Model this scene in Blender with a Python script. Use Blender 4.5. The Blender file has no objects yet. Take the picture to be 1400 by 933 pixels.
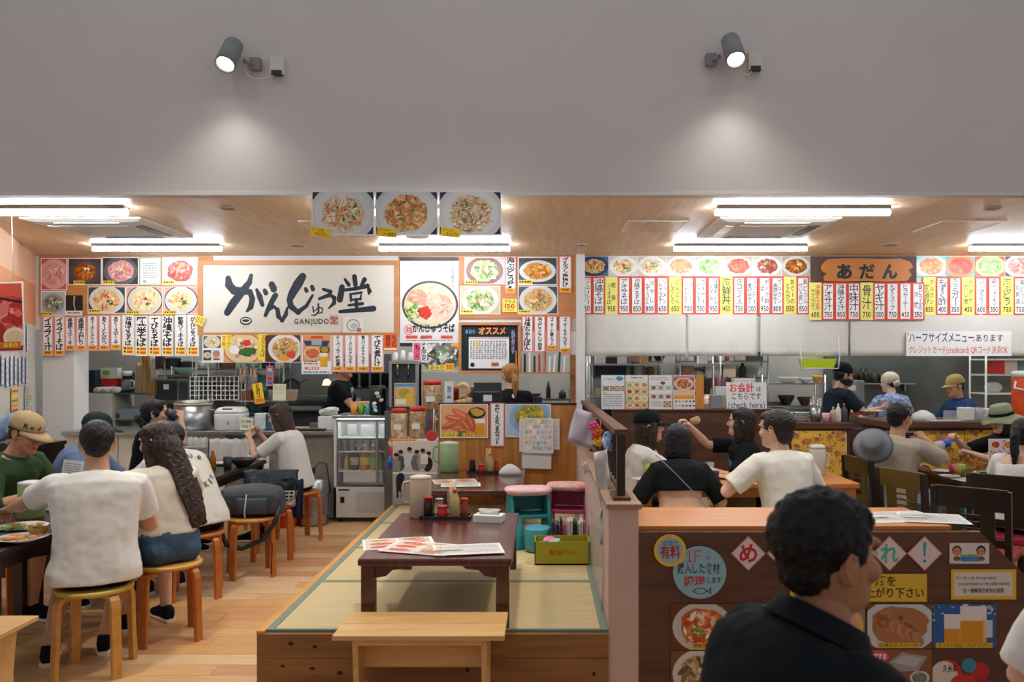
import bpy, bmesh, math, random
import numpy as np
from mathutils import Vector, Matrix, noise
V = Vector
R_ = math.radians
SC = bpy.context.scene
COL = SC.collection
# ------------------------------------------------------------------ camera, world, exposure
FPX, CX, CY, EYE = 1100.0, 740.0, 500.0, 1.6      # photo: focal length in pixels, principal point, eye height (m)
cam_d = bpy.data.cameras.new('camera'); cam = bpy.data.objects.new('camera', cam_d); COL.objects.link(cam)
cam.location = (0, 0, EYE); cam.rotation_euler = (math.pi/2, 0, 0)
cam_d.sensor_width = 36; cam_d.lens = 36*FPX/1400; cam_d.shift_x = -(CX-700)/1400; cam_d.shift_y = (CY-466.5)/1400
cam_d.dof.use_dof = True; cam_d.dof.focus_distance = 7.2; cam_d.dof.aperture_fstop = 4.0
cam_d.clip_start = .05
SC.camera = cam
W = bpy.data.worlds.new('hall_light'); SC.world = W; W.use_nodes = True
W.node_tree.nodes['Background'].inputs[0].default_value = (.93, .94, 1.0, 1)
W.node_tree.nodes['Background'].inputs[1].default_value = .40
vs = SC.view_settings
vs.view_transform = 'Standard'; vs.look = 'None'; vs.gamma = 1; vs.exposure = 0.0
try: vs.use_curve_mapping = False
except Exception: pass
LED_POWER, SPOT_POWER, ADDED_FLOOD_POWER = 74.0, 44.0, 260.0
# ------------------------------------------------------------------ helpers
def PX(x, Y): return (x-CX)*Y/FPX
def PZ(y, Y): return EYE+(CY-y)*Y/FPX
def lin(h):
    if not isinstance(h, str): return tuple(h)
    h = h.lstrip('#'); o = []
    for i in (0, 2, 4):
        c = int(h[i:i+2], 16)/255
        o.append(c/12.92 if c <= .04045 else ((c+.055)/1.055)**2.4)
    return tuple(o)
MATS = {}
def mat(name, col='#808080', rough=.5, metal=0., var=0., vs=8., vst=(1, 1, 1), bump=0., bs=60., bst=(1, 1, 1), col2=None, spec=.5, trans=0., alpha=1., emit=0., sss=0., coat=0., detail=4., aniso=0):
    if name in MATS: return MATS[name]
    m = bpy.data.materials.new(name); m.use_nodes = True; nt = m.node_tree; n = nt.nodes; l = nt.links
    b = n['Principled BSDF']; c = lin(col)
    b.inputs['Base Color'].default_value = (*c, 1); b.inputs['Roughness'].default_value = rough; b.inputs['Metallic'].default_value = metal
    b.inputs['Specular IOR Level'].default_value = spec; b.inputs['Transmission Weight'].default_value = trans; b.inputs['Alpha'].default_value = alpha
    if coat: b.inputs['Coat Weight'].default_value = coat; b.inputs['Coat Roughness'].default_value = .15
    if sss: b.inputs['Subsurface Weight'].default_value = sss; b.inputs['Subsurface Radius'].default_value = (.02, .008, .004); b.inputs['Subsurface Scale'].default_value = .4
    if emit:
        b.inputs['Emission Color'].default_value = (*c, 1); b.inputs['Emission Strength'].default_value = emit
    tc = n.new('ShaderNodeTexCoord')
    def tex(scale, st, det):
        mp = n.new('ShaderNodeMapping'); mp.inputs['Scale'].default_value = st; l.new(tc.outputs['Object'], mp.inputs[0])
        t = n.new('ShaderNodeTexNoise'); t.inputs['Scale'].default_value = scale; t.inputs['Detail'].default_value = det; l.new(mp.outputs[0], t.inputs[0]); return t
    if var or col2:
        t = tex(vs, vst, detail); r = n.new('ShaderNodeValToRGB')
        c2 = lin(col2) if col2 else tuple(min(1, v*(1+var)) for v in c); c1 = c if col2 else tuple(v*(1-var) for v in c)
        r.color_ramp.elements[0].position = .32; r.color_ramp.elements[1].position = .68
        r.color_ramp.elements[0].color = (*c1, 1); r.color_ramp.elements[1].color = (*c2, 1)
        l.new(t.outputs[0], r.inputs[0]); l.new(r.outputs[0], b.inputs['Base Color'])
    if bump:
        t = tex(bs, bst, 3); bp = n.new('ShaderNodeBump'); bp.inputs['Strength'].default_value = bump; bp.inputs['Distance'].default_value = .01
        l.new(t.outputs[0], bp.inputs['Height']); l.new(bp.outputs[0], b.inputs['Normal'])
    MATS[name] = m; return m
def printmat(name, rough=.4, coat=0.):
    m = mat(name, '#ffffff', rough, coat=coat, spec=.28); nt = m.node_tree
    a = nt.nodes.new('ShaderNodeVertexColor'); a.layer_name = 'Col'; nt.links.new(a.outputs[0], nt.nodes['Principled BSDF'].inputs['Base Color']); return m
LABELS = {}
def tag(o, label=None, cat=None, group=None, kind=None):
    if label:
        o['label'] = label; LABELS.setdefault(label, []).append(o.name)
    if cat: o['category'] = cat
    if group: o['group'] = group
    if kind: o['kind'] = kind
    return o
def empty(name, label, cat, loc=(0, 0, 0), rz=0, group=None):
    o = bpy.data.objects.new(name, None); o.empty_display_size = .05; COL.objects.link(o); o.location = loc; o.rotation_euler = (0, 0, rz)
    return tag(o, label, cat, group)
def copy_tree(o, parent=None):
    c = o.copy(); COL.objects.link(c); c.parent = parent
    for ch in list(o.children): copy_tree(ch, c)
    return c
def rotm(rx=0, ry=0, rz=0):
    return Matrix.Rotation(R_(rz), 4, 'Z') @ Matrix.Rotation(R_(ry), 4, 'Y') @ Matrix.Rotation(R_(rx), 4, 'X')
class MB:
    def __init__(s): s.v = []; s.f = []; s.m = []; s.s = []; s.X = None; s.mi = 0
    def _v(s, p):
        s.v.append(tuple(s.X @ V(p)) if s.X else tuple(p)); return len(s.v)-1
    def face(s, ids, sm=False): s.f.append(tuple(ids)); s.m.append(s.mi); s.s.append(sm)
    def poly(s, pts): s.face([s._v(p) for p in pts]); return s
    def box(s, c, d, rot=None):
        h = [x/2 for x in d]; ids = []
        for sx in (-1, 1):
            for sy in (-1, 1):
                for sz in (-1, 1):
                    p = V((sx*h[0], sy*h[1], sz*h[2]))
                    if rot: p = rot @ p
                    ids.append(s._v(p+V(c)))
        for q in ((0, 1, 3, 2), (4, 6, 7, 5), (0, 4, 5, 1), (2, 3, 7, 6), (0, 2, 6, 4), (1, 5, 7, 3)): s.face([ids[k] for k in q])
        return s
    def b2(s, a, b): return s.box([(a[i]+b[i])/2 for i in range(3)], [abs(b[i]-a[i]) for i in range(3)])
    def loft(s, rings, caps=True, sm=True, closed=True):
        I = [[s._v(p) for p in r] for r in rings]; n = len(I[0])
        for a, b in zip(I[:-1], I[1:]):
            for k in range(n if closed else n-1): s.face((a[k], a[(k+1) % n], b[(k+1) % n], b[k]), sm)
        if caps: s.face(I[0][::-1]); s.face(I[-1])
        return s
    def lathe(s, prof, c=(0, 0, 0), n=20, rot=None, sm=True, caps=True):
        rings = []
        for r, z in prof:
            ring = []
            for k in range(n):
                a = 2*math.pi*k/n; p = V((r*math.cos(a), r*math.sin(a), z))
                if rot: p = rot @ p
                ring.append(p+V(c))
            rings.append(ring)
        return s.loft(rings, caps, sm)
    def tube(s, pts, r, n=8, caps=True, flat=1.0):
        pts = [V(p) for p in pts]; N = len(pts)
        if not isinstance(r, (list, tuple)): r = [r]*N
        rings = []; up = None
        for i, p in enumerate(pts):
            t = (pts[min(i+1, N-1)]-pts[max(i-1, 0)])
            t = t.normalized() if t.length > 1e-9 else V((0, 0, 1))
            if up is None: up = V((0, 0, 1)) if abs(t.z) < .9 else V((0, 1, 0))
            x = t.cross(up); x.normalize(); y = x.cross(t); up = y
            a = r[i] if isinstance(r[i], (list, tuple)) else (r[i], r[i]*flat)
            rings.append([p+x*math.cos(2*math.pi*k/n)*a[0]+y*math.sin(2*math.pi*k/n)*a[1] for k in range(n)])
        return s.loft(rings, caps)
    def ell(s, c, r, nu=12, nv=8, rot=None):
        c = V(c); rings = []
        if not isinstance(r, (list, tuple)): r = (r, r, r)
        for j in range(1, nv):
            a = math.pi*j/nv; ring = []
            for k in range(nu):
                b = 2*math.pi*k/nu; p = V((r[0]*math.sin(a)*math.cos(b), r[1]*math.sin(a)*math.sin(b), -r[2]*math.cos(a)))
                if rot: p = rot @ p
                ring.append(c+p)
            rings.append(ring)
        bt = V((0, 0, -r[2])); tp = V((0, 0, r[2]))
        if rot: bt = rot @ bt; tp = rot @ tp
        I = [[s._v(p) for p in q] for q in rings]; ib = s._v(c+bt); it = s._v(c+tp)
        for a, b in zip(I[:-1], I[1:]):
            for k in range(nu): s.face((a[k], a[(k+1) % nu], b[(k+1) % nu], b[k]), True)
        for k in range(nu):
            s.face((ib, I[0][(k+1) % nu], I[0][k]), True); s.face((it, I[-1][k], I[-1][(k+1) % nu]), True)
        return s
    def prism(s, poly, a, b, ax='z'):
        def mk(p, h): return {'z': (p[0], p[1], h), 'y': (p[0], h, p[1]), 'x': (h, p[0], p[1])}[ax]
        A = [s._v(mk(p, a)) for p in poly]; B = [s._v(mk(p, b)) for p in poly]; n = len(poly)
        s.face(A[::-1]); s.face(B)
        for k in range(n): s.face((A[k], A[(k+1) % n], B[(k+1) % n], B[k]))
        return s
    def mesh(s, name):
        me = bpy.data.meshes.new(name); me.from_pydata(s.v, [], s.f)
        me.polygons.foreach_set('material_index', s.m); me.polygons.foreach_set('use_smooth', s.s)
        bm = bmesh.new(); bm.from_mesh(me); bmesh.ops.recalc_face_normals(bm, faces=bm.faces); bm.to_mesh(me); bm.free()
        return me
    def build(s, name, mats, parent=None, loc=None, rot=None, bevel=0, label=None, cat=None, group=None, kind=None, seg=2):
        me = s.mesh(name)
        for m in (mats if isinstance(mats, (list, tuple)) else [mats]): me.materials.append(m)
        o = bpy.data.objects.new(name, me); COL.objects.link(o); o.parent = parent
        if loc: o.location = loc
        if rot: o.rotation_euler = [R_(a) for a in rot]
        if bevel:
            b = o.modifiers.new('bevel', 'BEVEL'); b.width = bevel; b.segments = seg; b.limit_method = 'ANGLE'; b.angle_limit = R_(40)
        return tag(o, label, cat, group, kind)
def share(name, me, parent=None, loc=(0, 0, 0), rot=None, scale=None):
    o = bpy.data.objects.new(name, me); COL.objects.link(o); o.parent = parent; o.location = loc
    if rot: o.rotation_euler = [R_(a) for a in rot]
    if scale: o.scale = scale
    return o
def baked(mb, voxel, smooth=4, disp=0, dsize=.12, solid=0):
    """union of the builder's closed shapes as one continuous smooth surface"""
    me = mb.mesh('tmp'); o = bpy.data.objects.new('tmp', me); COL.objects.link(o)
    r = o.modifiers.new('r', 'REMESH'); r.mode = 'VOXEL'; r.voxel_size = voxel; r.use_smooth_shade = True
    if smooth:
        q = o.modifiers.new('s', 'SMOOTH'); q.iterations = smooth; q.factor = .5
    if disp:
        tx = bpy.data.textures.get('cl%g' % dsize)
        if not tx:
            tx = bpy.data.textures.new('cl%g' % dsize, 'CLOUDS'); tx.noise_scale = dsize; tx.noise_depth = 2
        d = o.modifiers.new('d', 'DISPLACE'); d.texture = tx; d.strength = disp; d.mid_level = .5; d.texture_coords = 'LOCAL'
    dg = bpy.context.evaluated_depsgraph_get(); m2 = bpy.data.meshes.new_from_object(o.evaluated_get(dg))
    bpy.data.objects.remove(o); bpy.data.meshes.remove(me)
    m2.polygons.foreach_set('use_smooth', [True]*len(m2.polygons))
    return m2
def joinmesh(name, meshes):
    bm = bmesh.new()
    for m in meshes: bm.from_mesh(m)
    me = bpy.data.meshes.new(name); bm.to_mesh(me); bm.free()
    for m in meshes: bpy.data.meshes.remove(m)
    return me
def obj(name, me, mats, parent=None):
    for m in (mats if isinstance(mats, (list, tuple)) else [mats]): me.materials.append(m)
    o = bpy.data.objects.new(name, me); COL.objects.link(o); o.parent = parent; return o
# ------------------------------------------------------------------ lettering and flat print
GL = {}
def glyph(ch, bold=0.):
    k = (ch, bold)
    if k in GL: return GL[k]
    cu = bpy.data.curves.new('g', 'FONT'); cu.body = ch; cu.resolution_u = 2; cu.offset = bold; cu.dimensions = '2D'; cu.fill_mode = 'FRONT'
    o = bpy.data.objects.new('g', cu); COL.objects.link(o); me = bpy.data.meshes.new_from_object(o)
    vv = [(v.co.x, v.co.y) for v in me.vertices]; ff = [tuple(p.vertices) for p in me.polygons]
    bpy.data.objects.remove(o); bpy.data.curves.remove(cu); bpy.data.meshes.remove(me)
    if vv: bb = (min(p[0] for p in vv), min(p[1] for p in vv), max(p[0] for p in vv), max(p[1] for p in vv))
    else: bb = (0, 0, .3, .3)
    GL[k] = (vv, ff, bb); return GL[k]
def clip(poly, r):
    def cut(pts, ins, inter):
        out = []
        for i, p in enumerate(pts):
            q = pts[i-1]
            if ins(p):
                if not ins(q): out.append(inter(q, p))
                out.append(p)
            elif ins(q): out.append(inter(q, p))
        return out
    for ax, lim, sg in ((0, r[0], 1), (0, r[2], -1), (1, r[1], 1), (1, r[3], -1)):
        if not poly: break
        poly = cut(poly, lambda p: (p[ax]-lim)*sg >= -1e-9, lambda q, p: tuple(q[i]+(p[i]-q[i])*((lim-q[ax])/((p[ax]-q[ax]) or 1e-9)) for i in (0, 1)))
    return poly
class Cv:
    """a flat print: coordinates in photo pixels, origin top left; built as a thin board with the print on its front"""
    def __init__(s, l, t, r, b, Y, bg='#f2f0ea', th=.003, outline=None):
        s.l, s.t, s.r, s.b, s.Y, s.th, s.bg = l, t, r, b, Y, th, bg; s.w = r-l; s.h = b-t; s.sh = []; s.clipr = (0, 0, s.w, s.h); s.outline = outline
    def add(s, pts, col):
        pts = clip(list(pts), s.clipr) if s.clipr else list(pts)
        if len(pts) > 2: s.sh.append((pts, [tuple(range(len(pts)))], lin(col)))
        return s
    def rect(s, x0, y0, x1, y1, col): return s.add([(x0, y0), (x1, y0), (x1, y1), (x0, y1)], col)
    def ell(s, cx, cy, rx, ry, col, n=20, jit=0, rnd=random, a0=0.):
        ca, sa = math.cos(a0), math.sin(a0); P = []
        for k in range(n):
            a = 2*math.pi*k/n; j = 1+(rnd.uniform(-jit, jit) if jit else 0); x, y = rx*j*math.cos(a), ry*j*math.sin(a)
            P.append((cx+x*ca-y*sa, cy+x*sa+y*ca))
        return s.add(P, col)
    def frame(s, w, col, x0=0, y0=0, x1=None, y1=None):
        x1 = s.w if x1 is None else x1; y1 = s.h if y1 is None else y1
        s.rect(x0, y0, x1, y0+w, col); s.rect(x0, y1-w, x1, y1, col); s.rect(x0, y0, x0+w, y1, col); s.rect(x1-w, y0, x1, y1, col); return s
    def stroke(s, pts, w, col):
        """a brush stroke: polyline with a width at each point"""
        n = len(pts); L, Rr = [], []
        for i, p in enumerate(pts):
            a = pts[max(i-1, 0)]; b = pts[min(i+1, n-1)]; dx, dy = b[0]-a[0], b[1]-a[1]; d = math.hypot(dx, dy) or 1
            ww = (w[i] if isinstance(w, (list, tuple)) else w)/2
            L.append((p[0]-dy/d*ww, p[1]+dx/d*ww)); Rr.append((p[0]+dy/d*ww, p[1]-dx/d*ww))
        vv = L+Rr; s.sh.append((vv, [(i, i+1, n+i+1, n+i) for i in range(n-1)], lin(col)))
        for i, p in enumerate(pts):
            ww = (w[i] if isinstance(w, (list, tuple)) else w)/2; s.ell(p[0], p[1], ww, ww, col, n=9)
        return s
    def glyphs(s, ch, cx, cy, sx, sy, col, bold=0., rot=0., shear=0., fit=False):
        """one character centred on a cell"""
        vv, ff, bb = glyph(ch, bold)
        if not ff: return
        if fit: mx, my = (bb[0]+bb[2])/2, (bb[1]+bb[3])/2; ux, uy = sx/max(bb[2]-bb[0], .05), sy/max(bb[3]-bb[1], .05)
        else: mx, my = ((bb[0]+bb[2])/2, .33); ux, uy = sx, sy
        ca, sa = math.cos(rot), math.sin(rot); P = []
        for x, y in vv:
            x = (x-mx)*ux; y = -(y-my)*uy; x += -y*shear
            P.append((cx+x*ca-y*sa, cy+x*sa+y*ca))
        s.sh.append((P, ff, lin(col)))
    def vtext(s, txt, x0, y0, x1, y1, col='#1a1a1c', bold=.012, fill=1.12):
        n = len(txt); cell = (y1-y0)/n; sx = min((x1-x0)*1.0, cell*1.25)
        for i, c in enumerate(txt):
            if c in ' 　': continue
            s.glyphs(c, (x0+x1)/2, y0+cell*(i+.5), sx*fill, min(cell*1.1, sx*1.3)*fill, col, bold, rot=math.pi/2 if c in 'ー-〜' else 0)
        return s
    def htext(s, txt, x0, y0, x1, y1, col='#1a1a1c', bold=.012, track=.06):
        ws = []
        for c in txt:
            bb = glyph(c, bold)[2]; ws.append(.3 if c == ' ' else (1.0 if ord(c) > 0x2e80 else bb[2]-bb[0]+track))
        k = (x1-x0)/sum(ws); x = x0; hh = (y1-y0)*1.15
        for c, w in zip(txt, ws):
            if c != ' ':
                bb = glyph(c, bold)[2]; s.glyphs(c, x+w*k/2, (y0+y1)/2, min(k, hh*1.6), hh, col, bold)
            x += w*k
        return s
    def build(s, name, label=None, cat=None, group=None, parent=None, m='print', yaw=0, loc=None, dz=0., tilt=0, lean=0):
        k = s.Y/FPX; vv = []; ff = []; cc = []
        if s.outline: P = [((x-s.w/2)*k, (s.h/2-y)*k) for x, y in s.outline]
        else: P = [(-s.w/2*k, -s.h/2*k), (s.w/2*k, -s.h/2*k), (s.w/2*k, s.h/2*k), (-s.w/2*k, s.h/2*k)]
        n = len(P); h = s.th/2; vv += [(x, -h, z) for x, z in P]+[(x, h, z) for x, z in P]
        bg = lin(s.bg); ff.append(tuple(range(n))); ff.append(tuple(range(2*n-1, n-1, -1))); cc += [bg, bg]
        for i in range(n): ff.append((i, i+n, (i+1) % n+n, (i+1) % n)); cc.append(bg)
        for q, (pts, fs, c) in enumerate(s.sh):
            o = len(vv); y = -h-.00002*(q+1); vv += [((x-s.w/2)*k, y, (s.h/2-yy)*k) for x, yy in pts]
            for f in fs: ff.append(tuple(i+o for i in f)); cc.append(c)
        me = bpy.data.meshes.new(name); me.from_pydata(vv, [], ff)
        at = me.color_attributes.new('Col', 'FLOAT_COLOR', 'CORNER'); data = []
        for f, c in zip(ff, cc): data += [c[0], c[1], c[2], 1.]*len(f)
        at.data.foreach_set('color', data); me.materials.append(MATS[m])
        o = bpy.data.objects.new(name, me); COL.objects.link(o); o.parent = parent
        if loc is None: loc = (PX((s.l+s.r)/2, s.Y), s.Y-s.th/2, PZ((s.t+s.b)/2, s.Y)+dz)
        o.location = loc; o.rotation_euler = (R_(lean), R_(tilt), R_(yaw)); return tag(o, label, cat, group)
printmat('print', .5); printmat('gloss', .3); printmat('matte', .8)
def jitc(c, rnd, a=.24):
    c = lin(c); k = 1+rnd.uniform(-a, a); return tuple(min(1, max(0, v*k)) for v in c)
FOOD = {
 'soba': ('#e8d9ae', ['#ead8a4', '#e2c98c', '#f0e2b8', '#d9bd7d', '#c99b73'], [('#d8b08c', 7, -.2, -.2, .3), ('#c8281e', 6, .05, -.15, .12), ('#3f7d36', 10, .25, .25, .2)]),
 'rib': ('#d9b98a', ['#b97a4c', '#c98f5e', '#d9a877', '#e8d09a'], [('#c8281e', 8, 0, -.3, .16), ('#2f6d3a', 10, .25, .2, .22)]),
 'katsu': ('#8a4a1c', ['#c47a2c', '#a85f20', '#d99a48', '#7e4318'], [('#e8e2c4', 12, .2, -.35, .3), ('#f0a030', 3, -.1, .45, .1)]),
 'meat': ('#d49a92', ['#dcaaa2', '#c8827c', '#e4c0b8', '#cc8f86'], [('#f2d8d0', 8, -.1, -.3, .3), ('#e8862e', 5, .4, -.2, .15)]),
 'beef': ('#b8483c', ['#c85a48', '#a83a30', '#d87868', '#e0a090'], [('#9cb45a', 8, .1, -.45, .25)]),
 'fish': ('#d08a30', ['#e09a38', '#c07a24', '#e8b458', '#a86018'], [('#f0ead8', 5, .35, .2, .15), ('#d83a24', 3, .4, .45, .08)]),
 'salad': ('#b9c48a', ['#6f9a48', '#a8c070', '#d8dcb0', '#4f7d38', '#e8e4c8'], [('#e07a4a', 8, 0, 0, .5)]),
 'noodle': ('#d2a86a', ['#d8b070', '#c4925a', '#e4c48c', '#b07c48'], [('#c83a2a', 8, .05, -.4, .15), ('#4a7a34', 12, 0, .1, .5)]),
 'tofu': ('#c98a54', ['#d89a5e', '#e2b078', '#c07c48', '#ecc48e'], [('#4f8a3c', 14, 0, -.1, .5)]),
 'somen': ('#dcc4a0', ['#e8d8bc', '#d8b48c', '#f0e6d2', '#c89a74'], [('#4a8238', 12, .05, -.2, .5), ('#3a6a34', 5, .3, .1, .4)]),
 'cham': ('#d8c8a4', ['#ece4cc', '#dcb48c', '#e8d4a8', '#d8966a'], [('#4f8a3c', 18, 0, 0, .6), ('#e08a3c', 14, 0, 0, .6)]),
 'red': ('#c8402c', ['#d8503a', '#e8734c', '#b83424'], [('#6a9a40', 8, -.2, .3, .4)]),
 'carrot': ('#e08a4c', ['#e89a5c', '#f0b47c', '#dc7c3c'], [('#7aa850', 4, 0, -.3, .4)]),
 'green': ('#8ab060', ['#9cc070', '#b8d490', '#6f9a4c', '#d0dcb0'], [('#d8c8a0', 6, 0, 0, .4)]),
 'tataki': ('#a84a3c', ['#b85a48', '#8c3a30', '#c87866'], [('#8ab85a', 8, 0, -.3, .3), ('#f0f0e4', 6, -.4, .2, .2)]),
 'lobster': ('#b8642c', ['#d8582c', '#e8874c', '#f0c8a0', '#b84020', '#e8dcc0'], [('#5a9a3c', 10, -.25, .25, .25)]),
 'sausage': ('#d8683c', ['#e0764a', '#c8582c', '#ea9468'], [('#3f7a34', 8, 0, .5, .2)]),
 'steak': ('#a8734c', ['#b8845c', '#94603c', '#c89a74', '#8a5232'], []),
 'shell': ('#b89c74', ['#8c7048', '#c8ac84', '#e0d0b0', '#6a5434'], [('#d8a03c', 6, .2, .3, .3)]),
 'squid': ('#7c7c70', ['#5a5c54', '#8f9084', '#c4c4b8', '#3c3e3a', '#e4e4dc'], [('#6a9a58', 8, 0, 0, .6)]),
 'goya': ('#b09a3c', ['#c4a838', '#8a9a3c', '#d8bc58', '#6f8234'], [('#e08a3c', 5, .2, .2, .3)]),
}
def food(cv, x0, y0, x1, y1, kind, bg='#5a3a28', plate='#e6e6e2', seed=0, rim=None, pr=.48, n=75, sq=.86, shift=(0, 0)):
    rnd = random.Random(seed+int(x0*7+y0)); old = cv.clipr; cv.clipr = (x0, y0, x1, y1)
    cv.rect(x0, y0, x1, y1, bg); w, h = x1-x0, y1-y0; cx, cy = (x0+x1)/2+shift[0]*w, (y0+y1)/2+shift[1]*h; rx = w*pr; ry = min(h*pr*1.15, rx*sq)
    if plate:
        if rim: cv.ell(cx, cy, rx*1.07, ry*1.07, rim, 28)
        cv.ell(cx, cy, rx, ry, plate, 28); cv.ell(cx, cy, rx*.86, ry*.86, jitc(plate, rnd, .07), 26)
    base, pal, gar = FOOD[kind]; fx, fy = rx*.76, ry*.74
    cv.ell(cx, cy, fx, fy, base, 24, .08, rnd)
    for i in range(n):
        a = rnd.uniform(0, 6.283); q = math.sqrt(rnd.random())*.86; sz = rnd.uniform(.05, .17)
        cv.ell(cx+fx*q*math.cos(a), cy+fy*q*math.sin(a), fx*sz*rnd.uniform(.8, 1.9), fx*sz*.7, jitc(rnd.choice(pal), rnd), 8, .25, rnd, rnd.uniform(0, 3.1))
    for c, k, dx, dy, sp in gar:
        for i in range(k):
            a = rnd.uniform(0, 6.283); q = math.sqrt(rnd.random())*sp
            cv.ell(cx+fx*(dx+q*math.cos(a)), cy+fy*(dy+q*math.sin(a)), fx*rnd.uniform(.05, .13), fx*rnd.uniform(.03, .08), jitc(c, rnd, .25), 7, .3, rnd, rnd.uniform(0, 3.1))
    cv.clipr = old
def dots(cv, x0, y0, x1, y1, rows, col, rnd=None, h=.45):
    """lines of small print"""
    rnd = rnd or random.Random(int(x0+y0)); st = (y1-y0)/rows
    for i in range(rows):
        x = x0
        while x < x1-.6:
            w = rnd.uniform(.8, 3.2); cv.rect(x, y0+i*st, min(x+w, x1), y0+i*st+st*h, col); x += w+rnd.uniform(.5, 1.2)
# ------------------------------------------------------------------ people
def skinmat(name, col): return mat(name, col, .55, var=.06, vs=14, sss=.12, spec=.35)
SKIN = {'a': skinmat('skin_light', '#e0b49a'), 'b': skinmat('skin_mid', '#cc9672'), 'c': skinmat('skin_tan', '#b07a58')}
LIP = mat('lips', '#b0605a', .45)
EYEW = mat('eye_white', '#d8d4cc', .3); EYED = mat('eye_dark', '#17110e', .2)
def hairmat(name, c, c2): return mat(name, c, .34, col2=c2, vs=5, vst=(14, 14, 1.3), bump=.9, bs=9, bst=(22, 22, 1.4), spec=.45)
HAIR = {'black': hairmat('hair_black', '#0b0a0b', '#191618'), 'brown': hairmat('hair_brown', '#2a1a12', '#4a2f20'), 'dark': hairmat('hair_dark_brown', '#17100d', '#2c1e17'),
        'blond': hairmat('hair_blond', '#8a5a2c', '#c08a4a'), 'grey': mat('hair_grey_black', '#070708', .5, col2='#1c1c1e', vs=5, vst=(20, 20, 2), bump=.9, bs=9, bst=(22, 22, 1.4), spec=.3), 'ombre': hairmat('hair_ombre', '#100b09', '#45291a')}
def cloth(name, col, var=.05, bump=.35, bs=3.2, rough=.85, **k): return mat(name, col, rough, var=var, vs=5, bump=bump, bs=bs, spec=.2, **k)
def ring(c, u, f, r, w, df, db, n=18, p=2.3):
    out = []
    for k in range(n):
        a = 2*math.pi*k/n; ca, sa = math.cos(a), math.sin(a)
        x = w*math.copysign(abs(ca)**(2/p), ca); y = (df if sa > 0 else db)*math.copysign(abs(sa)**(2/p), sa)
        out.append(c+r*x+f*y)
    return out
TORSO = [(-.17, .11, .085), (-.10, .15, .11), (0, .165, .118), (.16, .158, .112), (.36, .138, .10), (.56, .15, .108), (.74, .162, .115), (.86, .160, .105), (.94, .125, .082), (.99, .078, .062)]
HEADS = [(-.005, .020, .062, .020), (.008, .036, .088, .036), (.03, .050, .0945, .055), (.06, .060, .092, .068), (.085, .066, .0905, .080), (.108, .070, .086, .089), (.122, .0715, .084, .093), (.143, .073, .0925, .097), (.17, .072, .089, .097), (.195, .064, .073, .087), (.214, .046, .048, .064), (.225, .018, .016, .03)]
def ik(S, T, L1, L2, pole):
    d = T-S; L = d.length
    if L > (L1+L2)*.995: T = S+d*((L1+L2)*.995/L); d = T-S; L = d.length
    a = (L1*L1-L2*L2+L*L)/(2*L); h = math.sqrt(max(L1*L1-a*a, 0)); n = d.normalized(); q = V(pole)-n*n.dot(V(pole))
    q = q.normalized() if q.length > 1e-6 else V((0, 0, -1)); return S+n*a+q*h, T
def hand(mb, w, fwd, nrm, side, curl=35, s=1., spread=6, grip=None):
    """palm, four unequal fingers and a thumb; fwd along the fingers, nrm out of the back of the hand"""
    fwd = V(fwd).normalized(); nrm = V(nrm); nrm = (nrm-fwd*nrm.dot(fwd)).normalized(); lat = fwd.cross(nrm)*side   # lat points to the thumb side
    def sec(t, hw, th, bend=0): c = w+fwd*t*s-nrm*bend*s; return [c+lat*hw*s*math.copysign(abs(math.cos(a))**.7, math.cos(a))+nrm*th*s*math.copysign(abs(math.sin(a))**.8, math.sin(a)) for a in [2*math.pi*k/12 for k in range(12)]]
    mb.loft([sec(-.02, .023, .018), sec(.005, .027, .017), sec(.04, .037, .016), (sec(.075, .039, .014)), sec(.092, .034, .011)])
    ct = R_(curl)
    for i, (o, L) in enumerate(((.029, .070), (.010, .078), (-.009, .073), (-.027, .058))):
        p = w+fwd*.082*s+lat*o*s; ang = R_(8); pts = [p-fwd*.02*s]; rad = [.0098*s]; d0 = (fwd+lat*math.tan(R_(spread))*o/.03).normalized(); pts.append(p); rad.append(.0096*s)
        for j, fr in enumerate((.45, .32, .26)):
            ang += ct*(1 if j else .8)*(1+.08*i); d = d0*math.cos(ang)-nrm*math.sin(ang); p = p+d*L*fr*s; pts.append(p); rad.append((.0088, .008, .0066)[j]*s)
        mb.tube(pts, rad, 8); mb.ell(pts[-1], rad[-1]*.98, 8, 6)
    p = w+fwd*.022*s+lat*.026*s; d = (fwd*.62+lat*.66-nrm*.35).normalized(); d2 = (fwd*.86+lat*.1-nrm*.45).normalized(); q = p+d*.038*s; r = q+d2*.03*s
    e = r+(d2-nrm*.3).normalized()*.024*s; mb.tube([p-d*.012*s, p, q, r, e], [.014*s, .0145*s, .0115*s, .0098*s, .0078*s], 8); mb.ell(e, .0076*s, 8, 6)
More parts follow.
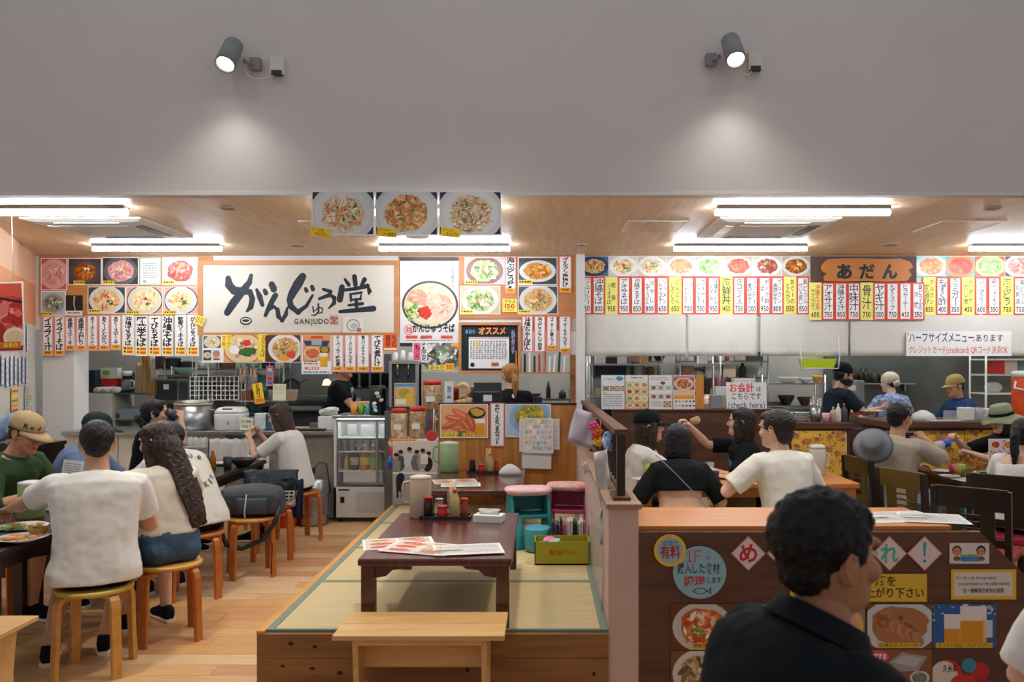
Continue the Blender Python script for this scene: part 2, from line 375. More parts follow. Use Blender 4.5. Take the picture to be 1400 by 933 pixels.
def person(label, X, Y, Z, yaw, hip=.50, s=1., lean=(4, 14), side=0, head=(0, 0, 0), arms=None, legs='sit', sex='m', skin='a', top=None, sleeve=.62, hem=-.14, bottom=None, blen=1.3, hair='short', hcol='black',
           shoe=None, hat=None, twist=0, fat=1., fine=1., neckopen=0, lower=True, hairfn=None, group=None, wr=.02, waist=.05, topt=None):
    f0 = V((0, 1, 0)); rt = V((1, 0, 0)); N = 24; L = .50*s; pts = [V((0, 0, hip))]
    angs = [lean[0]+(lean[1]-lean[0])*i/N for i in range(N+1)]; sl = math.tan(R_(side))
    for i in range(N):
        a = R_(angs[i]); pts.append(pts[-1]+V((sl*math.cos(a), math.sin(a), math.cos(a))).normalized()*L/N)
    def at(t):
        if t <= 0: i = 0; p = pts[0]+V((0, math.sin(R_(angs[0])), math.cos(R_(angs[0]))))*L*t
        elif t >= 1: p = pts[-1]+V((0, math.sin(R_(angs[-1])), math.cos(R_(angs[-1]))))*L*(t-1)
        else: q = t*N; i = int(q); p = pts[i].lerp(pts[i+1], q-i)
        a = R_(angs[min(N, max(0, int(t*N)))]); f = V((0, math.cos(a), -math.sin(a))); r = V((1, 0, 0))
        if twist: m = Matrix.Rotation(R_(twist)*max(0, min(1, t)), 3, V((0, math.sin(a), math.cos(a)))); f = m @ f; r = m @ r
        return p, V((0, math.sin(a), math.cos(a))), f, r
    sh = 1.1 if sex == 'm' else .98
    def torso(mb, t0, t1, inf, straight=0., bl=1., drop=0):
        rings = []; ts = [q for q in TORSO if t0 < q[0] < t1]
        def wd(t):
            for a, b in zip(TORSO[:-1], TORSO[1:]):
                if a[0] <= t <= b[0]: k = (t-a[0])/(b[0]-a[0]); return a[1]+(b[1]-a[1])*k, a[2]+(b[2]-a[2])*k
            return TORSO[0][1:] if t < TORSO[0][0] else TORSO[-1][1:]
        for t in sorted({t0, t1, *[q[0] for q in ts]}):
            p, u, f, r = at(t); w, d = wd(t); w *= s*(sh if t > .5 else 1.0)*fat; d *= s*fat
            if straight and t < .75: w = w+(max(w, .158*s*fat)-w)*straight; d = d+(max(d, .118*s*fat)-d)*straight
            i2 = inf+(.026*max(0, min(1, (.22-t)/.3)) +.010*max(0, min(1, (t-.7)/.15)) if straight else 0); rings.append(ring(p, u, f, r, w+i2, d+i2, d*.95+i2))
        mb.loft(rings)
    # skeleton
    pS, uS, fS, rS = at(.875); SH = {sd: pS+rS*(.155*sh*s*sd*fat**.5)-uS*.0 for sd in (-1, 1)}
    LA1, LA2 = .285*s, .25*s; A = {}
    arms = arms or {}
    for sd in (-1, 1):
        spec = arms.get(sd) or dict(h=(sd*.20, .28, hip+.12))
        T = V(spec['h']); E, T = ik(SH[sd], T, LA1, LA2, spec.get('pole', (sd*.6, -.35, -.7))); A[sd] = (SH[sd], E, T, spec)
    HP = {sd: V((sd*.088*s, 0.005, hip-.01)) for sd in (-1, 1)}; LG = {}
    for sd in (-1, 1):
        if legs == 'sit': K, F = V((sd*.12, .40*s, hip+.0)), V((sd*.13, .36*s, .085))
        elif legs == 'stand': K, F = V((sd*.085, .02, hip*.53)), V((sd*.09, -.01, .085))
        elif legs == 'cross': K, F = V((sd*.33*s, .24*s, .11)), V((-sd*.06, .30*s, .055))
        else: K, F = V(legs[sd][0]), V(legs[sd][1])
        LG[sd] = (HP[sd], K, F)
    body = MB(); torso(body, -.17, .99, 0)
    nb = at(.97)[0]; na = R_(angs[-1]*.75+4); nd = V((sl*.5, math.sin(na), math.cos(na))); hb = nb+nd*.058*s   # base of skull
    HM = Matrix.Translation(hb) @ Matrix.Rotation(R_(head[0]+twist), 4, 'Z') @ Matrix.Rotation(R_(-head[1]), 4, 'X') @ Matrix.Rotation(R_(head[2]), 4, 'Y') @ Matrix.Scale(s*(1.05 if sex == 'm' else 1.03), 4) @ Matrix.Translation((0, .012, -.005))
    def arm(mb, sd, a=0., b=1., inf=0., hang=0.):
        S, E, T, _ = A[sd]; st = [(S-V((sd*.03, 0, 0)), .054), (S, .055), (S.lerp(E, .35), .049), (S.lerp(E, .75), .042), (E, .039), (E.lerp(T, .3), .040), (E.lerp(T, .75), .030), (T, .0255)]
        k = .92 if sex == 'f' else 1.06
        P = [q[0] for q in st]; Rd = [q[1]*s*k for q in st]; mb.tube(P, Rd, 12)
    def sleevef(mb, sd, ln, inf, flare):
        S, E, T, _ = A[sd]; k = .92 if sex == 'f' else 1.06; P = []; Rd = []
        tot = [S-V((sd*.05*s, 0, 0)), S, S.lerp(E, .5), E, E.lerp(T, .5), T.lerp(E, .06)]; tt = [-.1, 0, .5, 1, 1.5, 1.94]; rr = [.055, .057, .049, .042, .038, .028]
        for i, (p, t) in enumerate(zip(tot, tt)):
            if t < ln: P.append(p); Rd.append(rr[i]*s*k+inf+flare*max(t, 0))
            else:
                t0 = tt[i-1]; q = (ln-t0)/(t-t0); P.append(tot[i-1].lerp(p, q)); Rd.append((rr[i-1]+(rr[i]-rr[i-1])*q)*s*k+inf+flare*ln); break
        mb.tube(P, [(r, r*1.0) for r in Rd], 14)
    for sd in (-1, 1): arm(body, sd)
    if lower:
        for sd in (-1, 1):
            H, K, F = LG[sd]; body.tube([H, H.lerp(K, .4), K.lerp(H, .1), K, K.lerp(F, .35), F.lerp(K, .15), F], [.088*s, .078*s, .060*s, .055*s, .055*s, .038*s, .036*s], 12)
    hm = MB(); hm.X = HM
    hm.loft([ring(V((0, 0, z)), None, V((0, 1, 0)), V((1, 0, 0)), w, yf, yb, 24, 2.15) for z, w, yf, yb in HEADS])
    hm.tube([(0, -.03, -.085), (0, -.022, -.02), (0, -.015, .05)], [.066*(1.06 if sex == 'm' else .88), .056*(1.06 if sex == 'm' else .88), .05], 14)
    hm.tube([(0, .084, .128), (0, .096, .108), (0, .108, .091)], [.0075, .0095, .0125], 8); hm.ell((0, .106, .088), (.012, .011, .010), 8, 6)
    for sd in (-1, 1):
        hm.ell((sd*.0115, .097, .084), (.008, .009, .0075), 8, 6); hm.ell((sd*.038, .066, .088), (.028, .024, .026), 10, 8); hm.ell((sd*.032, .082, .142), (.026, .012, .009), 8, 6)
        hm.ell((sd*.075, -.014, .106), (.009, .019, .031), 10, 8, rotm(-14, 0, -sd*18)); hm.ell((sd*.073, -.006, .085), (.008, .011, .013), 8, 6)
        hm.tube([(sd*.078, .000, .112), (sd*.083, -.004, .13), (sd*.086, -.018, .137), (sd*.086, -.030, .125), (sd*.083, -.030, .105), (sd*.078, -.018, .085), (sd*.076, -.006, .076)], [.003, .0042, .0045, .0045, .004, .004, .005], 6)
    hm.tube([(-.022, .083, .0585), (-.01, .0925, .060), (0, .0938, .0585), (.01, .0925, .060), (.022, .083, .0585)], [.003, .006, .006, .006, .003], 6)
    hm.tube([(-.019, .083, .054), (0, .0930, .0505), (.019, .083, .054)], [.003, .0075, .003], 6); hm.ell((0, .083, .022), (.022, .014, .016), 8, 6)
    mh = baked(hm, .0045*fine*s, 2); inv = HM.inverted(); mesh_parts = [baked(body, .0085, 5)]
    hh = MB(); 
    for sd in (-1, 1):
        S, E, T, sp = A[sd]; fw = V(sp['fwd']) if 'fwd' in sp else (T-E).normalized(); nr = V(sp.get('nrm', (0, .2, 1))); hand(hh, T-fw*.005, fw, nr, sp.get('ts', -sd), sp.get('curl', 30), s*(.98 if sex == 'm' else .9))
    mesh_parts.append(baked(hh, .0036, 1)); nface = sum(len(m.polygons) for m in mesh_parts); mesh_parts.append(mh)
    me = joinmesh('person', mesh_parts)
    idx = [0]*len(me.polygons)
    for p in me.polygons[nface:]:
        c = inv @ p.center
        if abs(c.x) < .0235 and .0435 < c.z < .0665 and c.y > .0845: idx[p.index] = 1
    me.polygons.foreach_set('material_index', idx)
    root = obj('person', me, [SKIN[skin], LIP]); root.location = (X, Y, Z); root.rotation_euler = (0, 0, R_(yaw)); tag(root, label, 'person', group)
    # eyes and brows
    for sd in (-1, 1):
        e = MB(); e.X = HM; b = MB(); b.X = HM
        e.mi = 0; e.ell((sd*.031, .0795, .1185), (.014, .008, .0062), 10, 6); e.mi = 1; e.ell((sd*.031, .0835, .1185), (.0065, .0055, .0058), 8, 6)
        e.tube([(sd*.046, .0815, .118), (sd*.031, .0885, .1255), (sd*.016, .0845, .118)], [.0014, .0018, .0012], 5)
        b.tube([(sd*.052, .0815, .1385), (sd*.034, .0935, .1445), (sd*.016, .0955, .139)], [(.002, .001), (.004, .002), (.0035, .002)], 6)
        e.build('eye', [EYEW, EYED], root); b.build('eyebrow', HAIR['black' if hcol in ('blond', 'grey') else hcol], root)
    # clothing
    if top:
        sm = MB(); torso(sm, hem, .985 if not topt else topt, .016 if sex == 'f' else .02, straight=.9)
        if sleeve:
            for sd in (-1, 1): sleevef(sm, sd, sleeve, .015, .016 if sleeve < 1.2 else .004)
        if not topt: p, u, f, r = at(.955); sm.loft([ring(p+u*k, u, f, r, w*s, w*.86*s, w*.86*s, 14, 2) for k, w in ((-.03, .105), (.012, .086), (.034, .076))])
        so = obj('shirt', baked(sm, .0085, 5, wr, .15), top, root)
    if bottom and lower:
        pm = MB(); torso(pm, -.17, waist, .022)
        for sd in (-1, 1):
            H, K, F = LG[sd]; P = [H, H.lerp(K, .5), K]; Rd = [.108*s, .096*s, .080*s]
            if blen < 1: P = [H, H.lerp(K, .5*blen), H.lerp(K, blen)]; Rd = [.108*s, .103*s, .098*s]
            else: P += [K.lerp(F, (blen-1)*.5), K.lerp(F, blen-1)]; Rd += [.078*s, .068*s]
            pm.ell(H-V((0, .03, .0)), (.095*s, .11*s, .10*s), 12, 8); pm.tube(P, Rd, 14)
        obj('trousers', baked(pm, .0095, 5, .018, .09), bottom, root)
    if shoe and lower:
        for sd in (-1, 1):
            H, K, F = LG[sd]; d = V((F.x*.12, 1, 0)).normalized(); x = V((d.y, -d.x, 0)); g = V((F.x, F.y, F.z-.085)); q = MB()
            q.loft([ring(g+d*y*s+V((0, 0, .012+h/2)), None, V((0, 0, 1)), x, w*s, h/2, h/2, 12, 2.6) for y, w, h in ((-.07, .022, .05), (-.05, .036, .085), (0, .038, .10), (.05, .042, .085), (.11, .048, .06), (.16, .044, .045), (.185, .025, .03))])
            q.mi = 1; q.loft([ring(g+d*y*s+V((0, 0, .010)), None, V((0, 0, 1)), x, w*s, .011, .011, 12, 4) for y, w in ((-.075, .026), (-.05, .040), (0, .040), (.06, .046), (.12, .051), (.17, .045), (.193, .025))])
            q.build('shoe', [shoe, MATS['sole']], root)
    # hair
    h = MB(); h.X = HM
    def drop(secs, n=18, p=2.2): h.loft([ring(V((cx, cy, z)), None, V((0, 1, 0)), V((1, 0, 0)), w, d, d, n, p) for z, cx, cy, w, d in secs])
    if hair in ('short', 'fg'):
        if hat: h.ell((0, -.022, .130), (.078, .093, .078), 20, 14)
        else: h.ell((0, -.020, .152), (.081, .099, .086), 20, 14); h.ell((0, .035, .192), (.064, .056, .038), 14, 10)
        h.ell((0, -.055, .105), (.064, .052, .062), 16, 10)
        for sd in (-1, 1): h.ell((sd*.068, .012, .138), (.012, .028, .030), 10, 8)
    elif hair in ('bob', 'long', 'pony', 'bun', 'ponylow'):
        h.ell(*(((0, -.02, .128), (.080, .094, .080)) if hat else ((0, -.018, .150), (.085, .102, .090))), 20, 14); h.ell((0, -.05, .10), (.070, .058, .075), 16, 10)
        for sd in (-1, 1):
            if not hat: h.ell((sd*.062, .018, .165), (.022, .055, .045), 12, 8, rotm(0, sd*12, 0))
            h.ell((sd*.074, .004, .125), (.014, .036, .05), 10, 8)
        if not hat: h.ell((0, .045, .195), (.055, .042, .032), 12, 8)
    if hair == 'bob': drop([(.19, 0, -.03, .080 if not hat else .06, .080 if not hat else .06), (.14, 0, -.028, .095, .088), (.08, 0, -.028, .101, .088), (.03, 0, -.026, .104, .086), (-.01, 0, -.022, .100, .078), (-.025, 0, -.02, .088, .066)])
    if hairfn: hairfn(h, HM)
    if hair: obj('hair', baked(h, .0055, 2,   .010 if hair != 'fg' else .016, .02), HAIR[hcol], root)
    if hat: hat(root, HM)
    return root, HM, at, A
def cap_hat(m, brim=.085, high=.0, back=0., mb_mat=None, wide=1.0, slouch=0):
    def fn(root, HM):
        q = MB(); q.X = HM
        rings = [ring(V((0, -.014-slouch*k*.0, z)), None, V((0, 1, 0)), V((1, 0, 0)), w, d, d, 24, 2) for k, (z, w, d) in enumerate(((.148, .087, .107), (.165, .088, .108), (.20, .083, .100), (.228+high, .064, .078), (.245+high, .035, .045), (.25+high, .008, .01)))]
        q.loft(rings); q.ell((0, -.014, .251+high), (.007, .007, .004), 8, 5); c = q.build('cap', m, root)
        if brim:
            b = MB(); b.X = HM; A, B = [], []
            for k in range(13):
                t = -1+2*k/12; a = t*R_(74); x = .086*math.sin(a); y = -.014+.106*math.cos(a); e = brim*(1-t*t)**.5; dz = -.022*t*t
                A.append((x, y, .152+dz*.3)); B.append((x*(1+.15*(1-t*t)), y+e, .142+dz-.012*(1-abs(t))))
            b.loft([A+A[::-1]][:0] or [A, B], caps=False, closed=False); o = b.build('brim', m, c)
            so = o.modifiers.new('s', 'SOLIDIFY'); so.thickness = .004
    return fn
def bucket_hat(m, band=None, r=.165):
    def fn(root, HM):
        q = MB(); q.X = HM; prof = [(.245, .055, .072), (.24, .072, .088), (.20, .083, .100), (.150, .090, .108)]
        rings = [ring(V((0, -.012, z)), None, V((0, 1, 0)), V((1, 0, 0)), w, d, d, 28, 2) for z, w, d in prof]
        br = [[(p[0]*k, p[1]*k, z+.012*math.sin(i*.9)) for i, p in enumerate(rings[-1])] for k, z in ((1.25, .138), (1.55, .118), (1.75, .108))]
        q.loft(rings, caps=False); q.loft([rings[-1]]+br, caps=False); q.face([q._v(p) for p in rings[0]][::-1]); o = q.build('hat', m, root)
        so = o.modifiers.new('s', 'SOLIDIFY'); so.thickness = .003
        if band:
            b = MB(); b.X = HM; b.loft([[(p[0]*1.015, p[1]*1.015, z) for p in rings[-1]] for z in (.152, .178)], caps=False); b.build('hat_band', band, o)
    return fn
# ------------------------------------------------------------------ materials of the place
M = {}
M['white'] = mat('painted_white', '#d9d6d0', .7); M['hallwall'] = mat('hall_wall_paint', '#d2cdcb', .82, var=.015, vs=2, bump=.02, bs=120)
M['ceil'] = mat('ceiling_wood', '#dcba90', .45, col2='#ecd0aa', vs=3.2, vst=(7, .5, 1), detail=6, spec=.4)
M['peach'] = mat('peach_paint', '#eec3a2', .7); M['orange'] = mat('orange_paint', '#e6a070', .7)
M['steel'] = mat('stainless_steel', '#a9acab', .32, metal=.95, var=.08, vs=3, bump=.03, bs=30, bst=(1, 1, 8)); M['dsteel'] = mat('dull_steel', '#6d7170', .42, metal=.85, var=.2, vs=2.5)
M['black'] = mat('black_plastic', '#15171a', .45); M['dark'] = mat('dark_grey', '#2b2f33', .5); M['chrome'] = mat('chrome', '#c8cacb', .15, metal=1)
M['wplastic'] = mat('white_plastic', '#dcdcd6', .35); M['cream'] = mat('cream_panel', '#cfc9b9', .6, var=.05, vs=3)
M['darkwood'] = mat('dark_table_wood', '#241713', .3, col2='#36221a', vs=4, vst=(8, 1, 1)); M['redwood'] = mat('red_brown_lacquer', '#4a1f18', .22, col2='#5c2a20', vs=4, vst=(10, .8, 1), coat=.5)
M['honey'] = mat('honey_wood', '#c58a3c', .35, col2='#d49c50', vs=3, vst=(8, 1, 8)); M['ostool'] = mat('orange_brown_wood', '#b0622a', .35, col2='#c0702f', vs=3, vst=(8, 1, 8)); M['ygreen'] = mat('yellow_seat', '#c8a848', .32)
M['bench'] = mat('pale_bench_wood', '#c99a5c', .42, col2='#d8ac70', vs=3, vst=(1.2, 10, 10)); M['brown'] = mat('brown_board', '#4e2f1b', .5, col2='#633f28', vs=3.5, vst=(.7, 6, 7))
M['panelwood'] = mat('orange_panel_wood', '#a5662a', .3, col2='#c8873c', vs=3, vst=(9, 1, .8), coat=.3, detail=6); M['shelfwood'] = mat('orange_shelf_wood', '#b8702e', .35, col2='#cc863e', vs=3, vst=(.8, 8, 8), coat=.15)
M['frameboard'] = mat('knotty_board', '#7e5228', .6, col2='#9c6c38', vs=3.5, vst=(.6, 4, 6), detail=6, bump=.1, bs=10, bst=(.6, 4, 6)); M['knot'] = mat('knot', '#2a160c', .7)
M['tatami'] = mat('tatami_straw', '#b8a272', .75, col2='#c9b488', vs=40, vst=(.06, 2.5, 1), bump=.25, bs=60, bst=(.05, 4, 1)); M['heri'] = mat('tatami_border', '#73806e', .8)
M['pinkwall'] = mat('pinkish_wall', '#c9aa9a', .7, var=.02); M['granite'] = mat('granite_cap', '#8a6a52', .45, col2='#a88a70', vs=90); M['fascia'] = mat('fascia_wood', '#b47440', .5, col2='#c68650', vs=3, vst=(.7, 5, 5))
M['tile'] = mat('kitchen_wall', '#a8a89e', .4, var=.12, vs=2); M['mirror'] = mat('kitchen_steel_wall', '#666a67', .4, metal=.7, var=.3, vs=1.6, detail=5); M['glass'] = mat('clear_glass', '#e8f0ee', .05, alpha=.07, spec=.6)
M['clearp'] = mat('clear_plastic', '#e4e8e8', .12, alpha=.22); M['floorb'] = mat('floor_base', '#a98058', .5, col2='#c09468', vs=2, vst=(1, 6, 1))
mat('sole', '#ddd8cc', .7)
ST = dict(kind='structure')
# ------------------------------------------------------------------ setting
YF = 8.5; YU = 5.39; ZC = 2.76                     # fascia depth, hall wall depth, shop ceiling height
fl = MB().b2((-9, -3, -.1), (7, 11, -.008)).build('floor', M['floorb'], **ST)
pm = [mat('plank_%s' % a, c1, .4, col2=c2, vs=4, vst=(1.0, 12, 1), detail=5, spec=.4) for a, c1, c2 in (('tan', '#c89a68', '#d6ab7a'), ('pale', '#d0aa7c', '#dcba90'), ('rose', '#bd875a', '#cb9668'), ('honey', '#c4915a', '#d2a36c'))]
rnd = random.Random(5); PW = .15; pmesh = {}
for L in (.45, .9, 1.2):
    for k in range(4):
        me = MB().b2((-L/2+.001, -PW/2+.001, -.008), (L/2-.001, PW/2-.001, 0)).mesh('plank'); me.materials.append(pm[k]); pmesh[L, k] = me
for i in range(34):
    y = 3.40+PW*(i+.5); x = -4.45-rnd.uniform(0, .8)
    while x < -1.36:
        L = rnd.choice((.9, .9, 1.2, .45))
        if x+L > -1.34: L2 = -1.34-x
        else: L2 = L
        if x+L2 > -4.4: share('plank', pmesh[L, rnd.choices(range(4), (4, 3, 2, 3))[0]], fl, (x+L2/2, y, 0), scale=(L2/L, 1, 1))
        x += L2
ce = MB().b2((-9, YU+.02, ZC), (7, 10.9, ZC+.1)).build('ceiling', M['ceil'], **ST)
MB().b2((-9, YU, ZC-.005), (9, YU+.16, 6.2)).build('wall_upper', M['hallwall'], **ST)
MB().b2((-9, YU-.008, ZC-.02), (9, YU+.02, ZC+.0)).build('trim_1', M['white'], **ST)
MB().b2((-9, 10.6, 0), (7, 10.75, ZC)).build('wall_back', M['tile'], **ST)
MB().b2((6.6, 5.6, 0), (6.75, 10.6, ZC)).build('wall_right', M['cream'], **ST)
# slanting wall at the far left: white below, an orange band, peach above
P0, P1 = V((-5.34, 8.5, 0)), V((-4.42, 6.5, 0)); dv = (P1-P0).normalized(); nv_ = V((-dv.y, dv.x, 0)); P1e = P1; nn = V((dv.y, -dv.x, 0))
if nn.x > 0: nn = -nn
wl = MB()
for k, (z0, z1) in enumerate(((0, 2.02), (2.02, 2.44), (2.44, ZC))):
    wl.mi = k; o = nn*.12; a, b = P0-dv*.0, P1e; wl.loft([[a+V((0, 0, z0)), b+V((0, 0, z0)), b+o+V((0, 0, z0)), a+o+V((0, 0, z0))], [a+V((0, 0, z1)), b+V((0, 0, z1)), b+o+V((0, 0, z1)), a+o+V((0, 0, z1))]], sm=False)
wl.build('wall_left', [M['white'], M['orange'], M['peach']], **ST)
MB().b2((-9, 6.5, 0), (-4.48, 6.62, ZC)).build('wall_left_end', M['peach'], **ST)
MB().b2((-6.4, 8.6, 0), (-6.25, 10.6, ZC)).build('wall_kitchen_left', M['white'], **ST)
# fascias over the two kitchens
MB().b2((-5.5, YF, 1.97), (.37, YF+.1, ZC)).build('wall_fascia_left', M['white'], **ST)
for l, t, r, b in ((55, 350, 291, 432), (545, 350, 787, 436)):
    MB().b2((PX(l, YF), YF-.014, PZ(b, YF)), (PX(r, YF), YF, PZ(t, YF)-.004)).build('trim_2', M['fascia'], **ST)
MB().b2((.46, YF, 2.13), (6.6, YF+.1, ZC)).build('wall_fascia_right', M['white'], **ST)
MB().b2((.365, YF-.12, 0), (.455, YF+.6, ZC)).build('wall_column', M['white'], **ST)
MB().b2((-5.28, YF+.02, 0), (-4.95, YF+.3, 1.97)).build('wall_kitchen_pier', M['white'], **ST)
# partition wall between the two tatami areas and the wood panel behind the first
MB().b2((.317, 3.79, 0), (.459, 7.24, .925)).build('wall_partition', M['pinkwall'], **ST)
MB().b2((.305, 3.77, .925), (.471, 7.24, .95)).build('trim_3', M['granite'], bevel=.004, **ST)
MB().b2((-1.33, 7.20, 0), (-.925, 7.62, .93)).build('wall_ledge', M['white'], **ST)
wp = MB().b2((-.925, 7.24, 0), (.317, 7.30, 1.245)).build('wall_panel', M['panelwood'], **ST)
MB().b2((-.93, 7.235, 1.245), (.32, 7.305, 1.262)).build('trim_4', M['black'], **ST)
# ------------------------------------------------------------------ tatami platform
PZt = .35
tp = empty('tatami_platform', 'low wooden platform laid with straw tatami mats at centre', 'platform', (-.51, 3.79, 0))
for i in range(4):
    y0 = 3.80+.86*i; a, b = -1.30, .315
    m = MB().b2((a+.034, y0+.018, PZt-.05), (b-.034, y0+.842, PZt)).build('tatami_mat', M['tatami'], tp, bevel=.004); m.matrix_parent_inverse = tp.matrix_world.inverted() if False else Matrix.Translation((.51, -3.79, 0))
    for q in (((a, y0, PZt-.05), (b, y0+.02, PZt+.002)), ((a, y0+.84, PZt-.05), (b, y0+.86, PZt+.002)), ((a, y0+.02, PZt-.05), (a+.035, y0+.84, PZt+.002)), ((b-.035, y0+.02, PZt-.05), (b, y0+.84, PZt+.002))):
        MB().b2(*q).build('mat_border', M['heri'], m)
def child(o, root):
    o.parent = root; o.matrix_parent_inverse = Matrix.Translation(-V(root.location)); return o
for i in range(3):
    z1 = PZt-.012-.113*i; q = MB().b2((-1.335, 3.775, max(z1-.111, 0)), (.316, 3.80, z1)); q.mi = 1
    for k in range(5):
        x = rnd.uniform(-1.28, .25); z = z1-rnd.uniform(.03, .09); q.ell((x, 3.7755, z), (rnd.uniform(.008, .016), .0025, rnd.uniform(.007, .012)), 10, 6)
    child(q.build('front_board', [M['frameboard'], M['knot']]), tp)
child(MB().b2((-1.338, 3.775, PZt-.012), (-1.30, 7.24, PZt+.004)).build('edge_rail', M['honey'], bevel=.003), tp)
child(MB().b2((-1.338, 3.80, 0), (-1.315, 7.24, PZt-.012)).build('side_board', M['frameboard']), tp)
child(MB().b2((-1.31, 3.81, 0), (.31, 7.23, PZt-.055)).build('base_box', M['frameboard']), tp)
# ------------------------------------------------------------------ ceiling lights, vents, speakers
LEDM = mat('led_tube', '#ecf4ff', .4, emit=LED_POWER)
bt = [('long white tube light nearest the left edge of the ceiling', -4.29, -3.02, 5.87), ('long white tube light above the left menu photos', -4.29, -3.06, 7.7), ('long white tube light behind the three hanging food photos', -1.55, -.30, 7.7),
      ('long white tube light hidden behind the three hanging photos', -1.55, -.30, 5.87), ('long white tube light beyond the right edge of the photo', 4.1, 5.4, 5.87),
      ('long white tube light in front of the right ceiling air unit', 1.27, 2.54, 5.87), ('long white tube light behind the right ceiling air unit', 1.27, 2.54, 7.7), ('long white tube light cut off by the right edge', 4.1, 5.4, 7.7)]
for lb, x0, x1, y in bt:
    t = empty('tube_light', lb, 'light', ((x0+x1)/2, y, ZC), group='ceiling tube lights'); L = x1-x0
    MB().b2((-L/2+.005, -.045, -.026), (L/2-.005, .045, 0)).build('housing', mat('lamp_housing', '#a4a4a2', .5), t, bevel=.003)
    MB().tube([(-L/2, 0, -.044), (L/2, 0, -.044)], .0205, 12).build('diffuser', LEDM, t)
for k, (x, y) in enumerate(((-3.6, 6.75), (1.87, 6.75))):
    t = empty('air_conditioner', 'square white ceiling air conditioner panel %s' % ('above the left tables' if k == 0 else 'above the right shop'), 'air conditioner', (x, y, ZC), group='ceiling air units')
    MB().loft([[(-a, -a, z), (a, -a, z), (a, a, z), (-a, a, z)] for a, z in ((.475, -.001), (.475, -.012), (.40, -.028))], sm=False).build('panel', mat('ac_white', '#f2f0ea', .6), t)
    MB().loft([[(-a, -a, z), (a, -a, z), (a, a, z), (-a, a, z)] for a, z in ((.27, -.0285), (.26, -.036))], sm=False).build('grille', mat('ac_grille', '#d2d0c8', .6), t)
    for q in range(4):
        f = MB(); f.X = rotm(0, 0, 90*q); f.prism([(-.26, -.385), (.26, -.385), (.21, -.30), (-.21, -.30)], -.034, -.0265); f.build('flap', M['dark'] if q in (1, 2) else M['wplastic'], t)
for lb, px, py, r in (('round ceiling speaker left of the hanging food photos', 407, 335, .085), ('round ceiling speaker behind the hanging photos', 571, 324, .10), ('round ceiling speaker above the carved wooden sign', 1217, 334, .085), ('small round downlight above the hanging photos side', 312, 284, .06), ('small round downlight near the upper right', 1357, 284, .06), ('pale round sensor on the ceiling near the column', 795, 334, .045)):
    Y = (ZC-EYE)*FPX/(500-py); t = empty('ceiling_disc', lb, 'ceiling fitting', (PX(px, Y), Y, ZC)); MB().lathe([(r, 0), (r, -.006), (r*.9, -.01)], n=24).build('rim', M['white'], t); MB().lathe([(r*.82, -.0095), (r*.8, -.013)], n=24).build('grille', mat('speaker_grille', '#a89880', .7), t)
for lb, a, b in (('square ceiling hatch left of the right air conditioner', 860, 940), ('square ceiling hatch at the right', 1290, 1375), ('square ceiling hatch behind the hanging photos', 408, 470)):
    y0, y1 = 1.16*FPX/198, 1.16*FPX/183; x0, x1 = PX(a, y0), PX(b, y0); t = empty('ceiling_hatch', lb, 'hatch', ((x0+x1)/2, (y0+y1)/2, ZC)); w, h = (x1-x0)/2, (y1-y0)/2
    MB().b2((-w, -h, -.004), (w, h, 0)).build('lid', M['ceil'], t)
    for q in (((-w-.008, -h-.008, -.006), (w+.008, -h, 0)), ((-w-.008, h, -.006), (w+.008, h+.008, 0)), ((-w-.008, -h, -.006), (-w, h, 0)), ((w, -h, -.006), (w+.008, h, 0))): MB().b2(*q).build('frame', M['wplastic'], t)
# ------------------------------------------------------------------ spotlights on the hall wall
def spot(px, py, sd, label):
    X, Z = PX(px, YU), PZ(py, YU); t = empty('spotlight', label, 'light', (X, YU, Z), group='hall wall spotlights')
    MB().b2((-.03+sd*.10, -.05, -.05), (.04+sd*.10, 0, .03)).build('bracket', mat('lamp_grey', '#84888b', .5), t, bevel=.004)
    ar = MB().tube([(sd*.10, -.03, -.02), (sd*.05, -.09, -.01)], .014, 8).build('arm', MATS['lamp_grey'], t)
    c, ax = V((-sd*.03, -.14, 0)), V((-.06 if sd > 0 else .05, -.56, -.83)).normalized(); rot = V((0, 0, 1)).rotation_difference(ax).to_matrix().to_4x4()
    h = MB(); h.X = Matrix.Translation(c) @ rot; h.lathe([(.05, -.13), (.06, -.125), (.062, -.09), (.058, -.086), (.062, -.082), (.066, .09), (.058, .09), (.05, .07)], n=28); h.build('lamp_body', MATS['lamp_grey'], t)
    g = MB(); g.X = Matrix.Translation(c) @ rot; g.lathe([(.052, .072), (.04, .082)], n=24); g.build('lens', mat('spot_lens', '#fff8ea', .3, emit=30), t)
    bx = .25 if sd > 0 else .20; MB().prism([(-.045, -.06), (.045, -.06), (.045, .06), (-.045, .06)], -.045, 0, 'y').build('junction_box', M['white'], t, loc=(bx, 0, -.02)); MB().b2((-.034, -.047, -.06), (.034, -.01, -.03)).build('box_opening', M['dark'], t, loc=(bx, 0, -.025))
    MB().tube([(.03+sd*.02, -.08, -.06), (.08, -.07, -.11), (.15, -.05, -.12), (bx-.03, -.03, -.09), (bx, -.025, -.06)], .005, 6).build('cable', M['white'], t)
    L = bpy.data.lights.new('spot_lamp', 'SPOT'); L.energy = SPOT_POWER; L.spot_size = R_(125); L.spot_blend = 1; L.shadow_soft_size = .05; L.color = (1, .95, .86); o = bpy.data.objects.new('spot_lamp', L); COL.objects.link(o); o.parent = t; o.location = c+ax*.095; o.rotation_euler = V((0, .36, .93)).to_track_quat('Z', 'Y').to_euler()
spot(330, 88, 1, 'grey wall spotlight with cable box at the upper left'); spot(990, 82, -1, 'grey wall spotlight with cable box at the upper right')
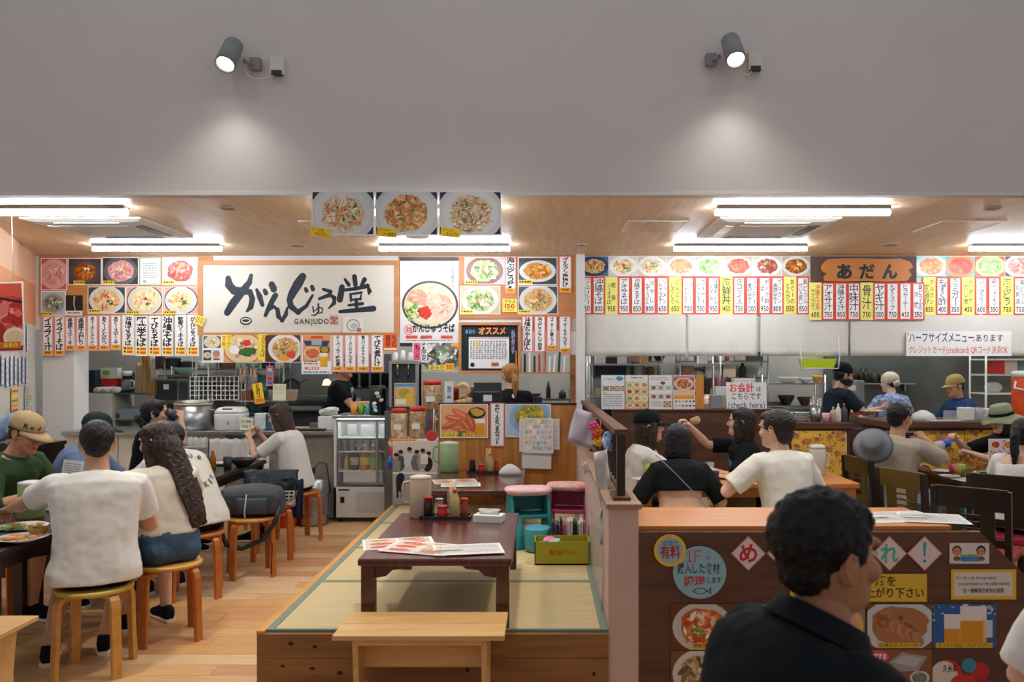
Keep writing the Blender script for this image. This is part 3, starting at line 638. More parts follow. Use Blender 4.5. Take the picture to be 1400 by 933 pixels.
# kitchen and dining lamps out of sight behind the fascias
KX = [-4.2, -2.2, -.3, 1.6, 3.4, 5.2]
for x, y in zip(KX, (9.5, 9.5, 9.5, 9.3, 9.3, 9.3)):
    t = empty('kitchen_light', 'white kitchen tube light behind the fascia, %s from the left' % ('first second third fourth fifth sixth'.split()[KX.index(x)]), 'light', (x, y, ZC), group='kitchen tube lights'); MB().b2((-.6, -.04, -.02), (.6, .04, 0)).build('housing', M['wplastic'], t); MB().tube([(-.6, 0, -.038), (.6, 0, -.038)], .02, 10).build('diffuser', LEDM, t)

# added warm fill floodlights, out of view above, that brighten the front area
for k, x in enumerate((-2.5, -.4, 1.7)):
    t = empty('added_floodlight', 'added fill floodlight on a wall arm, unseen above the picture, %s' % ('left', 'middle', 'right')[k], 'light', (x, YU, 4.95), group='added floodlights'); MB().tube([(0, 0, .06), (0, -1.2, .06)], .02, 8).build('arm', MATS['lamp_grey'], t); MB().lathe([(.11, -.02), (.11, .05), (.05, .08)], n=20).build('lamp_body', MATS['lamp_grey'], t, loc=(0, -1.2, 0)); MB().lathe([(.09, -.03), (.09, -.021)], n=20).build('lens', MATS['spot_lens'], t, loc=(0, -1.2, 0))
    L = bpy.data.lights.new('added_flood_lamp', 'SPOT'); L.energy = ADDED_FLOOD_POWER; L.spot_size = R_(66); L.spot_blend = .6; L.shadow_soft_size = .14; L.color = (1, .94, .85); o = bpy.data.objects.new('added_flood_lamp', L); COL.objects.link(o); o.parent = t; o.location = (0, -1.2, -.05)
# ------------------------------------------------------------------ signs, menu photos and menu strips
YS = YF-.016
def photo(l, t, r, b, kind, label, Y=YS, bg='#5a3a28', plate='#e2e2de', cap=None, capbg='#f2d84a', captxt=None, border=1.0, seed=0, name='menu_photo', m='gloss', **k):
    cv = Cv(l, t, r, b, Y, '#f4f2ee'); food(cv, border, border, cv.w-border, cv.h-border, kind, bg, plate, seed, **k)
    if cap:
        cv.rect(*cap, capbg); x0, y0, x1, y1 = cap
        if captxt: cv.htext(captxt, x0+.8, y0+.8, x1-.8, y1-.8, '#3a2a10', .004)
        else: dots(cv, x0+1, y0+1.2, x1-1, y1-1, 1, '#4a3a18', h=.7)
    return cv.build(name, label, 'poster', m=m)
G1 = 'menu photos of the left shop'
photo(56, 353, 92, 397, 'meat', 'menu photo of raw pink pork in the top left corner', bg='#c8605a', plate='#e2a8a4', seed=3, pr=.6, sq=1)
photo(93, 353, 139, 390, 'katsu', 'menu photo of sliced fried cutlet, top row left', bg='#4a3a34', plate='#4a4a50', cap=(8, 31, 23, 36.5), seed=1)
photo(140, 352, 190, 390, 'meat', 'menu photo of a pale pork steak on a dark plate', bg='#3a3c40', plate='#62666a', cap=(1, 32, 17, 37), seed=5)
cv = Cv(191, 352, 220, 390, YS, '#e8f0e6'); cv.frame(1.6, '#a8cdb4'); dots(cv, 5, 8, 24, 30, 7, '#8c9890'); cv.ell(7, 33, 3, 2.4, '#a8b8a8'); cv.build('notice', 'pale green bordered certificate between two menu photos', 'notice')
photo(222, 352, 271, 390, 'beef', 'menu photo of red ground beef on a grey plate', bg='#c4ccce', plate='#d4dadc', cap=(1, 32, 17, 37), seed=2)
photo(56, 398, 90, 432, 'squid', 'menu photo of dark sea snake soup above the first menu strips', bg='#b8c4c0', plate='#9aa09a', cap=(0, 29, 16, 34), seed=9)
cv = Cv(90, 404, 113, 432, YS-.006, '#22262a'); cv.rect(0, 21, 23, 28, '#e6e2d8'); cv.stroke([(12, 2), (11, 12), (13, 20)], [2, 1.2, 1.6], '#c8b070'); dots(cv, 3, 23, 20, 27, 1, '#6a6a66'); cv.build('notice', 'small black notice with white foot beside the soup photo', 'notice')
photo(120, 392, 172, 429, 'rib', 'bowl of pork rib noodles photo, left of three bowls', bg='#3c4a54', plate='#d8d2c2', rim='#2c3440', cap=(2, 31, 18, 36.5), seed=4)
photo(173, 392, 223, 430, 'soba', 'bowl of noodle soup photo, middle of three bowls', bg='#c8a486', plate='#d9d0ba', rim='#454a52', cap=(0, 33, 18, 38), seed=6)
photo(224, 392, 271, 430, 'soba', 'bowl of noodle soup photo, right of three bowls', bg='#e0a48a', plate='#ccd4d6', rim='#3c3a3c', cap=(0, 33, 17, 38), seed=8)
def strip(l, t, r, b, txt, border, bg='#f3f1ec', price=None, pcol='#f0b428', label=None, Y=YS-.004, tcol='#17171a', bw=1.6, bold=.02, stripes=0, sub=None, name='menu_strip', curl=0, group=None, dz=0):
    cv = Cv(l, t, r, b, Y, border, th=.002); w, h = cv.w, cv.h; cv.rect(bw, bw, w-bw, h-bw, bg); y1 = h-bw-1
    cols = txt.split('/')
    if stripes: cv.rect(bw, h-12, w-bw, h-bw, '#f6d23c'); [cv.rect(w*.38, h-12+k*4.8+1, w-bw-1, h-12+k*4.8+4, '#e0642c') for k in range(2)]; y1 = h-13; dots(cv, bw+1, h-11, w*.3, h-2, 2, '#3a3a30', h=.6)
    elif price is None and pcol: cv.rect(bw, h-7.5, w-bw, h-bw, pcol); dots(cv, bw+2, h-6, w-bw-2, h-3, 1, '#a03c18', h=.9); y1 = h-8
    elif price: y1 = h-13.5; cv.htext(price, bw+1, h-12, w-bw-1, h-bw-1, '#1c2024', .016)
    n = len(cols); cw = (w-2*bw-1)/n; tc = tcol.split('/') if '/' in tcol else [tcol]*n
    for i, c in enumerate(cols):
        x1_ = w-bw-.5-cw*i; small = c.startswith('('); sh = (0 if i == 0 else .12*h)
        cv.vtext(c, x1_-cw+.2, bw+1.2+sh, x1_-.2, y1, tc[i], bold if not small else .004)
    return cv.build(name, label, 'menu strip', group)
PK = '#e8a49a'
L1 = [('イラブー汁', 58, 73, 432, 487, 0), ('イラブーそば', 74, 89, 432, 487, 0), ('県産牛ステーキ', 89, 103, 433, 480, 0), ('県産牛の握り', 104, 118, 433, 480, 0), ('あぐーのにんにく焼', 119, 134, 431, 480, 0), ('あぐーとんかつ', 135, 150, 431, 480, 0), ('あぐーステーキ', 151, 166, 431, 479, 0),
      ('沖縄ざるそば', 167, 184, 431, 486, 1), ('野菜そば', 185, 202, 432, 487, 1), ('てびちそば', 203, 220, 432, 487, 1), ('沖縄そば', 221, 237, 432, 487, 1), ('軟骨ソーキそば', 239, 255, 431, 487, 1), ('がんじゅうそば', 256, 272, 431, 487, 1)]
ORD = 'first second third fourth fifth sixth seventh eighth ninth tenth eleventh twelfth thirteenth fourteenth fifteenth sixteenth seventeenth eighteenth'.split()
for (tx, l, r, t, b, st), od in zip(L1, ORD): strip(l, t, r, b, tx, PK if not st else '#e9e4da', stripes=st, label='menu strip reading %s, %s from the left under the left photos' % (tx, od), group='menu strips of the left shop', bold=.03)
# the big framed sign
sg = empty('shop_sign', 'large cream shop sign with brush lettering がんじゅう堂 in wooden frame', 'sign', (PX(409, YF), YF, PZ(407.5, YF)))
cv = Cv(276, 361, 543, 456, YS, '#d9d3c4', th=.012)
def Zc(p): return (240+p[0]*.22857-276, 330+p[1]*.2285-361)
INK = '#262f38'; BR = [
 ([(318, 222), (322, 262), (352, 296), (400, 300), (447, 305), (462, 345), (452, 395), (430, 420)], [30, 44, 46, 40, 34, 32, 30, 14]), ([(455, 205), (445, 245), (395, 310), (345, 375), (312, 428)], [20, 30, 42, 44, 36]), ([(488, 290), (505, 330), (522, 382)], [16, 30, 22]),
 ([(536, 295), (543, 312)], [22, 26]), ([(578, 260), (590, 288)], [34, 36]),
 ([(600, 325), (585, 350), (560, 400), (540, 445)], [30, 30, 26, 20]), ([(552, 420), (590, 392), (612, 410), (618, 450), (640, 474), (662, 440), (672, 395)], [10, 20, 24, 28, 26, 24, 10]),
 ([(762, 212), (735, 255), (700, 315), (684, 355), (694, 392), (735, 425), (785, 388), (822, 325)], [40, 50, 42, 34, 34, 32, 20, 14]), ([(780, 285), (786, 298)], [18, 22]), ([(818, 272), (824, 288)], [20, 24]),
 ([(824, 392), (828, 425)], [7, 8]), ([(836, 418), (858, 394), (880, 402), (878, 428), (850, 432)], [6, 8, 9, 8, 6]), ([(856, 375), (858, 420), (840, 442), (815, 444)], [9, 10, 9, 5]),
 ([(885, 288), (930, 303)], [16, 22]), ([(862, 345), (925, 322), (952, 340), (950, 372), (918, 403)], [16, 24, 24, 22, 8]),
 ([(1072, 212), (1078, 262)], [26, 24]), ([(1015, 228), (1038, 262)], [14, 22]), ([(1132, 230), (1112, 268)], [26, 16]), ([(998, 275), (985, 350)], [30, 34]), ([(995, 295), (1080, 285), (1150, 268), (1162, 300), (1158, 318)], [16, 20, 26, 24, 10]),
 ([(1048, 318), (1052, 356)], [14, 14]), ([(1048, 318), (1112, 308), (1108, 348)], [12, 16, 14]), ([(1052, 352), (1108, 346)], [12, 12]), ([(1038, 384), (1120, 374)], [14, 18]), ([(1082, 350), (1086, 412)], [18, 20]), ([(985, 422), (1080, 414), (1185, 404)], [18, 24, 32])]
for pts, w in BR: cv.stroke([Zc(p) for p in pts], [a*.2286*1.14 for a in w], INK)
x, y = Zc((423, 478)); cv.ell(x, y, 8.3, 5.6, '#20262c'); cv.ell(x, y-.3, 6.6, 3.6, '#e2ddd0', 16); cv.ell(x, y-.5, 5, 2, '#20262c', 14); cv.htext('がんじゅう', x-4, y+6, x+4.5, y+10, '#d88a3c', .01)
a, b = Zc((708, 462)), Zc((922, 500)); cv.htext('GANJUDO', a[0], a[1], b[0], b[1], '#2a2e30', .02, track=.16)
a, b = Zc((926, 446)), Zc((975, 497)); cv.rect(a[0], a[1], b[0], b[1], '#a84838'); cv.rect(a[0]+.7, a[1]+.7, b[0]-.7, b[1]-.7, '#e6ddd0'); cv.glyphs('堂', (a[0]+b[0])/2, (a[1]+b[1])/2, 9.5, 10, '#a84838', .03, fit=True)
child(cv.build('sign_face', m='print'), sg)
for l, t, r, b in ((272, 357, 547, 363), (272, 455, 547, 459), (272, 363, 279, 455), (540, 363, 547, 455)): child(MB().b2((PX(l, YF), YF-.04, PZ(b, YF)), (PX(r, YF), YF-.002, PZ(t, YF))).build('frame_bar', M['fascia'], bevel=.003), sg)
cv = Cv(469, 434, 497, 455, YS-.03, '#e4e0d6', th=.004); cv.ell(14, 11, 9, 8.5, '#a88c5a'); cv.ell(14, 11, 7.4, 7, '#e0e0de'); cv.ell(15, 12, 5, 4.4, '#b8babc'); cv.rect(19, 15, 25, 20, '#c06848'); cv.build('round_charm', 'round straw charm in a clear packet on the sign', 'charm')
cv = Cv(267, 432, 280, 445, YS-.03, '#e8cf5a', th=.002); dots(cv, 1, 3, 12, 11, 3, '#7a6a30'); cv.build('price_tag', 'yellow tag taped at the lower left corner of the sign', 'tag', tilt=20)
# row below the sign
cv = Cv(277, 457, 412, 496, YS-.02, '#f2f0ec'); food(cv, 1.5, 3, 25, 19, 'soba', '#6a4a3c', '#ccd4cc', 1, rim='#444444'); food(cv, 1.5, 22, 12, 36, 'rib', '#4a4440', '#d8d0c4', 2, n=16); food(cv, 14, 22, 24, 32, 'tofu', '#cac4bc', '#8c8478', 3, n=12); cv.rect(15, 33, 24, 35.5, '#c83c34')
food(cv, 29, 1.5, 82, 38, 'cham', '#e0a070', '#e8c890', 4, rim='#a8743c'); cv.ell(60, 12, 6, 4.6, '#d8402c', 12, .2); cv.ell(62, 24, 12, 6, '#3f6a34', 14, .25); cv.ell(44, 22, 7, 6, '#f0eeea', 12, .1)
food(cv, 86, 1.5, 134, 38, 'noodle', '#5a3428', '#e4e2dc', 5, shift=(.06, 0)); cv.ell(112, 33, 8, 4, '#e89a2c', 14); cv.ell(122, 28, 6, 5, '#d8442c', 12, .2); cv.build('menu_poster', 'long poster of two noodle dishes below the big sign', 'poster', m='gloss')
for l, t, r, b, tx, lb, tl in ((303, 458, 316, 477, 'スープ/マキ', 'yellow tag with red writing on the left noodle dish', 2), (353, 457, 366, 493, 'スタミナそば', 'tall yellow tag between the two noodle dishes', 1)):
    cv = Cv(l, t, r, b, YS-.026, '#f4d84c', th=.002); cs = tx.split('/'); [cv.vtext(c, cv.w-(i+1)*cv.w/len(cs)+.5, 1.5, cv.w-i*cv.w/len(cs)-.5, cv.h-(5 if len(cs) == 1 else 2), '#a8501c' if len(cs) > 1 else '#3a2c10', .01) for i, c in enumerate(cs)]; cv.build('price_tag', lb, 'tag', tilt=tl)
cv = Cv(412, 457, 454, 512, YS-.02, '#f0eee8'); cv.frame(1, '#b8c4cc'); cv.rect(2, 2, 40, 37, '#e6985a'); cv.add([(3, 9), (39, 9), (36, 16), (6, 16)], '#24406a'); cv.rect(13, 3, 30, 6, '#c84438'); cv.rect(14, 9, 28, 15, '#9cb4c8'); food(cv, 3, 18, 27, 35, 'sausage', '#e6985a', '#d8c8a8', 1, n=20); food(cv, 25, 16, 39, 27, 'goya', '#d88a4c', '#4a3024', 1, n=14)
cv.rect(26, 28, 36, 45, '#e2b030'); cv.rect(26, 26, 36, 30.5, '#f4f0e6'); dots(cv, 4, 37, 22, 43, 2, '#3c4450'); cv.htext('¥1,350', 4, 44.5, 25, 49.5, '#e0641c', .03); dots(cv, 3, 51, 39, 53.5, 1, '#4a7ab0', h=.8); cv.build('menu_poster', 'beer set poster priced ¥1,350 with sausages and a beer mug', 'poster', m='gloss')
for (tx, l, r), od in zip((('ナーベーラー味噌煮', 454, 470), ('ソーメンちゃんぷるー', 471, 487), ('青パパイヤちゃんぷるー', 488, 505), ('てびち煮付け', 507, 525)), ORD): strip(l, 457, r, 509, tx, PK, label='menu strip reading %s, %s of four below the big sign' % (tx, od), Y=YS-.02, group='menu strips of the left shop', bold=.03)
cv = Cv(524, 457, 543, 480, YS-.03, '#e6622c', th=.002); [cv.vtext(c, 11-i*8, 2, 18-i*8, 18, '#2a1410', .02) for i, c in enumerate(('天ぷら', '盛合せ'))]; cv.rect(1, 19, 18, 22, '#f4e4b0'); cv.build('price_tag', 'orange tag with black writing under the right corner of the sign', 'tag')
# tall noodle poster
cv = Cv(547, 352, 627, 474, YS-.006, '#eceae6'); cv.rect(0, 0, 80, 5, '#3a3e44'); cv.rect(0, 117, 80, 122, '#2c3438'); cv.ell(41, 65, 38.5, 33, '#4c4640', 36); cv.ell(41, 65, 35.5, 30, '#d9d2bf', 34); cv.ell(41, 64, 32, 27, '#e6d6b4', 30); rr = random.Random(3)
for i in range(60): a, q = rr.uniform(0, 6.28), math.sqrt(rr.random()); cv.ell(41+29*q*math.cos(a), 64+24*q*math.sin(a), rr.uniform(3, 7), 1.6, jitc(rr.choice(['#ecd9ae', '#e0c490', '#f2e6c8']), rr), 8, .2, rr, rr.uniform(0, 3))
for p, c in (([(8, 58), (14, 46), (30, 42), (38, 52), (36, 64), (22, 66)], '#e2a088'), ([(36, 58), (52, 46), (66, 58), (74, 70), (66, 86), (48, 84)], '#e8c0aa'), ([(52, 50), (66, 54), (72, 64), (58, 60)], '#d8a088'), ([(24, 70), (38, 66), (44, 78), (36, 86), (26, 80)], '#d8402e')): cv.add(p, c)
for i in range(46):
    x, y = rr.choice([(22, 54), (56, 66), (60, 74), (30, 58)]); cv.ell(x+rr.gauss(0, 7), y+rr.gauss(0, 5), rr.uniform(1, 4), rr.uniform(.6, 1.6), jitc(rr.choice(['#efd0c0', '#d89a80', '#e8b8a4', '#cf8a72', '#f4e2d6']), rr, .1), 8, .3, rr, rr.uniform(-.6, .6))
for i in range(22): cv.stroke([(26+rr.random()*15, 68+rr.random()*14), (28+rr.random()*15, 70+rr.random()*12)], 1., jitc('#c8382c', rr, .3))
for i in range(14): cv.ell(41+rr.gauss(-2, 8), 42+rr.gauss(0, 3), 3, .9, jitc('#e4d4ac', rr), 8, .2, rr, rr.uniform(0, 3))
for i in range(40): cv.ell(5+rr.gauss(12, 5), 70+rr.gauss(4, 6), 2.4, 1.8, jitc(rr.choice(['#6aa03c', '#8ab850', '#b8d070', '#4a7c30']), rr), 7, .2, rr)
cv.vtext('木灰沖縄生そば', 70, 12, 74, 42, '#3a3a3a', .005); cv.ell(12, 99, 7, 7, '#d8403c'); cv.ell(12, 99, 6.2, 6.2, '#eceae6'); cv.glyphs('麺', 12, 99, 9, 9, '#d8403c', .01, fit=True); cv.htext('がんじゅうそば', 17, 92, 75, 103, '#2a2420', .03)
for x in (8, 28, 56): cv.rect(x, 107, x+16, 111, '#d8504a')
dots(cv, 8, 113, 72, 116, 1, '#8a8680'); cv.build('menu_poster', 'tall poster of a noodle bowl lettered がんじゅうそば', 'poster', m='gloss')
cv = Cv(564, 467, 584, 496, YS-.03, '#eceae4', th=.002); cv.rect(1.5, 2, 11, 26, '#e85a78'); cv.vtext('もずく', 3, 5, 10, 23, '#3a1420', .02); cv.vtext('丼限定', 12.5, 2, 18.5, 27, '#26262a', .02); cv.build('price_tag', 'pink and white tag under the tall noodle poster', 'tag')
cv = Cv(575, 468, 630, 508, YS-.024, '#f0eee8'); food(cv, 1, 1, 54, 39, 'squid', '#bcb8a8', None, 2, n=90, pr=.7); cv.rect(11, 31, 34, 38, '#ecd860'); cv.htext('あら汁', 13, 32, 33, 37.5, '#3a3018', .01); cv.rect(34, 29, 46, 39, '#f4c430'); cv.htext('900', 35, 30, 45, 38, '#c83020', .03); cv.rect(42, 2, 53, 6, '#f0b030'); cv.build('menu_photo', 'photo of dark clam soup with a yellow 900 tag', 'poster', m='gloss')
# right hand group of the left shop
photo(635, 352, 690, 389, 'salad', 'menu photo of sea grapes and red rice, top row', bg='#c2c8c8', plate='#8c5a52', cap=(1, 32, 18, 37), seed=7)
photo(708, 352, 762, 390, 'fish', 'menu photo of a whole fried fish on a white plate', bg='#3f4a4a', plate='#dcdedc', cap=(1, 31, 20, 37), seed=3, sq=.6)
photo(629, 391, 684, 430, 'salad', 'menu photo of a green vegetable stir fry', bg='#c8b890', plate='#e0ddd2', cap=(1, 33, 18, 38), seed=12)
photo(708, 391, 763, 430, 'noodle', 'menu photo of fried noodles topped with red ginger', bg='#4a4c54', plate='#dcd8d0', cap=(1, 33, 18, 38), seed=13)
cv = Cv(687, 409, 707, 427, YS-.004, '#f4dc5a', th=.002); cv.htext('プラス', 2, 1.5, 18, 6.5, '#3a3010', .02); cv.htext('150', 3, 6.5, 17, 13.5, '#c83828', .03); dots(cv, 3, 14.5, 17, 17, 1, '#8a7a30'); cv.build('price_tag', 'yellow tag reading プラス150 between two photos', 'tag')
for (tx, l, r, t, b, pr), od in zip((('海ぶどう丼', 690, 706, 350, 402, 0), ('グルクン唐揚げ', 764, 782, 350, 401, 0), ('沖縄ちゃんぽん', 713, 729, 432, 482, 1), ('海ぶどうとアロエ刺身', 730, 746, 432, 482, 1), ('ゴーヤーと島とうふ', 747, 762, 432, 480, 0), ('ゴーヤーちゃんぷるー', 764, 781, 432, 484, 0)), ('upper left', 'upper right', 'lower row first', 'lower row second', 'lower row third', 'lower row fourth')): strip(l, t, r, b, tx, '#e47a68', label='menu strip reading %s, %s beside the orange board photos' % (tx, od), pcol=None if pr else '#f0b428', group='menu strips of the left shop', Y=YS-.008, bold=.03)
# blackboard of specials
bb = empty('blackboard', 'wood framed blackboard lettered オススメ with a pinned paper', 'blackboard', (PX(669, 8.42), 8.42, PZ(508, 8.42)))
cv = Cv(630, 444, 709, 508, 8.44, '#1f2a2c', th=.012); cv.htext('本日の', 6, 7, 20, 13, '#8ab0d8', .01); cv.htext('オススメ', 24, 4, 62, 14, '#f0c860', .03); cv.htext('オススメ', 23.4, 3.4, 61.4, 13.4, '#e8563c', .015); cv.vtext('お酒も有ります', 68, 8, 75, 40, '#b8a8d8', .005)
cv.rect(11, 17, 66, 60, '#eceae4'); cv.rect(11, 17, 66, 20, '#c8b4b0')
for i in range(13): dots(cv, 13+i*3.9, 22, 16+i*3.9, 48, 10, '#8a8c90', h=.7)
cv.rect(13+7.8, 21, 16+7.8, 32, '#e8b858'); cv.ell(16, 55, 3, 3, '#2c2c2c'); cv.rect(42, 52, 52, 57, '#a86a3c'); child(cv.build('board_face', m='matte'), bb)
for l, t, r, b in ((627, 441, 712, 445), (627, 507, 712, 511), (627, 445, 631, 507), (708, 445, 712, 507)): child(MB().b2((PX(l, 8.42), 8.405, PZ(b, 8.42)), (PX(r, 8.42), 8.45, PZ(t, 8.42))).build('frame_bar', M['fascia'], bevel=.002), bb)
# hanging food photos on the hall wall
for i, (l, r, kd, tx, lb) in enumerate(((426, 512, 'cham', 'トーフちゃんプルー', 'hanging photo of tofu stir fry, leftmost of three'), (513, 599, 'tofu', 'ナーベーラー味噌汁', 'hanging photo of braised tofu cubes, middle of three'), (600, 686, 'somen', 'ソーメンちゃんプルー', 'hanging photo of fried noodles, rightmost of three'))):
    cv = Cv(l, 262, r, 322, YU-.03, '#f2f1ee'); cv.clipr = (1.5, 1, 84.5, 58.5); cv.rect(0, 0, 86, 60, '#2c3448'); cv.ell(43, 30, 46, 40, '#c9ced2', 40); cv.ell(43, 29, 39, 33, '#d4d8da', 40); rr = random.Random(i+2); base, pal, gar = FOOD[kd]; cv.ell(43, 30, 29, 25, base, 24, .08, rr)
    for q in range(150):
        a, d = rr.uniform(0, 6.28), math.sqrt(rr.random())*.95; x, y = 43+29*d*math.cos(a), 30+25*d*math.sin(a); c = jitc(rr.choice(pal), rr, .2)
        if kd == 'tofu': z = rr.uniform(2, 5); th = rr.uniform(-.3, .3); cv.add([(x+z*math.cos(th+k*1.571), y+z*.9*math.sin(th+k*1.571)) for k in range(4)], c)
        elif kd == 'somen': t = rr.uniform(0, 3.14); u = rr.uniform(4, 9); cv.stroke([(x-u*math.cos(t), y-u*math.sin(t)*.8), (x, y+rr.uniform(-2, 2)), (x+u*math.cos(t), y+u*.8*math.sin(t))], .8, c) if q < 70 else cv.ell(x, y, rr.uniform(1, 3), rr.uniform(1, 2), c, 7, .3, rr)
        else: cv.ell(x, y, rr.uniform(1, 5), rr.uniform(.8, 2.2), c, 8, .3, rr, rr.uniform(0, 3.1))
    for q in range(26): a, d = rr.uniform(0, 6.28), math.sqrt(rr.random())*.8; cv.ell(43+29*d*math.cos(a), (26 if kd != 'tofu' else 22)+22*d*math.sin(a), rr.uniform(.8, 3.2), rr.uniform(.6, 1.4), jitc('#3f7434', rr, .3), 7, .3, rr, rr.uniform(0, 3))
    if kd == 'cham': cv.add([(36, 3), (47, 2), (49, 20), (37, 22)], '#e8dcc8'); cv.add([(20, 33), (32, 28), (33, 42), (22, 42)], '#efe4d0'); [cv.stroke([(rr.uniform(14, 60), rr.uniform(8, 45)), (rr.uniform(20, 66), rr.uniform(10, 48))], 1.1, '#e0823c') for q in range(7)]
    o = cv.build('hanging_photo', lb, 'poster', 'hanging food photos', m='print')
    c2 = Cv(l+(-2 if i == 0 else 3), 312, l+(26 if i == 0 else 29), 324, YU-.036, '#f0c828', th=.002); h = tx[:4]; c2.htext(tx[:4], 2, 1.2, 18, 5.6, '#3a2a08', .015); c2.htext(tx[4:], 7, 6, 26, 10.6, '#3a2a08', .015); t2 = c2.build('caption_tag', tilt=12 if i == 0 else 6); t2.parent = o; t2.location = V(t2.location)-V(o.location)
# ------------------------------------------------------------------ right shop
ph = [('noodle', '#4a6a9a', '#2c3c5c'), ('soba', '#d8d0cc', '#eceae6'), ('cham', '#c8b8a0', '#e6e2da'), ('carrot', '#c8bcb4', '#e4e0da'), ('green', '#c0c4a8', '#e8e8e0'), ('red', '#b8b0a0', '#cdd8b4'), ('tataki', '#c8c0b0', '#e4e4de'), ('katsu', '#b8a890', '#d8d4c8')]
nm = ['fried noodles in a dark bowl', 'noodle soup in a ringed bowl', 'bean sprout stir fry', 'shredded carrot', 'green salad', 'tomato salad', 'seared beef slices', 'fried cutlet']
for i, (k, bg, pl) in enumerate(ph): photo(793+i*39.4, 350.5, 793+(i+1)*39.4-.4, 378, k, 'right shop photo of %s, number %s from the column' % (nm[i], ('one two three four five six seven eight'.split())[i]), bg=bg, plate=pl, border=.3, seed=20+i, pr=.5, sq=.7)
for i, (k, bg, pl, a, b, lb) in enumerate((('carrot', '#9ac4cc', '#d0dcdc', 1253, 1293, 'orange fish on pale blue ice'), ('red', '#8ab0a0', '#e08a50', 1294, 1333, 'orange seafood plate'), ('green', '#c8504a', '#b8c88a', 1334, 1373, 'green leaves on a red ground'), ('meat', '#5a4a3c', '#e2ddd0', 1374, 1414, 'pale sashimi slices'))): photo(a, 350.5, b, 378, k, 'right shop photo of %s, right of the carved sign' % lb, bg=bg, plate=pl, border=.3, seed=40+i, pr=.55, sq=.7)
ss = empty('carved_sign', 'carved wooden plank sign lettered あだん on a dark board', 'sign', (PX(1180, YF), YF, PZ(386, YF)))
child(MB().b2((PX(1108, YF), YF-.012, PZ(387, YF)), (PX(1252, YF), YF-.001, PZ(350.5, YF))).build('back_board', mat('sign_back', '#5a4238', .7, var=.15, vs=4)), ss)
pl = [(1121, 367), (1124, 360), (1131, 355), (1150, 354), (1180, 354), (1210, 355), (1230, 354), (1243, 359), (1247, 366), (1240, 370), (1245, 376), (1238, 385), (1210, 386), (1180, 384.5), (1150, 386), (1126, 385), (1125, 378), (1130, 375), (1124, 372)]
cv = Cv(1121, 354, 1247, 386, YS, '#c07a3c', th=.03, outline=[(x-1121, y-354) for x, y in pl]); cv.clipr = None
for i in range(9): yy = 3+i*3; cv.stroke([(14, yy+1), (45, yy-1), (80, yy+.6), (112, yy-.4)], [.5, 1, .9, .4], jitc('#b06c30', random.Random(i), .12))
for i, c in enumerate('あだん'): cv.glyphs(c, 32+i*31, 18, 21, 21, '#23282c', .045, fit=True)
child(cv.build('carved_plank', m='print'), ss)
RD = '#e2553f'; S2 = [('ジューシー/(沖縄風炊込)', '350', 0), ('沖縄そば', '800', 0), ('軟骨/ソーキそば', '950', 1), ('アオサそば', '950', 0), ('沖縄ざるそば', '850', 0), ('冷やし/もずくうどん', '800', 0), ('ソーメン/ちゃんぷるー', '650', 0), ('にんじん/しりしり', '650', 1), ('フー/ちゃんぷるー', '700', 0), ('ゴーヤー/ちゃんぷるー', '700', 0), ('沖縄天ぷら/(もずく魚)', '950', 0), ('海鮮丼', '1450', 1), ('タコライス', '750', 0), ('ラフテー/煮付定食', '1200', 0), ('ポーク卵/定食', '950', 0), ('グルクン/唐揚定食', '1100', 0), ('あぐーの/とんかつ', '1350', 1), ('島どうふ/せいろ蒸し', '850', 0)]
for i, (tx, pr, y) in enumerate(S2): l = 792.5+i*17.45; strip(l, 378.5, l+17, 430, tx, RD if not y else '#f0e87c', '#f3f1ee' if not y else '#f0e87c', pr, label='%s menu strip reading %s %s, %s from the white column' % ('yellow' if y else 'red bordered', tx.replace('/', ' ').replace('(', '').replace(')', ''), pr, ORD[i]), bold=.008, group='menu strips of the right shop', bw=2, tcol='#2a2e34', Y=YS-.001*(i % 2))
for i, (tx, pr, y) in enumerate([('沖縄そば丼/チャンプルー', '600', 1), ('アオサ汁', '750', 0), ('沖縄みそ汁', '850', 0), ('中味汁', '750', 0), ('骨汁', '750', 1), ('ヤギ汁', '1300', 0), ('もずくスープ', '750', 0), ('ヒラヤーチー', '450', 0), ('島どうふの/冷奴', '350', 0)]): l = 1106+i*17.6; strip(l, 386.5, l+17.1, 438, tx, RD if not y else '#f0e87c', '#f3f1ee' if not y else '#f0e87c', pr, label='%s menu strip reading %s %s, %s below the carved sign' % ('yellow' if y else 'red bordered', tx.replace('/', ' '), pr, ORD[i]), bold=.008, group='menu strips of the right shop', bw=2, tcol='#2a2e34' if i else '#d8482c/#2c4a34', Y=YS-.018)
for i, (tx, pr, y) in enumerate([('グルクン/から揚げ', '850', 1), ('もずく酢', '400', 0), ('ミミガー', '350', 0), ('アオサ/だし巻', '450', 1), ('ジーマミー', '600', 0), ('島らっきょう', '350', 0), ('海ぶどう', '750', 1), ('島どうふ/お刺身', '750', 0)]): l = 1262+i*17.7; strip(l, 379, l+17.2, 431, tx, RD if not y else '#f0e87c', '#f3f1ee' if not y else '#f0e87c', pr, label='%s menu strip reading %s %s, %s right of the carved sign' % ('yellow' if y else 'red bordered', tx.replace('/', ' '), pr, ORD[i]), bold=.008, group='menu strips of the right shop', bw=2, tcol='#2a2e34', Y=YS)
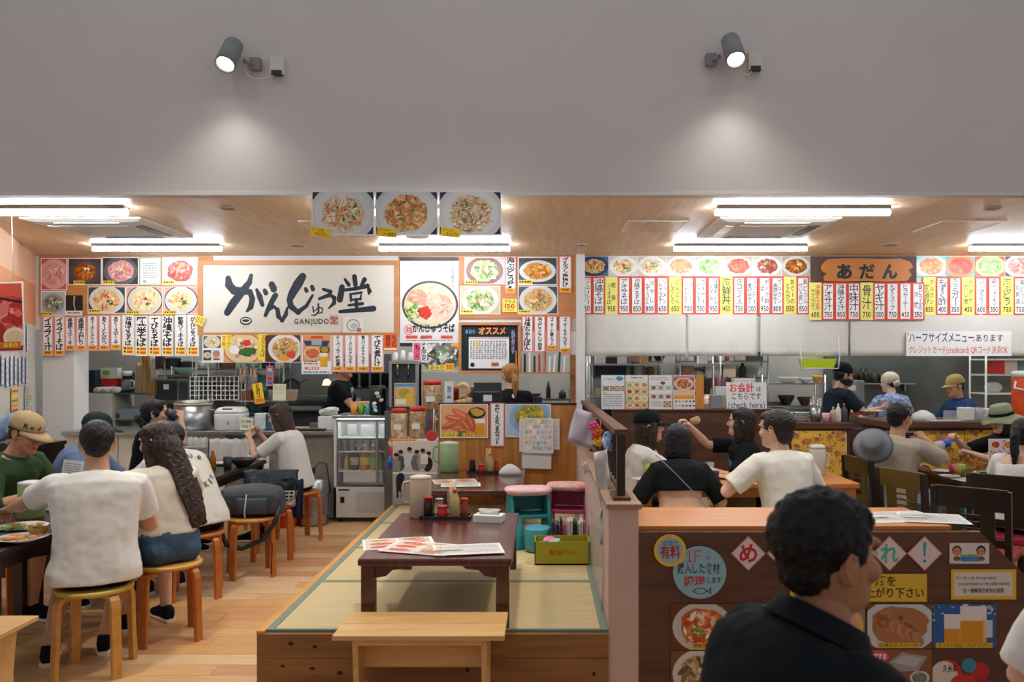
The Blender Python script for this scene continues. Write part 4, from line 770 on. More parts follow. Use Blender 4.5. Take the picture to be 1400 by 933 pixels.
# white shop curtains
CUR = mat('curtain_cloth', '#d9d6cc', .9, var=.02, bump=.15, bs=5)
for i, (l, r, lb) in enumerate(((799, 938, 'white cloth shop curtain next to the white column'), (940, 1036, 'white cloth shop curtain, second from the column'), (1040, 1160, 'white cloth shop curtain below the carved sign side'), (1163, 1420, 'wide white cloth shop curtain carrying the half size notice'))):
    q = MB(); n = 26; m_ = 8; A = []
    for j in range(m_+1):
        z = PZ(425+(487-425)*j/m_, YS); A.append([(PX(l+(r-l)*k/n, YS), YF-.012-.012*(j/m_)*math.sin(k*.8+i*2)-.004*math.sin(k*2.1+j), z) for k in range(n+1)])
    q.loft(A, caps=False, closed=False); o = q.build('shop_curtain', CUR, label=lb, cat='curtain', group='white shop curtains'); s_ = o.modifiers.new('s', 'SOLIDIFY'); s_.thickness = .003
cv = Cv(1239, 453, 1383, 487, YS-.028, '#f0eeea', th=.002); cv.htext('ハーフサイズメニュー', 3, 3, 93, 16, '#2a4a66', .015); cv.htext('あります', 94, 5, 133, 15, '#2a3038', .012); cv.htext('クレジットカード(creditcard) QRコード決済OK', 3, 21, 139, 31, '#d8503c', .006); cv.rect(2, 1.5, 3, 6, '#d8503c'); cv.rect(91, 12, 93, 14, '#d8503c'); cv.build('notice', 'white paper notice lettered ハーフサイズメニューあります on the curtain', 'notice')
# boards and notices lower down
cv = Cv(602, 553, 667, 599, 7.228, '#f0eee8'); cv.rect(1, 1, 64, 45, '#e0a878'); rr = random.Random(4)
for x, y, a in ((20, 20, .2), (30, 26, -.1), (22, 32, .3), (36, 30, .9), (28, 14, .5), (42, 24, 1.2), (14, 28, -.4), (36, 38, .2)): cv.ell(x, y, 14, 5, jitc('#cf6a40', rr, .15), 14, .05, rr, a); cv.ell(x-1, y-1.5, 10, 1.4, jitc('#e08e62', rr, .1), 10, 0, rr, a)
cv.ell(30, 41, 7, 4, '#3f7a34', 12, .3, rr); cv.ell(50, 12, 12, 8, '#3a2a20', 16); cv.ell(50, 11, 9, 5, '#c8a048', 12, .2, rr); cv.rect(49, 24, 60, 42, '#e0a028'); cv.rect(48, 20, 61, 26, '#f4f0e8'); cv.rect(1, 39, 22, 45, '#f0d840'); cv.htext('おつまみ', 2, 40, 20, 44.5, '#3a3010', .01); cv.rect(30, 39, 47, 44.5, '#f0d840'); cv.htext('1350', 31, 39.5, 46, 44.5, '#c83020', .02); cv.build('menu_poster', 'sausage and beer poster on the wood panel', 'poster', m='gloss')
strip(670, 551, 690, 611, '生ビールおつまみセット', '#e47a68', label='vertical menu strip reading 生ビールおつまみセット on the wood panel', pcol=None, Y=7.226, bold=.04)
photo(691, 553, 753, 598, 'goya', 'bitter melon photo behind the hanging magazines', Y=7.230, bg='#b8c8d4', plate='#8cb4dc', seed=6, shift=(.05, -.1))
def magazine(l, t, r, b, Y, label, seed, tilt=0, blank=False):
    cv = Cv(l, t, r, b, Y, '#e6e2dc', th=.006); rr = random.Random(seed)
    if not blank:
        for i in range(7):
            for j in range(6): x, y = 2+i*(cv.w-4)/7, 2+j*(cv.h-4)/6; cv.rect(x, y, x+(cv.w-4)/7*rr.uniform(.5, .95), y+(cv.h-4)/6*rr.uniform(.4, .9), rr.choice(['#e8c8b0', '#b8ccd8', '#e0d890', '#d8a0a8', '#a8c8a0', '#f2eee6', '#e4b070', '#c8c0d8']))
    return cv.build('leaflet', label, 'leaflet', tilt=tilt)
magazine(710, 573, 716, 618, 7.20, 'thin red and white leaflet hanging left of the magazine', 1); magazine(716, 572, 757, 620, 7.19, 'colourful leaflet hanging by a clip on the wood panel', 2, 1); magazine(757, 573, 765, 615, 7.205, 'blue leaflet sticking out behind the hanging leaflet', 3); magazine(714, 606, 754, 641, 7.21, 'blank white sheet hanging below the colourful leaflet', 4, 2, True)
MB().tube([(PX(733+5*math.cos(a), 7.18), 7.18, PZ(573-3*math.sin(a), 7.18)) for a in [k*.35 for k in range(10)]], .004, 6).build('paper_clip', M['chrome'], label='metal clip holding the colourful leaflet', cat='clip')
for i, (l, r) in enumerate(((822, 854), (855, 886), (887, 919), (920, 950))):
    cv = Cv(l, 513, r, 560, 7.35, '#eeeeea', th=.003); rr = random.Random(i+60); w = cv.w; cv.frame(.5, '#c8c4c0')
    if i == 0: cv.ell(w*.8, 5, 5, 3, '#4aa0d8', 12, .2, rr); dots(cv, 3, 5, 18, 8, 1, '#5ab0e0'); [food(cv, 2+k*10, 15, 11+k*10, 22, ('squid', 'noodle', 'rib')[k], '#3a4a54', '#c8c8c0', k, n=10) for k in range(3)]; dots(cv, 3, 26, 29, 44, 6, '#9aa0a8'); cv.rect(2, 23, 6, 25.5, '#f0d840')
    elif i == 1: dots(cv, 8, 3, 24, 6, 1, '#5a5c60'); [food(cv, 1+(k % 3)*10, 9+(k//3)*9.3, 10.4+(k % 3)*10, 18+(k//3)*9.3, ['salad', 'noodle', 'fish', 'red', 'lobster', 'goya', 'green', 'carrot', 'soba', 'meat', 'sausage', 'tofu'][k], rr.choice(['#e8d070', '#e0b050', '#e8e0c0']), '#f0ece0', k, n=9) for k in range(12)]
    elif i == 2: dots(cv, 3, 3, 28, 8, 2, '#e0889a'); cv.ell(w*.6, 11, 3.4, 2.4, '#5a5c6c'); [food(cv, 2+(k % 3)*10, 14+(k//3)*12, 11+(k % 3)*10, 21+(k//3)*12, ['squid', 'shell', 'salad', 'tataki', 'squid', 'beef'][k], '#c8c4c0', '#e8e8e4', k, n=9) for k in range(6)]; dots(cv, 3, 36, 18, 44, 3, '#a8a8ac'); food(cv, 20, 36, 30, 44, 'noodle', '#4a3c34', '#c8b8a0', 3, n=9)
    else:
        cv.rect(1, 1, w-1, 4, '#d878a0'); food(cv, 1, 4, w-1, 20, 'lobster', '#7a5a5c', '#e8c8b4', 3, n=30); cv.rect(1, 20, w-1, 28, '#e8c8a0'); cv.rect(1, 28, w-1, 33, '#f0a428'); [cv.ell(4+(k % 6)*4.8, 36+(k//6)*6, 1.6, 1.4, ['#b8604c', '#d8b070', '#c8c8c0', '#6a8a48', '#8a5a4c', '#2c2c2c'][(k+k//6) % 6]) for k in range(12)]
    cv.build('menu_board', ['menu sheet with blue print, leftmost on the brown counter', 'menu sheet with a grid of yellow dish photos', 'menu sheet with pink heading on the brown counter', 'menu sheet with orange band on the brown counter'][i], 'menu', lean=-3)
cv = Cv(951, 513, 962, 560, 7.36, '#d08a40', th=.008); cv.build('cork_board', 'brown cork board edge beside the menu sheets', 'board')
cv = Cv(993, 523, 1048, 560, 7.36, '#eeece8', th=.004); cv.htext('お会計', 4, 2, 38, 14, '#d84a44', .02); cv.htext('は', 41, 6, 48, 13, '#2a2c30', .01); cv.htext('こちらです', 6, 15, 48, 24, '#2a2c30', .01); cv.htext('(check here)', 2, 26, 53, 36, '#3a5a80', .01); cv.build('check_sign', 'white cashier sign lettered お会計はこちらです check here', 'sign', lean=-4)
# pegboard of order slips on the slanting wall
def onwall(u, z, off=.012): p = P0.lerp(P1, u); return p-nn*off+V((0, 0, z))
wy = math.degrees(math.atan2(dv.y, dv.x))
yawL = math.degrees(math.atan2(-nn.y, -nn.x))+90
def slip(u, z, w, h, label, col='#eef0f2', edge='#3a6ac0', group=None, name='order_slip', off=.01, art=None):
    k = 8.0/FPX; cv = Cv(0, 0, w/k, h/k, 8.0, edge, th=.003); cv.rect(.8, 0, cv.w-.5, cv.h-.8, col)
    if art: art(cv)
    else: dots(cv, 2, 3, cv.w-2, cv.h-3, 4, '#c8ccd4'); cv.ell(cv.w/2, -.5+1.5, 1.2, 1.2, '#e0b040')
    return cv.build(name, label, 'paper', group, loc=tuple(onwall(u, z, off)), yaw=yawL)
for j, z in enumerate((1.87, 1.55)):
    for i in range(8): slip(.28+i*.095+.02*j, z+.012*math.sin(i*2.3), .10, .26, '%s white slip with blue edge in the %s row, counted from the far corner' % (ORD[i], ('upper', 'lower')[j]), group='slips on the slanting wall')
def ya(cv): [cv.rect(2, 3+i*6, cv.w-2, 6+i*6, c) for i, c in enumerate(['#d86048', '#f4e8b0', '#b08a40', '#e8a0a0', '#d84a40', '#c8a850'])]
slip(.60, 1.22, .34, .36, 'yellow flyer with red print on the slanting wall', '#f0d868', '#e8c850', name='flyer', art=ya)
def ga(cv): dots(cv, 3, 3, cv.w*.55, cv.h-4, 8, '#a8a49c'); cv.ell(cv.w*.75, cv.h*.4, 7, 4, '#9ab470', 12, .2); cv.ell(cv.w*.85, cv.h*.7, 3, 3, '#c87a5c')
slip(.25, 1.24, .44, .32, 'grey flyer with a green drawing on the slanting wall', '#cfcac0', '#c8c2b8', name='flyer', art=ga)
# red meat poster hanging at the left edge
cv = Cv(-30, 386, 33, 482, 6.0, '#e8e0d8'); cv.rect(2, 2, 61, 94, '#a82c20'); rr = random.Random(2); cv.rect(2, 2, 61, 22, '#c8503c')
for i in range(26): cv.ell(rr.uniform(0, 60), rr.uniform(20, 66), rr.uniform(4, 12), rr.uniform(3, 7), jitc(rr.choice(['#c8382c', '#d85a48', '#b02a22', '#e08070']), rr), 10, .2, rr, rr.uniform(0, 3))
cv.stroke([(22, 20), (40, 24), (60, 28)], 3, '#2a1c1c'); cv.ell(50, 76, 16, 14, '#f0dcc0', 20); cv.ell(50, 76, 12, 10, '#e8c898', 18); cv.rect(28, 82, 58, 91, '#d87a28'); cv.htext('880', 34, 83, 54, 90, '#f4d040', .03); o = cv.build('hanging_poster', 'red raw meat poster hanging at the far left edge', 'poster', tilt=-1.5)
for x in (-.1, .1): q = MB().tube([(x, .0, .26), (x, 0, 1.32-.25)], .0025, 5).build('cord', M['wplastic'], o)
# brown board in front of the right shop
BY = 3.785; BO = [(873, 728), (1340, 728), (1402, 787), (1402, 1000), (873, 1000)]
MB().prism([(PX(x, 3.79), max(PZ(y, 3.79), .0)) for x, y in BO], 3.79, 3.83, 'y').build('front_board', M['brown'], label='dark brown board with a cut corner covered in food posters', cat='board')
def disc(l, t, r, b, Y, bg, fn, name, label, rim=None, n=36):
    w, h = r-l, b-t; cv = Cv(l, t, r, b, Y, bg, th=.002, outline=[(w/2+w/2*math.cos(-2*math.pi*k/n), h/2+h/2*math.sin(2*math.pi*k/n)) for k in range(n)]); cv.clipr = None; fn(cv); return cv.build(name, label, 'notice')
def f1(cv): cv.stroke([(19, 10), (22.5, 7), (22.5, 21)], [1, 1.6, 1.6], '#c8403c'); cv.stroke([(19, 21.5), (26.5, 21)], 1.4, '#c8403c'); cv.stroke([(30, 7), (30, 22)], 1.6, '#c8403c'); cv.stroke([(30, 7), (39, 6.4)], 1.5, '#c8403c'); cv.stroke([(30, 13.5), (37, 13)], 1.5, '#c8403c'); cv.htext('で', 44, 14, 50, 19, '#2c3c44', .01); cv.htext('購入した食材', 6, 24, 64, 38, '#26343c', .012); cv.htext('調理', 14, 42, 44, 55, '#b8343c', .02); cv.htext('します', 46, 43, 66, 51, '#26343c', .012); cv.stroke([(27, 62), (33, 57.5), (42, 58), (52, 65)], 1, '#26343c'); cv.stroke([(27, 62), (35, 65.5), (43, 64), (52, 57)], 1, '#26343c'); cv.stroke([(52, 57), (51, 61), (52, 65)], 1, '#26343c'); cv.ell(31, 61, .8, .8, '#26343c')
disc(920, 747, 993, 819, BY, '#8fb4bd', f1, 'round_notice', 'round pale blue notice lettered 1F with a fish drawing')
def f2(cv): cv.ell(22, 22, 18, 17.6, '#8fb4bd', 30); cv.htext('調理代', 11, 9, 33, 16, '#5a6a70', .004); cv.htext('有料', 8, 17, 36, 33, '#b02c34', .03)
disc(894, 731, 938, 775, BY-.004, '#e8b838', f2, 'round_notice', 'round yellow rimmed notice lettered 有料')
for i, (cx, ch, col) in enumerate(((1023, 'め', '#c82c30'), (1072, 'し', '#e0882c'), (1120, 'あ', '#5aa048'), (1169, 'が', '#d8b040'), (1216, 'れ', '#4fb09c'), (1264, '！', '#3f9ab4'))):
    r = 24.5; cv = Cv(cx-r, 757-r, cx+r, 757+r, BY-.001*(i % 2), '#b06a68', th=.002, outline=[(0, r), (r, 2*r), (2*r, r), (r, 0)]); cv.clipr = None; cv.add([(2, r), (r, 2), (2*r-2, r), (r, 2*r-2)], '#dcccc8')
    if ch == '！': cv.stroke([(r, 11), (r-.3, 28)], [5, 2.4], col); cv.ell(r, 35, 2.5, 2.3, col)
    else: cv.glyphs(ch, r, r, 25, 26, col, .03, fit=True)
    cv.build('diamond_card', 'diamond card with %s %s, %s from the left' % (['red letter', 'orange letter', 'green letter', 'yellow letter', 'teal letter', 'blue'][i], 'exclamation mark' if ch == '！' else ch, ORD[i]), 'card', 'diamond letter cards')
cv = Cv(1080, 785, 1267, 823, BY, '#d9b43a', th=.002); cv.htext('新鮮な魚・酒を', 40, 4, 146, 17, '#2a2820', .02); cv.htext('ここでお召し上がり下さい', 22, 20, 184, 33, '#2a2820', .02); cv.build('notice', 'long yellow notice lettered 魚・酒を お召し上がり下さい', 'notice')
cv = Cv(1298, 743, 1352, 771, BY, '#d8d0c4', th=.002)
for x in (10, 43): cv.ell(x, 10, 6.5, 7, '#5a3a28' if x < 20 else '#1c1814'); cv.ell(x, 11.5, 5, 5.6, '#c8906c'); cv.ell(x, 21, 5, 3.4, '#7a5a44'); [cv.ell(x+d, 11, .8, .9, '#20140f', 8) for d in (-2, 2)]; cv.stroke([(x-1.6, 14.6), (x+1.6, 14.6)], .6, '#8a3c34')
cv.rect(15, 18, 40, 25, '#4a80b8'); dots(cv, 15, 15, 39, 18, 1, '#6a9a40', h=.9); cv.build('card', 'small white card with two cartoon faces on the board', 'card')
cv = Cv(1300, 779, 1389, 820, BY, '#e0b434', th=.002); cv.rect(4, 4, 84, 36, '#d8cec6'); cv.htext('We will cook the ingredients', 6, 8, 62, 14, '#5a4c48', .002); cv.htext('you purchased at the public market', 10, 16, 80, 22, '#5a4c48', .002); cv.htext('在一樓購買的食物可調理', 16, 26, 72, 32, '#4a4040', .006); cv.build('notice', 'yellow bordered notice reading We will cook the ingredients', 'notice')
def bphoto(l, t, r, b, k, lb, captxt=None, **kw):
    cv = Cv(l, t, r, b, BY, '#6a4a34', th=.002); food(cv, .6, .6, cv.w-.6, cv.h-.6, k, **kw)
    if captxt: w = len(captxt)*6.2; x = (cv.w-w)/2; cv.rect(x-2, cv.h-9, x+w+2, cv.h-2, '#d8b030'); cv.htext(captxt, x, cv.h-8, x+w, cv.h-3, '#4a3818', .006)
    return cv, lb
def bp(*a, **k): cv, lb = bphoto(*a, **k); return cv.build('board_photo', lb, 'poster', 'food photos on the brown board', m='print')
bp(917, 826, 1004, 889, 'lobster', 'spiny lobster photo at the left of the brown board', '伊勢海老', bg='#6a3c24', plate='#c8c0b4', n=80); bp(917, 890, 1004, 953, 'shell', 'sea snail dish photo in the lower left of the board', bg='#7a5230', plate='#d4cec4', n=60)
bp(1006, 826, 1094, 889, 'fish', 'fish dish photo behind the man on the board', bg='#5a3824', plate='#c8c4bc'); bp(1006, 890, 1094, 953, 'tofu', 'tofu dish photo low behind the man on the board', bg='#5a3824', plate='#c8c4bc')
bp(1096, 826, 1183, 887, 'meat', 'sashimi photo on a bamboo mat right of the man', '海鮮焼き', bg='#8a8474', plate='#d8b064', n=60); bp(1096, 888, 1183, 953, 'noodle', 'mixed plate photo low right of the man', bg='#6a4228', plate='#d8d4cc', n=60)
cv, lb = bphoto(1185, 826, 1274, 887, 'steak', 'sliced steak photo on a white oval plate', None, bg='#7a4c28', plate='#c8ccd0', n=8, pr=.6, sq=.7); rr = random.Random(1)
for i in range(11): cv.ell(18+i*5.2, 22+i*2.6, 7, 11, jitc('#a8704a' if i % 2 else '#bb8660', rr, .1), 14, .1, rr, -.5)
for i in range(24): cv.ell(10+rr.random()*18, 14+rr.random()*18, 3, 2.4, jitc('#9a5f34', rr, .2), 8, .2, rr)
cv.rect(14, 53, 72, 60, '#d8b030'); cv.htext('石焼きのステーキ', 16, 54, 70, 59, '#4a3818', .006); cv.build('board_photo', lb, 'poster', 'food photos on the brown board')
cv = Cv(1274.5, 826, 1362, 887, BY, '#6a4a34', th=.002); cv.rect(1, 1, 86, 60, '#2f5f9c'); rr = random.Random(7); [cv.ell(rr.uniform(0, 86), rr.uniform(0, 30), rr.uniform(1, 4), rr.uniform(1, 3), jitc('#a8c0dc', rr, .2), 8, .3, rr) for i in range(30)]
for x0, x1, y0 in ((16, 42, 14), (38, 74, 3)): cv.rect(x0, y0+18, x1, 55, '#d8922c'); cv.rect(x0, y0, x1, y0+20, '#e2ddd6'); cv.rect(x1-5, y0+18, x1-2, 52, '#e8b45c')
cv.rect(72, 22, 82, 46, '#c8d0d8'); cv.rect(5, 53, 82, 60, '#d8b030'); cv.htext('オリオン生ビール(ドラフト)', 7, 54, 80, 59, '#4a3818', .004); cv.build('board_photo', 'two beer mugs photo on blue on the brown board', 'poster', 'food photos on the brown board')
cv = Cv(1185, 888, 1274, 953, BY, '#6a4a34', th=.002); cv.rect(.6, .6, 88, 64, '#8a5a34'); cv.add([(30, 18), (48, 4), (82, 10), (70, 30), (44, 30)], '#9a9a98'); cv.add([(36, 18), (50, 8), (76, 12), (66, 24)], '#b8b4b0'); food(cv, 5, 24, 36, 50, 'shell', '#8a5a34', '#d4d0c8', 2, n=30); food(cv, 58, 30, 86, 48, 'squid', '#8a5a34', '#d0ccc4', 3, n=8); cv.ell(32, 34, 7, 5, '#d8642c'); cv.ell(50, 56, 22, 12, '#c87a78'); cv.ell(15, 10, 15, 8.5, '#d84a7c', 24); cv.htext('おすすめ', 3, 6, 27, 14, '#f4eaee', .03); cv.build('board_photo', 'hot pot photo with a pink おすすめ badge on the board', 'poster', 'food photos on the brown board')
cv = Cv(1274.5, 888, 1362, 953, BY, '#6a4a34', th=.002); cv.rect(1, 1, 87, 64, '#5a3a34'); cv.ell(20, 40, 22, 26, '#c83028', 24); cv.ell(16, 38, 19, 22, '#d4ccbc', 24); cv.htext('久米島', 14, 22, 34, 32, '#2a2420', .02); cv.ell(64, 30, 14, 12, '#b83428', 20); cv.ell(50, 22, 10, 10, '#3f8a9a', 18); cv.ell(42, 48, 18, 14, '#c83a28', 20); cv.ell(70, 50, 12, 10, '#a82c24'); cv.build('board_photo', 'white jar and red cups photo at the lower right of the board', 'poster', 'food photos on the brown board')
# ------------------------------------------------------------------ furniture
def rectloft(q, pts, w, th, side):
    """flat bent wood strip along pts; w across (direction side), th thick"""
    pts = [V(p) for p in pts]; side = V(side).normalized(); rings = []
    for i, p in enumerate(pts):
        t = (pts[min(i+1, len(pts)-1)]-pts[max(i-1, 0)]).normalized(); n = t.cross(side).normalized()
        rings.append([p+side*w/2+n*th/2, p-side*w/2+n*th/2, p-side*w/2-n*th/2, p+side*w/2-n*th/2])
    q.loft(rings, sm=False)
def stool(X, Y, rz, m, seatm, label, h=.45):
    t = empty('stool', label, 'stool', (X, Y, 0), R_(rz), 'round bentwood stools')
    MB().lathe([(.165, h-.028), (.183, h-.024), (.187, h-.012), (.183, h-.002), (.17, h)], n=36).build('seat', [seatm], t)
    for k in range(4):
        a = R_(45+90*k); d = V((math.cos(a), math.sin(a), 0)); s_ = V((-d.y, d.x, 0)); q = MB()
        rectloft(q, [d*.06+V((0, 0, h-.036)), d*.15+V((0, 0, h-.036)), d*.172+V((0, 0, h-.042)), d*.186+V((0, 0, h-.058)), d*.192+V((0, 0, h-.09)), d*.205+V((0, 0, 0))], .048, .022, s_)
        q.build('leg', m, t)
    return t
stool(-2.34, 4.22, 12, M['honey'], M['ygreen'], 'honey wood round stool with yellow seat under the man in white')
stool(-2.19, 4.73, 30, M['ostool'], M['honey'], 'orange brown round stool under the long haired woman')
stool(-2.40, 5.60, 20, M['ostool'], M['ostool'], 'orange brown round stool under the sweatshirt wearer')
stool(-2.22, 6.16, 25, M['ostool'], M['honey'], 'round stool carrying the grey backpack')
stool(-2.24, 6.72, 15, M['ostool'], M['ostool'], 'round stool carrying the white basket')
stool(-2.22, 7.38, 40, M['ostool'], M['ostool'], 'round stool under the woman with chopsticks')
def dtable(x0, x1, y0, y1, h, label, m, th=.035, leg=.06, base=0, apron=.07, group=None):
    t = empty('dining_table', label, 'table', ((x0+x1)/2, (y0+y1)/2, base), group=group); w, d = (x1-x0)/2, (y1-y0)/2
    MB().b2((-w, -d, h-th), (w, d, h)).build('tabletop', m, t, bevel=.006)
    for sx in (-1, 1):
        for sy in (-1, 1): MB().b2((sx*(w-.05)-leg/2, sy*(d-.06)-leg/2, 0), (sx*(w-.05)+leg/2, sy*(d-.06)+leg/2, h-th)).build('leg', m, t, bevel=.004)
        MB().b2((sx*(w-.05)-.012, -d+.09, h-th-apron), (sx*(w-.05)+.012, d-.09, h-th)).build('apron', m, t)
    for sy in (-1, 1): MB().b2((-w+.08, sy*(d-.06)-.012, h-th-apron), (w-.08, sy*(d-.06)+.012, h-th)).build('apron', m, t)
    return t
TX0, TX1 = -3.30, -2.62
dtable(TX0, TX1, 3.85, 5.08, .70, 'dark wooden dining table at the left edge before the cap wearer', M['darkwood']); dtable(TX0, TX1, 5.12, 7.68, .70, 'dark wooden dining table further back at the left', M['darkwood'])
def lowtable(y0, y1, label):
    t = empty('low_table', label, 'table', (-.505, (y0+y1)/2, PZt+.003), group='low tatami tables'); w, d, h = .366, (y1-y0)/2, .33
    MB().b2((-w, -d, h-.035), (w, d, h)).build('tabletop', M['redwood'], t, bevel=.008)
    for sx in (-1, 1):
        for sy in (-1, 1):
            g = MB().b2((sx*(w-.045)-.032, sy*(d-.045)-.032, 0), (sx*(w-.045)+.032, sy*(d-.045)+.032, h-.035)).build('leg', M['redwood'], t, bevel=.004)
            br = MB().prism([(sx*(w-.07), h-.035), (sx*(w-.25), h-.035), (sx*(w-.22), h-.055), (sx*(w-.16), h-.062), (sx*(w-.13), h-.09), (sx*(w-.07), h-.10)], sy*(d-.045)-.012, sy*(d-.045)+.012, 'y').build('bracket', M['redwood'], t)
        MB().b2((sx*(w-.045)-.012, -d+.07, h-.085), (sx*(w-.045)+.012, d-.07, h-.035)).build('apron', M['redwood'], t)
lowtable(3.81, 5.0, 'low red brown table on the tatami, nearest the bench'); lowtable(5.9, 7.1, 'low red brown table on the tatami against the wood panel')
TT = PZt+.003+.33
def bench(X0, X1, Y0, Y1, h, label):
    t = empty('bench', label, 'bench', ((X0+X1)/2, (Y0+Y1)/2, 0), group='pale wood benches'); w, d = (X1-X0)/2, (Y1-Y0)/2
    for sy in (-1, 1): MB().b2((-w, sy*d, h-.022), (w, sy*.0015, h)).build('seat_plank', M['bench'], t, bevel=.003)
    for sx in (-1, 1): MB().prism([(-d+.03, 0), (-d+.09, 0), (-d*.2, .10), (d*.2, .10), (d-.09, 0), (d-.03, 0), (d-.06, .2), (d-.03, h-.022), (-d+.03, h-.022), (-d+.06, .2)], sx*(w-.09)-.012, sx*(w-.09)+.012, 'x').build('side_panel', M['bench'], t, bevel=.002)
    MB().b2((-w+.10, -.012, h-.19), (w-.10, .012, h-.10)).build('stretcher', M['bench'], t); MB().b2((-w+.10, -d+.02, h-.05), (w-.10, -d+.04, h-.022)).build('rail', M['bench'], t)
bench(-.89, -.156, 3.42, 3.755, .45, 'pale wood step bench in front of the tatami platform'); bench(-3.06, -2.31, 3.38, 3.70, .45, 'pale wood bench cut off by the left edge of the photo')
MB().ell((0, 0, .13), (.15, .11, .13), 16, 10).ell((.05, .02, .25), (.10, .08, .05), 12, 8).build('bag', mat('navy_bag', '#1c2836', .8, bump=.4, bs=9), loc=(-2.57, 3.53, .45), label='dark navy bag on the bench at the left edge', cat='bag')
# lattice fence on the partition wall
lf = empty('lattice_fence', 'dark wooden lattice rail along the partition wall top', 'fence', (.388, 3.9, .95))
for y in (3.93, 5.0, 6.1, 7.18): child(MB().b2((.368, y-.022, .95), (.408, y+.022, 1.262)).build('post', M['darkwood']), lf)
child(MB().b2((.355, 3.90, 1.262), (.421, 7.21, 1.29)).build('top_rail', M['brown']), lf); child(MB().b2((.372, 3.95, .985), (.404, 7.16, 1.01)).build('bottom_rail', M['brown']), lf); child(MB().b2((.345, 3.86, .95), (.43, 4.06, .966)).build('foot_plate', M['brown']), lf)
for i in range(24):
    y = 4.06+i*.132
    if min(abs(y-p) for p in (5.0, 6.1, 7.18)) > .04: child(MB().b2((.381, y-.008, 1.01), (.395, y+.008, 1.262)).build('slat', M['darkwood']), lf)
# shelf top and raised floor of the right shop
SHZ = .836
sh_ = empty('shelf', 'long orange wood shelf behind the brown poster board', 'shelf', (1.2, 4.05, 0))
child(MB().b2((PX(875, 3.79), 3.83, SHZ-.022), (PX(1307, 3.79), 4.33, SHZ)).build('shelf_top', M['shelfwood'], bevel=.003), sh_)
child(MB().b2((.47, 3.83, SHZ-.05), (1.9, 3.86, SHZ-.022)).build('edge_strip', M['shelfwood']), sh_)
child(MB().b2((.52, 4.24, .0), (1.9, 4.28, SHZ-.022)).build('back_board', M['brown']), sh_)
R2 = .40
rp = empty('raised_floor', 'raised tatami floor of the right shop under the four diners', 'platform', (1.3, 5.9, 0)); child(MB().b2((.47, 4.34, 0), (2.33, 7.33, R2-.03)).build('base_box', M['brown']), rp); [child(MB().b2((.475, 4.36+i*.99, R2-.03), (2.32, 5.345+i*.99, R2)).build('tatami_mat', M['tatami'], bevel=.004), rp) for i in range(3)]
dtable(PX(868, 6.1), 2.27, 5.72, 6.42, .36, 'low orange wood table of the four right diners', M['shelfwood'], base=R2)
LT2 = R2+.36
# counters of the right shop
bc = empty('serving_counter', 'tall brown wood counter behind the four right diners', 'counter', (PX(955, 7.4), 7.4, 0)); a, b = PX(838, 7.35), PX(1060, 7.35)
child(MB().b2((a, 7.36, 0), (b, 7.42, 1.185)).build('front_panel', M['brown']), bc); child(MB().b2((a, 7.34, 1.185), (b, 8.2, 1.205)).build('countertop', M['brown'], bevel=.003), bc)
YEL = mat('yellow_print_cloth', '#e2ab2c', .8, col2='#eec24a', vs=4, bump=.2, bs=6)
def yellow(l, t, r, b, Y, seed, label):
    cv = Cv(l, t, r, b, Y, '#ffcb4e', th=.004); rr = random.Random(seed)
    for i in range(int((r-l)*(b-t)/22)):
        x, y = rr.uniform(0, cv.w), rr.uniform(0, cv.h); k = rr.random()
        if k < .5: cv.ell(x, y, rr.uniform(.6, 3.2), rr.uniform(.5, 1.6), jitc(rr.choice(['#d8742c', '#c8502c', '#e8d070', '#4a7a8a', '#8a5a30', '#e8c04c', '#c88a28']), rr, .2), 8, .3, rr, rr.uniform(0, 3))
        elif k < .9: cv.stroke([(x, y), (x+rr.uniform(-3, 3), y+rr.uniform(-3, 3)), (x+rr.uniform(-4, 4), y+rr.uniform(-3, 3))], .7, rr.choice(['#8a4a20', '#c86a28', '#4a3420', '#d89028']))
        else: cv.ell(x, y, 4.5, 3.6, '#c8a078', 16); cv.ell(x, y, 3.2, 2.6, jitc('#d87a30', rr), 14)
    return cv.build('yellow_cloth', label, 'cloth', m='matte')
rc = empty('counter_unit', 'brown counter with yellow patterned cloth left of the gap', 'counter', (PX(1110, 7.4), 7.4, 0)); a, b = PX(1062, 7.35), PX(1163, 7.35)
child(MB().b2((a, 7.38, 0), (b, 7.9, 1.02)).build('body', M['brown']), rc); child(MB().b2((a-.01, 7.34, 1.02), (b+.02, 7.95, 1.075)).build('countertop', M['brown'], bevel=.004), rc); child(MB().b2((a+.02, 7.365, .985), (b-.03, 7.38, 1.0)).build('curtain_rail', M['wplastic']), rc); child(MB().b2((b-.045, 7.365, .2), (b-.03, 7.38, 1.0)).build('edge_strip', M['wplastic']), rc)
yellow(1082, 589, 1156, 690, 7.366, 3, 'yellow patterned cloth below the counter, behind the white jug')
rd = empty('counter_unit', 'brown counter with yellow patterned cloth at the right', 'counter', (PX(1300, 7.4), 7.4, 0)); a, b = PX(1212, 7.35), PX(1440, 7.35)
child(MB().b2((a, 7.38, 0), (b, 7.9, 1.02)).build('body', M['brown']), rd); child(MB().b2((a-.03, 7.30, 1.03), (b, 7.95, 1.09)).build('countertop', M['brown'], bevel=.004), rd); child(MB().b2((a, 7.36, .985), (b, 7.38, 1.0)).build('curtain_rail', M['wplastic']), rd)
yellow(1250, 590, 1318, 700, 7.362, 5, 'yellow patterned cloth behind the beige shirted man'); yellow(1319, 588, 1372, 690, 7.358, 8, 'yellow patterned cloth behind the tilted bottle'); yellow(1224, 600, 1249, 700, 7.363, 9, 'narrow yellow patterned cloth left of the seated man')
